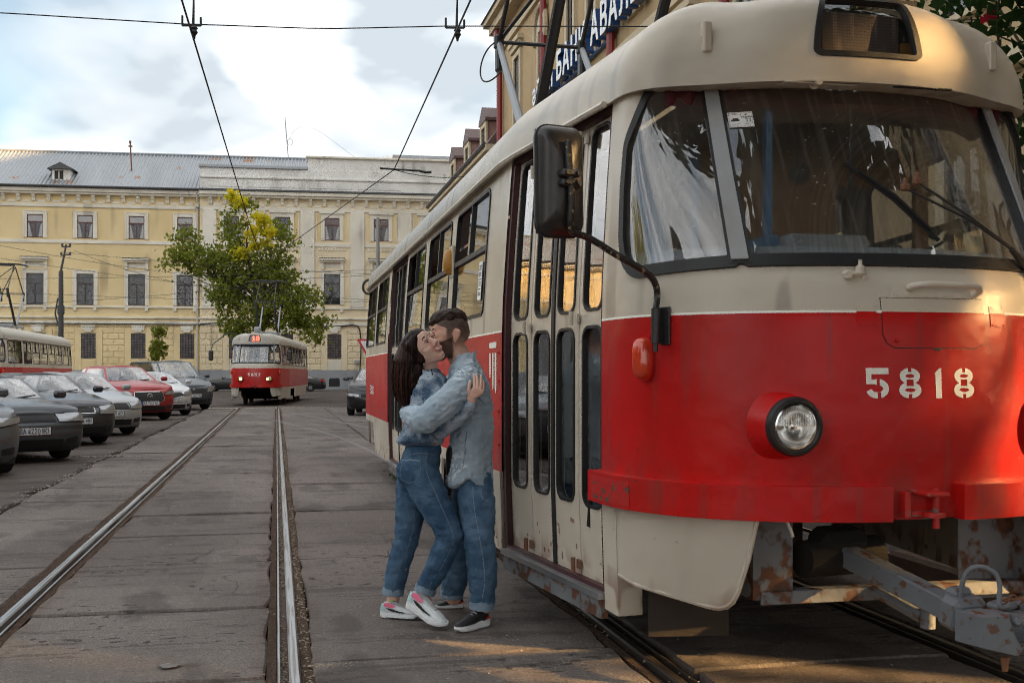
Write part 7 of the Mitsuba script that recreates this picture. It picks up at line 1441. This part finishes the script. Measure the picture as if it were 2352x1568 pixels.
parked('parked_car', 'dark navy sedan with large clear headlights and a chrome-edged grille', (-3.12, 22.3), 31, L=4.5, W=1.73, H=1.45, paintm='paint_navy', plate=('AX 1364 HM', .48), zn=.76, zc=.96, nose=.5, grille=[(-.34, .63), (.34, .63), (.38, .72), (-.38, .72)], gn='chrome', emblem=(bow, None), lamp=[(.44, .60), (.76, .60), (.95, .74), (.80, .80), (.50, .73)])
parked('parked_car', 'silver sedan with a ringed badge on its slatted grille', (-3.0, 25.6), 31, L=4.45, W=1.70, H=1.47, paintm='paint_silver', plate=('KA 8939 AO', .50), zn=.74, zc=.96, nose=.5, grille=[(-.44, .60), (.44, .60), (.44, .71), (-.44, .71)], emblem=(vw, None), lamp=[(.47, .59), (.74, .60), (.92, .74), (.82, .78), (.50, .71)])
parked('parked_car', 'red crossover with a wide black grille', (-3.0, 33.6), 29, L=4.55, W=1.84, H=1.68, paintm='paint_red', plate=('KA 9110 AC', .52), zn=.95, zc=1.12, zb=1.12, nose=.62, grille=[(-.44, .62), (-.3, .54), (.3, .54), (.44, .62), (.42, .84), (-.42, .84)], gn='chrome', emblem=(wing, .72), lamp=[(.46, .76), (.84, .78), (1.05, .86), (.60, .86)], wr=.345, low=.26, xa=1.0, xb=.25, xc=-1.5, xd=-2.1)
parked('parked_car', 'small silver hatchback between the red crossover and the van', (-2.75, 37.4), 29, L=3.8, W=1.69, H=1.50, paintm='paint_white', plate=('AI 4207 HB', .52), zn=.80, zc=1.0, nose=.6, fn=2.2, xa=1.05, xb=.25, xc=-1.35, xd=-1.75, wb=2.45, fo=.75, grille=[(-.42, .68), (0, .60), (.42, .68), (.36, .74), (-.36, .74)], emblem=(oval, .68), lamp=[(.42, .66), (.66, .66), (.90, .84), (.80, .90), (.50, .76)])
parked('parked_van', 'dark grey van, last in the row of parked vehicles', (-2.4, 43.0), 29, L=4.8, W=1.90, H=1.94, paintm='paint_gunmetal', plate=('AA 0782 PM', .55), zn=.92, zc=1.18, zb=1.2, nose=.6, xa=1.35, xb=.55, xc=-2.15, xd=-2.32, wb=3.0, fo=.93, green=.78, grille=[(-.50, .70), (.50, .70), (.46, .82), (-.46, .82)], emblem=(oval, None), lamp=[(.54, .68), (.74, .70), (.95, .92), (.84, .98), (.60, .82)], low=.24, van=True)
def drive(name, label, x, y, deg, **k):
    key = thing(name, label, 'car'); a = math.radians(deg); W4 = np.eye(4); W4[:3, 0], W4[:3, 1], W4[:3, 3] = (math.cos(a), math.sin(a), 0), (-math.sin(a), math.cos(a), 0), (x, y, 0); car(key, W4, **k)
a_ = at(538, 898, Z=84); drive('black_sedan', 'black sedan on the cross street, left of the distant tram', a_[0], a_[1], 176, L=4.8, W=1.82, H=1.45, paintm='paint_black')
a_ = at(678, 898, Z=84); drive('black_coupe', 'black sports coupe on the cross street, its red tail light right of the distant tram', a_[0], a_[1], 176, L=4.75, W=1.9, H=1.38, paintm='paint_black', xa=.75, xb=.05, xc=-.75, xd=-1.9, zb=1.0)
a_ = at(869, 940, Z=37.5); drive('black_crossover', 'black crossover facing the camera beside the rear of the closest tram', a_[0], a_[1], -90 - 10, L=4.5, W=1.82, H=1.66, paintm='paint_black', zn=.95, zc=1.1, zb=1.1, wr=.345, low=.26)
a_ = at(866, 920, Z=46); drive('dark_crossover', 'dark crossover mostly hidden behind the black crossover', a_[0], a_[1], -90 - 10, L=4.5, W=1.82, H=1.72, paintm='paint_gunmetal', zn=.95, zc=1.1, zb=1.1, wr=.345, low=.26)
# ------------------------------------------------------------------ the other trams
W2 = RZ(math.radians(-6.2), (-0.93, 47.3, 0.0))
tr2 = thing('tram', 'distant red and cream tram numbered 5657 with a lit route 18 sign', 'tram', 'trams of the square')
build_tram(tr2, W2, '5657', near=False, lit=True, red='red_far', cream='cream_far')
mat('red_far', (0.42, 0.012, 0.010), 0.3, spec=0.5, coat=0.5); mat('cream_far', (0.50, 0.46, 0.385), 0.42)
mat('plain_red_side', (0.34, 0.02, 0.02), 0.4)
def sign18():
    m = text('18', 0.20, 0.004, True); v, f = arr(m); v[:, 0] -= v[:, 0].max() / 2; return np.c_[v[:, 0], -v[:, 2], v[:, 1]] + [0, 0.475, 2.775], f
k = put('route_number', sign18(), None, tr2, smooth=False, shape=None, W=W2) if False else None
d_ = mikit.ply(sign18(), None); d_['to_world'] = M4(W2.tolist()); d_['emitter'] = {'type': 'area', 'radiance': rgb((1.3, 0.07, 0.02))}; d_['bsdf'] = {'type': 'ref', 'id': 'm_ink'}
scene[KF('route_number', tr2)] = d_
for s in (-1, 1):
    o = S(s_c(s * 0.555), 1.165)
    d_ = mikit.ply(mv(lathe([(0, -.004), (.045, -.004), (.05, 0.004)], 14, 'y'), o + [0, -.105, -.02])); d_['to_world'] = M4(W2.tolist()); d_['emitter'] = {'type': 'area', 'radiance': rgb((1.6, 0.9, 0.2))}; d_['bsdf'] = {'type': 'ref', 'id': 'm_white_paint'}
    scene[KF('lamp_glow', tr2)] = d_
def tram_mirrors():
    return cat([tube([S(-s_c(1.0), 2.9) + [0, .1, .2], S(-s_c(1.0), 2.9) + [-.3, -.05, .2], (-1.75, .15, 2.6), (-1.78, .15, 2.4)], .022, 6), bx(.20, .10, .45, (-1.80, .12, 2.15), .05)])
put('mirror', tram_mirrors(), 'black_plastic', tr2, W=W2); put('mirror', cat([bx(.22, .10, .45, (1.42, .55, 2.15), .05), tube([(1.1, .6, 1.9), (1.4, .58, 2.0)], .02, 5)]), 'black_plastic', tr2, W=W2)
put('roof_beacon', bx(.28, .3, .22, (0.02, 1.0, 3.28), .05), 'grey_metal', tr2, W=W2)
put('driver', cat([arr(soft(fuse([hull(((.38, 1.22, 2.12), .10), ((.38, 1.20, 2.14), .10)), hull(((.38, 1.25, 1.98), .06), ((.38, 1.25, 2.05), .06)), hull(((.20, 1.25, 1.85), .09), ((.56, 1.25, 1.85), .09), ((.38, 1.25, 1.5), .16))]), .03, 3))]), 'driver_shirt', tr2, W=W2)
mat('driver_shirt', (0.35, 0.38, 0.42), 0.8)
W3 = RZ(math.radians(180), (-10.55, 39.6, 0.0)); W3 = RZ(0, (-10.55, 41.3, 0.0))
tr3 = thing('tram', 'red and cream tram standing behind the parked cars, cut off by the left edge', 'tram', 'trams of the square')
build_tram(tr3, W3, '5657', near=False, red='red_far', cream='cream_far')

# ------------------------------------------------------------------ overhead line
mat('wire', (0.022, 0.022, 0.024), 0.5, metal=0.3); mat('pole_dark', (0.05, 0.05, 0.052), 0.6); mat('pole_grey', (0.22, 0.22, 0.21), 0.5)
def wire(name, pts, r, label, k=8, lin=False):
    kk = put(name, tube(np.asarray(pts) if lin else smoothpath(pts, k), r, 5), 'wire', smooth=60); tag(kk, label, 'wire', 'overhead tram wires'); return kk
zw = 5.45
def ww(u, v): return at(u, v, z=zw)
A1 = [at(404, -50, z=zw), ww(440, 75), ww(575, 520), ww(600, 590)]; A1[0] = ww(440, 75) + (ww(440, 75) - ww(575, 520)) / np.linalg.norm(ww(440, 75) - ww(575, 520)) * 14
wire('contact_wire', A1, 0.012, 'overhead wire running from the hanger at the upper left down towards the tree', lin=True)
p1, p2, p3 = ww(1045, 80), ww(905, 390), ww(675, 555)
wire('contact_wire', [p1 + (p1 - p2) / np.linalg.norm(p1 - p2) * 14, p1, p2, p3, p3 + (p3 - p2) * .6], 0.012, 'overhead wire bending at a splice above the roof of the yellow building', lin=True)
h1, h2 = ww(440, 75), ww(1045, 80); dv = (h2 - h1); dv[2] = 0; dv /= np.linalg.norm(dv)
span = [h1 - dv * 9 + UP * 0.55, h1 - dv * 2 + UP * .20, h1 - dv * .12 + UP * 0.10, h1 + dv * 1.4 + UP * .06, h2 - dv * 1.4 + UP * .06, h2 - dv * 0.1 + UP * .10, h2 + dv * 3 + UP * 0.12, h2 + dv * 8.3 + UP * .3]
wire('span_wire', span, 0.008, 'thin cross wire strung level across the sky between the two hangers', k=2, lin=True)
def hanger(o, label):
    kk = thing('wire_hanger', label, 'wire hanger', 'overhead wire hangers')
    put('yoke', cat([mv(tube([-dv * .11 + UP * .0, dv * .11], .012, 6), o), mv(tube([-dv * .11, -dv * .11 + UP * .12], .014, 6), o), mv(tube([dv * .11, dv * .11 + UP * .10], .014, 6), o)]), 'wire', kk); put('insulator', mv(lathe([(0.012, -.16), (.02, -.12), (.045, -.08), (.03, -.05), (.045, -.03), (.02, 0)], 12), o + dv * .03), 'wire', kk)
    put('drop_wire', tube([o + dv * .02, o + dv * .03 + UP * .5, o + dv * .035 + UP * 1.6], [.018, .008, .006], 6), 'wire', kk)
hanger(h1 + UP * .08, 'dark hanger on the cross wire at the upper left of the sky'); hanger(h2 + UP * .08, 'dark hanger on the cross wire left of the pantograph of the closest tram')
sp = p2; kk = put('wire_splice', cat([tube([sp - rgt * .28 + UP * .03, sp + rgt * .1, sp + rgt * .5 - UP * .02], .02, 6), tube([sp + rgt * .5 - UP * .02, sp + rgt * .62 - UP * .05, sp + rgt * .75 - UP * .05], .026, 6)]), 'wire', smooth=60); tag(kk, 'short dark splice where the overhead wire bends', 'wire splice')
wl = [(( -20, 640), (1180, 600), 58, 66), ((-20, 590), (860, 690), 56, 64), ((-20, 560), (560, 640), 52, 70), ((150, 580), (1180, 640), 60, 66), ((-20, 700), (700, 640), 55, 66), ((-20, 670), (1150, 690), 57, 70), ((690, 640), (1150, 590), 50, 70), ((-20, 745), (700, 735), 60, 68), ((170, 575), (470, 660), 58, 60), ((905, 390), (1180, 372), 22.5, 24)]
for i, ((u0, v0), (u1, v1), Z0, Z1) in enumerate(wl):
    a, b = at(u0, v0, Z=Z0), at(u1, v1, Z=Z1); m = (a + b) / 2 - UP * 0.25
    kk = put('feeder_wire', tube(smoothpath([a, m, b], 5), 0.011 if Z0 > 30 else .008, 4), 'wire', smooth=60); tag(kk, 'thin feeder wire, ' + ['from the left edge down past the tree to the right', 'rising from the left edge beneath the upper windows', 'shortest one, falling from the left edge to the tree', 'from the pole at the left to the far right', 'dipping level with the middle windows at the left', 'longest level one below the middle windows', 'rising steeply on the right of the tree', 'lowest of all, just over the barred windows', 'between the pole and the crown of the tree', 'short one leaving the dark splice'][i], 'wire', 'feeder wires before the yellow building')
# poles
o = at(140, 890, Z=56); o[2] = 0; kk = thing('catenary_pole', 'dark pole with a tilted bracket top behind the tram at the left edge', 'pole')
zt = at(140, 622, Z=56)[2]; put('shaft', tube([o, o + UP * zt], [.16, .11], 10), 'pole_dark', kk, smooth=50)
tp = at(152, 562, Z=56); put('top_arm', tube([o + UP * zt, tp], [.06, .05], 8), 'pole_dark', kk); put('bracket', cat([tube([tp - UP * .1 - rgt * .22, tp - UP * .1 + rgt * .22], .04, 6), tube([tp - UP * .55 - rgt * .28, tp - UP * .5 + rgt * .2], .04, 6)] + [mv(bx(.09, .09, .16), tp - UP * (.02 + .45 * j) + rgt * x) for j, x in ((0, -.2), (0, .2), (1, -.25), (1, .2))]), 'pole_dark', kk)
put('cable_box', cat([mv(bx(.34, .2, .5, (0, 0, 0), .05), o + UP * (zt - 2.0) + rgt * .0), tube([o + UP * (zt - 1.4) - rgt * .16, o + UP * (zt - 2.2) - rgt * .3, o + UP * (zt - 2.8) - rgt * .14], .04, 6)]), 'pole_dark', kk)
o = at(868, 890, Z=62); o[2] = 0; kk = thing('lamp_post', 'slim post catching yellow sun behind the rear of the closest tram', 'post')
put('shaft', tube([o, o + UP * at(868, 500, Z=62)[2]], [.12, .10], 10), 'pole_grey', kk, smooth=50)
o = at(846, 905, Z=44); o[2] = 0; kk = thing('yield_sign', 'red-edged triangular road sign half hidden by the rear of the closest tram', 'sign')
c_ = np.array([0, 0, at(846, 797, Z=44)[2]]) + o
put('post', tube([o, c_ + fwd * .05], .035, 6), 'pole_grey', kk); tri = Polygon([(-.42, .30), (.42, .30), (0, -.43)]).buffer(.03)
Ws = frame(c_, rgt); Ws2 = np.eye(4); Ws2[:3, 0], Ws2[:3, 1], Ws2[:3, 2], Ws2[:3, 3] = rgt, fwd, UP, c_
put('plate', ext(tri.difference(tri.buffer(-.085)), .02, 'xz', -.02), 'tail_red', kk, W=Ws2); put('field', ext(tri.buffer(-.084), .016, 'xz', -.018), 'plate_white', kk, W=Ws2)

# ------------------------------------------------------------------ trees
def leafmat(name, c, t): scene['m_' + name] = {'type': 'principledthin', 'base_color': c if isinstance(c, dict) else rgb(c), 'roughness': 0.5, 'diff_trans': t, 'spec_trans': 0.0, 'eta': 1.4}
leafmat('leaf_green', P_(lambda p, n, uv: mix((0.10, 0.145, 0.022), (0.27, 0.28, 0.05), noise(p.x * 3.1, p.y * 3.1, p.z * 3.1))), 0.9)
leafmat('leaf_yellow', P_(lambda p, n, uv: mix((0.75, 0.62, 0.03), (0.40, 0.40, 0.035), noise(p.x * 3.1, p.y * 3.1, p.z * 3.1))), 1.0)
leafmat('leaf_dark', P_(lambda p, n, uv: mix((0.012, 0.028, 0.010), (0.04, 0.075, 0.022), noise(p.x * 6, p.y * 6, p.z * 6))), 0.7)
leafmat('leaf_red', (0.30, 0.02, 0.03), 0.8)
mat('bark', P_(lambda p, n, uv: mix((0.035, 0.026, 0.02), (0.085, 0.068, 0.052), noise(p.x * 18, p.y * 18, p.z * 5))), 0.95)
def leaves(cen, size, seed, fold=0.25, n=None):
    """one folded leaf (4 triangles) at every point"""
    g = np.random.default_rng(seed); N = len(cen)
    base = np.array([[0, -.5, 0], [.42, -.05, fold], [0, .55, 0.05], [-.42, -.05, fold], [0, -.05, 0]]); fo = np.array([[0, 1, 4], [1, 2, 4], [2, 3, 4], [3, 0, 4]])
    a = g.normal(0, 1, (N, 3)); a /= np.linalg.norm(a, axis=1, keepdims=True); b = np.cross(a, g.normal(0, 1, (N, 3))); b /= np.linalg.norm(b, axis=1, keepdims=True); c = np.cross(a, b)
    s = size * g.uniform(.65, 1.25, (N, 1, 1))
    V = (base[None, :, :1] * a[:, None] + base[None, :, 1:2] * b[:, None] + base[None, :, 2:] * c[:, None]) * s + np.asarray(cen)[:, None]
    return V.reshape(-1, 3), (fo[None] + (np.arange(N) * 5)[:, None, None]).reshape(-1, 3)
def clumps(blobs, seed, per=60, r=0.45):
    """leaf centres: twig clumps inside the blobs ((x, y, z), (rx, ry, rz), number of clumps)"""
    g = np.random.default_rng(seed); out = []; tips = []
    for c, rad, n in blobs:
        d = g.normal(0, 1, (n, 3)); d /= np.linalg.norm(d, axis=1, keepdims=True); d *= g.uniform(.25, 1.0, (n, 1)) ** .5
        t = np.asarray(c) + d * np.asarray(rad); tips.append(t)
        for q in t: out.append(q + g.normal(0, 1, (per, 3)) * r * g.uniform(.5, 1.1) * np.array([1, 1, .7]))
    return np.vstack(out), np.vstack(tips)
def limbs(root, tips, r0, n, seed, fork=None):
    g = np.random.default_rng(seed); o = []
    for t in tips[g.permutation(len(tips))[:n]]:
        f_ = fork[g.integers(len(fork))] if fork is not None else root
        m = (f_ + t) / 2 + g.normal(0, .25, 3); o.append(tube(smoothpath([f_, m, t], 4), np.linspace(r0, r0 * .15, 9), 5, cap=False))
    return cat(o)
def uvb(u, v, Z, du, dv, dz, n): return at(u, v, Z=Z), (du * Z / F, dz, dv * Z / F), n
ZT = 68
bl = [uvb(645, 715, ZT, 66, 52, 2.2, 44), uvb(560, 720, ZT, 60, 66, 2.2, 42), uvb(575, 610, ZT, 66, 58, 2.2, 42), uvb(690, 680, ZT, 48, 26, 1.6, 18), uvb(470, 600, ZT, 70, 40, 1.8, 34), uvb(410, 590, ZT, 38, 30, 1.2, 13), uvb(640, 550, ZT, 38, 40, 1.3, 15), uvb(535, 530, ZT, 40, 45, 1.3, 16), uvb(430, 545, ZT, 30, 25, 1, 7), uvb(715, 750, ZT, 32, 38, 1.4, 15), uvb(550, 470, ZT, 30, 14, .7, 5), uvb(610, 650, ZT, 55, 45, 2., 20), uvb(520, 680, ZT, 45, 45, 1.8, 22), uvb(650, 620, ZT, 35, 35, 1.5, 14)]
pts_, tips_ = clumps(bl, 11, 32, .42)
kk = thing('street_tree', 'leafy green tree with a sunlit yellow top above the distant tram', 'tree')
base_ = at(600, 905, Z=ZT); base_[2] = 0
fork = np.array([at(598, 760, Z=ZT), at(590, 690, Z=ZT), at(575, 620, Z=ZT), at(500, 640, Z=ZT), at(630, 700, Z=ZT)])
put('trunk', cat([tube(smoothpath([base_, at(602, 820, Z=ZT), fork[0], fork[1], fork[2], at(570, 520, Z=ZT)], 4), np.linspace(.26, .05, 21), 8), tube(smoothpath([fork[1], at(540, 650, Z=ZT), fork[3], at(430, 610, Z=ZT)], 4), np.linspace(.13, .03, 13), 6), tube(smoothpath([fork[0], fork[4], at(690, 700, Z=ZT)], 4), np.linspace(.12, .03, 9), 6)]), 'bark', kk)
put('limb', limbs(fork[0], tips_, .05, 70, 3, fork), 'bark', kk, kind='stuff')
yy_ = (lambda q: np.linalg.norm((q - at(585, 530, Z=ZT - 1.2)) / [1.15, 2.6, 1.7], axis=1))(pts_)
put('crown', leaves(pts_[yy_ > .9], .24, 12), 'leaf_green', kk)
yp, yt = clumps([uvb(592, 508, ZT - 1.6, 20, 24, .6, 7), uvb(580, 552, ZT - 1.6, 20, 22, .6, 6), uvb(560, 585, ZT - 1.6, 10, 16, .5, 3), uvb(610, 545, ZT - 1.6, 16, 24, .5, 5), uvb(530, 452, ZT - 1, 18, 8, .4, 3), uvb(560, 470, ZT - 1, 14, 8, .4, 2)], 13, 40, .26)
put('sunlit_spray', leaves(yp, .25, 14), 'leaf_yellow', kk, label='bright yellow sunlit spray of leaves')
o = at(365, 905, Z=74); o[2] = 0; kk = thing('young_tree', 'slender young tree behind the dark van', 'tree'); sp_, _ = clumps([uvb(365, 765, 74, 9, 14, .35, 6), uvb(366, 795, 74, 14, 16, .5, 9), uvb(364, 818, 74, 12, 12, .5, 6)], 15, 40, .2)
put('trunk', tube([o, at(365, 760, Z=74)], [.07, .02], 6), 'bark', kk); put('crown', leaves(sp_, .22, 16), 'leaf_green', kk)
# creeper-hung tree beside the near tram, upper right
kk = thing('garden_tree', 'dark-leaved tree with a few red leaves beside the closest tram at the upper right', 'tree')
cp, ct = clumps([((6.3, 7.4, 4.1), (1.0, 1.2, 0.9), 26), ((6.2, 7.3, 3.1), (.8, 1.0, .8), 20), ((7.2, 7.5, 3.6), (1.2, 1.3, 1.5), 36), ((5.6, 7.2, 4.6), (.6, .8, .35), 9), ((7.0, 7.6, 1.9), (.9, 1.0, .9), 16), ((7.4, 8.5, 5.2), (1.5, 1.5, 1.0), 30)], 17, 42, .30)
put('trunk', tube(smoothpath([(7.4, 8.0, 0), (7.3, 7.9, 2), (7.0, 7.7, 3.6)], 5), [.13] * 6 + [.07] * 5, 8), 'bark', kk); put('limb', limbs(np.array([7.2, 7.8, 2.6]), ct, .03, 50, 5), 'bark', kk, kind='stuff')
put('crown', leaves(cp, .125, 18), 'leaf_dark', kk); put('red_leaves', leaves(cp[::60] + [-.05, -.1, 0], .13, 19), 'leaf_red', kk, kind='stuff')
# street trees behind the camera, whose shade falls over the square
def big_tree(base, blobs, seed, label, per=70, size=.24, cr=.55):
    kk = thing('shade_tree', label, 'tree'); p, t = clumps(blobs, seed, per, cr); b = np.array([base[0], base[1], 0.0]); c0 = np.asarray(blobs[0][0])
    put('trunk', tube(smoothpath([b, b + [.1, 0, 2.5], c0 * [.3, .3, .45] + b * [.7, .7, 0], c0], 5), np.linspace(.28, .08, 16), 8), 'bark', kk); put('limb', limbs(b + [.1, 0, 3.5], t, .06, 60, seed + 1), 'bark', kk, kind='stuff'); put('crown', leaves(p, size, seed + 2), 'leaf_dark' if seed % 2 else 'leaf_green', kk)
E1, E2 = np.array([0.848, -0.530, 0]), np.array([0.530, 0.848, 0])
def sp_(q, p, z): return tuple(E1 * q + E2 * p + UP * z)
def sunward(q, p, z, rq, rp, rz, n): return sp_(q, p, z), (rq, rp, rz), n
big_tree((13.2, -3.6), [sunward(13.6, 4.40, 5.55, 1.0, .18, .5, 30), sunward(13.6, 5.0, 5.95, .9, .5, .36, 14), sunward(13.4, 4.55, 6.9, 1.2, .4, .30, 6), sunward(13.4, 5.15, 6.8, 1.2, .3, .3, 8), sunward(13.8, 4.6, 9.0, 2.4, 2.4, 1.4, 110), sunward(13.6, 3.0, 6.6, 2.0, .7, 1.6, 60)], 31, 'tall street tree behind the camera to the right', per=60, size=.16, cr=.20)
big_tree((12.5, -7.5), [sunward(15.0, 1.7, 4.6, 2.2, 1.2, 4.2, 220), sunward(15, 0.2, 6, 3, 2.6, 4.5, 150)], 33, 'broad low-branched street tree behind the camera', per=60, cr=.45)
def canopy(base, c, r, n, seed, label): big_tree(base, [(c, r, n), (np.add(c, (r[0] * .6, 1, -2)), np.multiply(r, .7), n // 2), (np.add(c, (-r[0] * .6, -1, -1.5)), np.multiply(r, .7), n // 2)], seed, label, per=34, size=.55, cr=1.0)
canopy((4.5, -6.5), (3.6, -2.8, 11.0), (4.6, 4.4, 3.0), 150, 35, 'old street tree behind the camera, its crown over the tracks')
canopy((8.5, -14), (8.0, -13, 12), (5, 5, 5), 110, 37, 'old street tree behind the camera beside the ochre building')
canopy((-5.5, -12), (-5.5, -12, 11), (4.5, 4.5, 4.5), 90, 39, 'old street tree behind the camera on the side of the parked cars')
for i, y in enumerate((0, 13, 27)): canopy((-21, y), (-21, y, 6.0), (3.8, 4.6, 3.8), 85, 41 + i, ['street tree left of the frame opposite the near tram door', 'street tree left of the frame opposite the tram windows', 'street tree left of the frame beyond the parked cars'][i])
lb = thing('terrace_building', 'long low grey building along the left side of the square, outside the frame', 'building')
put('wall', bb(-40, -29, -15, 62, 0, 5.2), 'plinth_grey', lb, smooth=False); put('roof', bb(-40.5, -28.5, -15.5, 62.5, 5.2, 5.6), 'roof_dark', lb, smooth=False)
for z in (2,):
    for y in range(18): put('window', bb(-29.01, -28.96, -13 + 4.1 * y, -11.6 + 4.1 * y, z, z + 2.2), 'room_dark', lb, smooth=False)
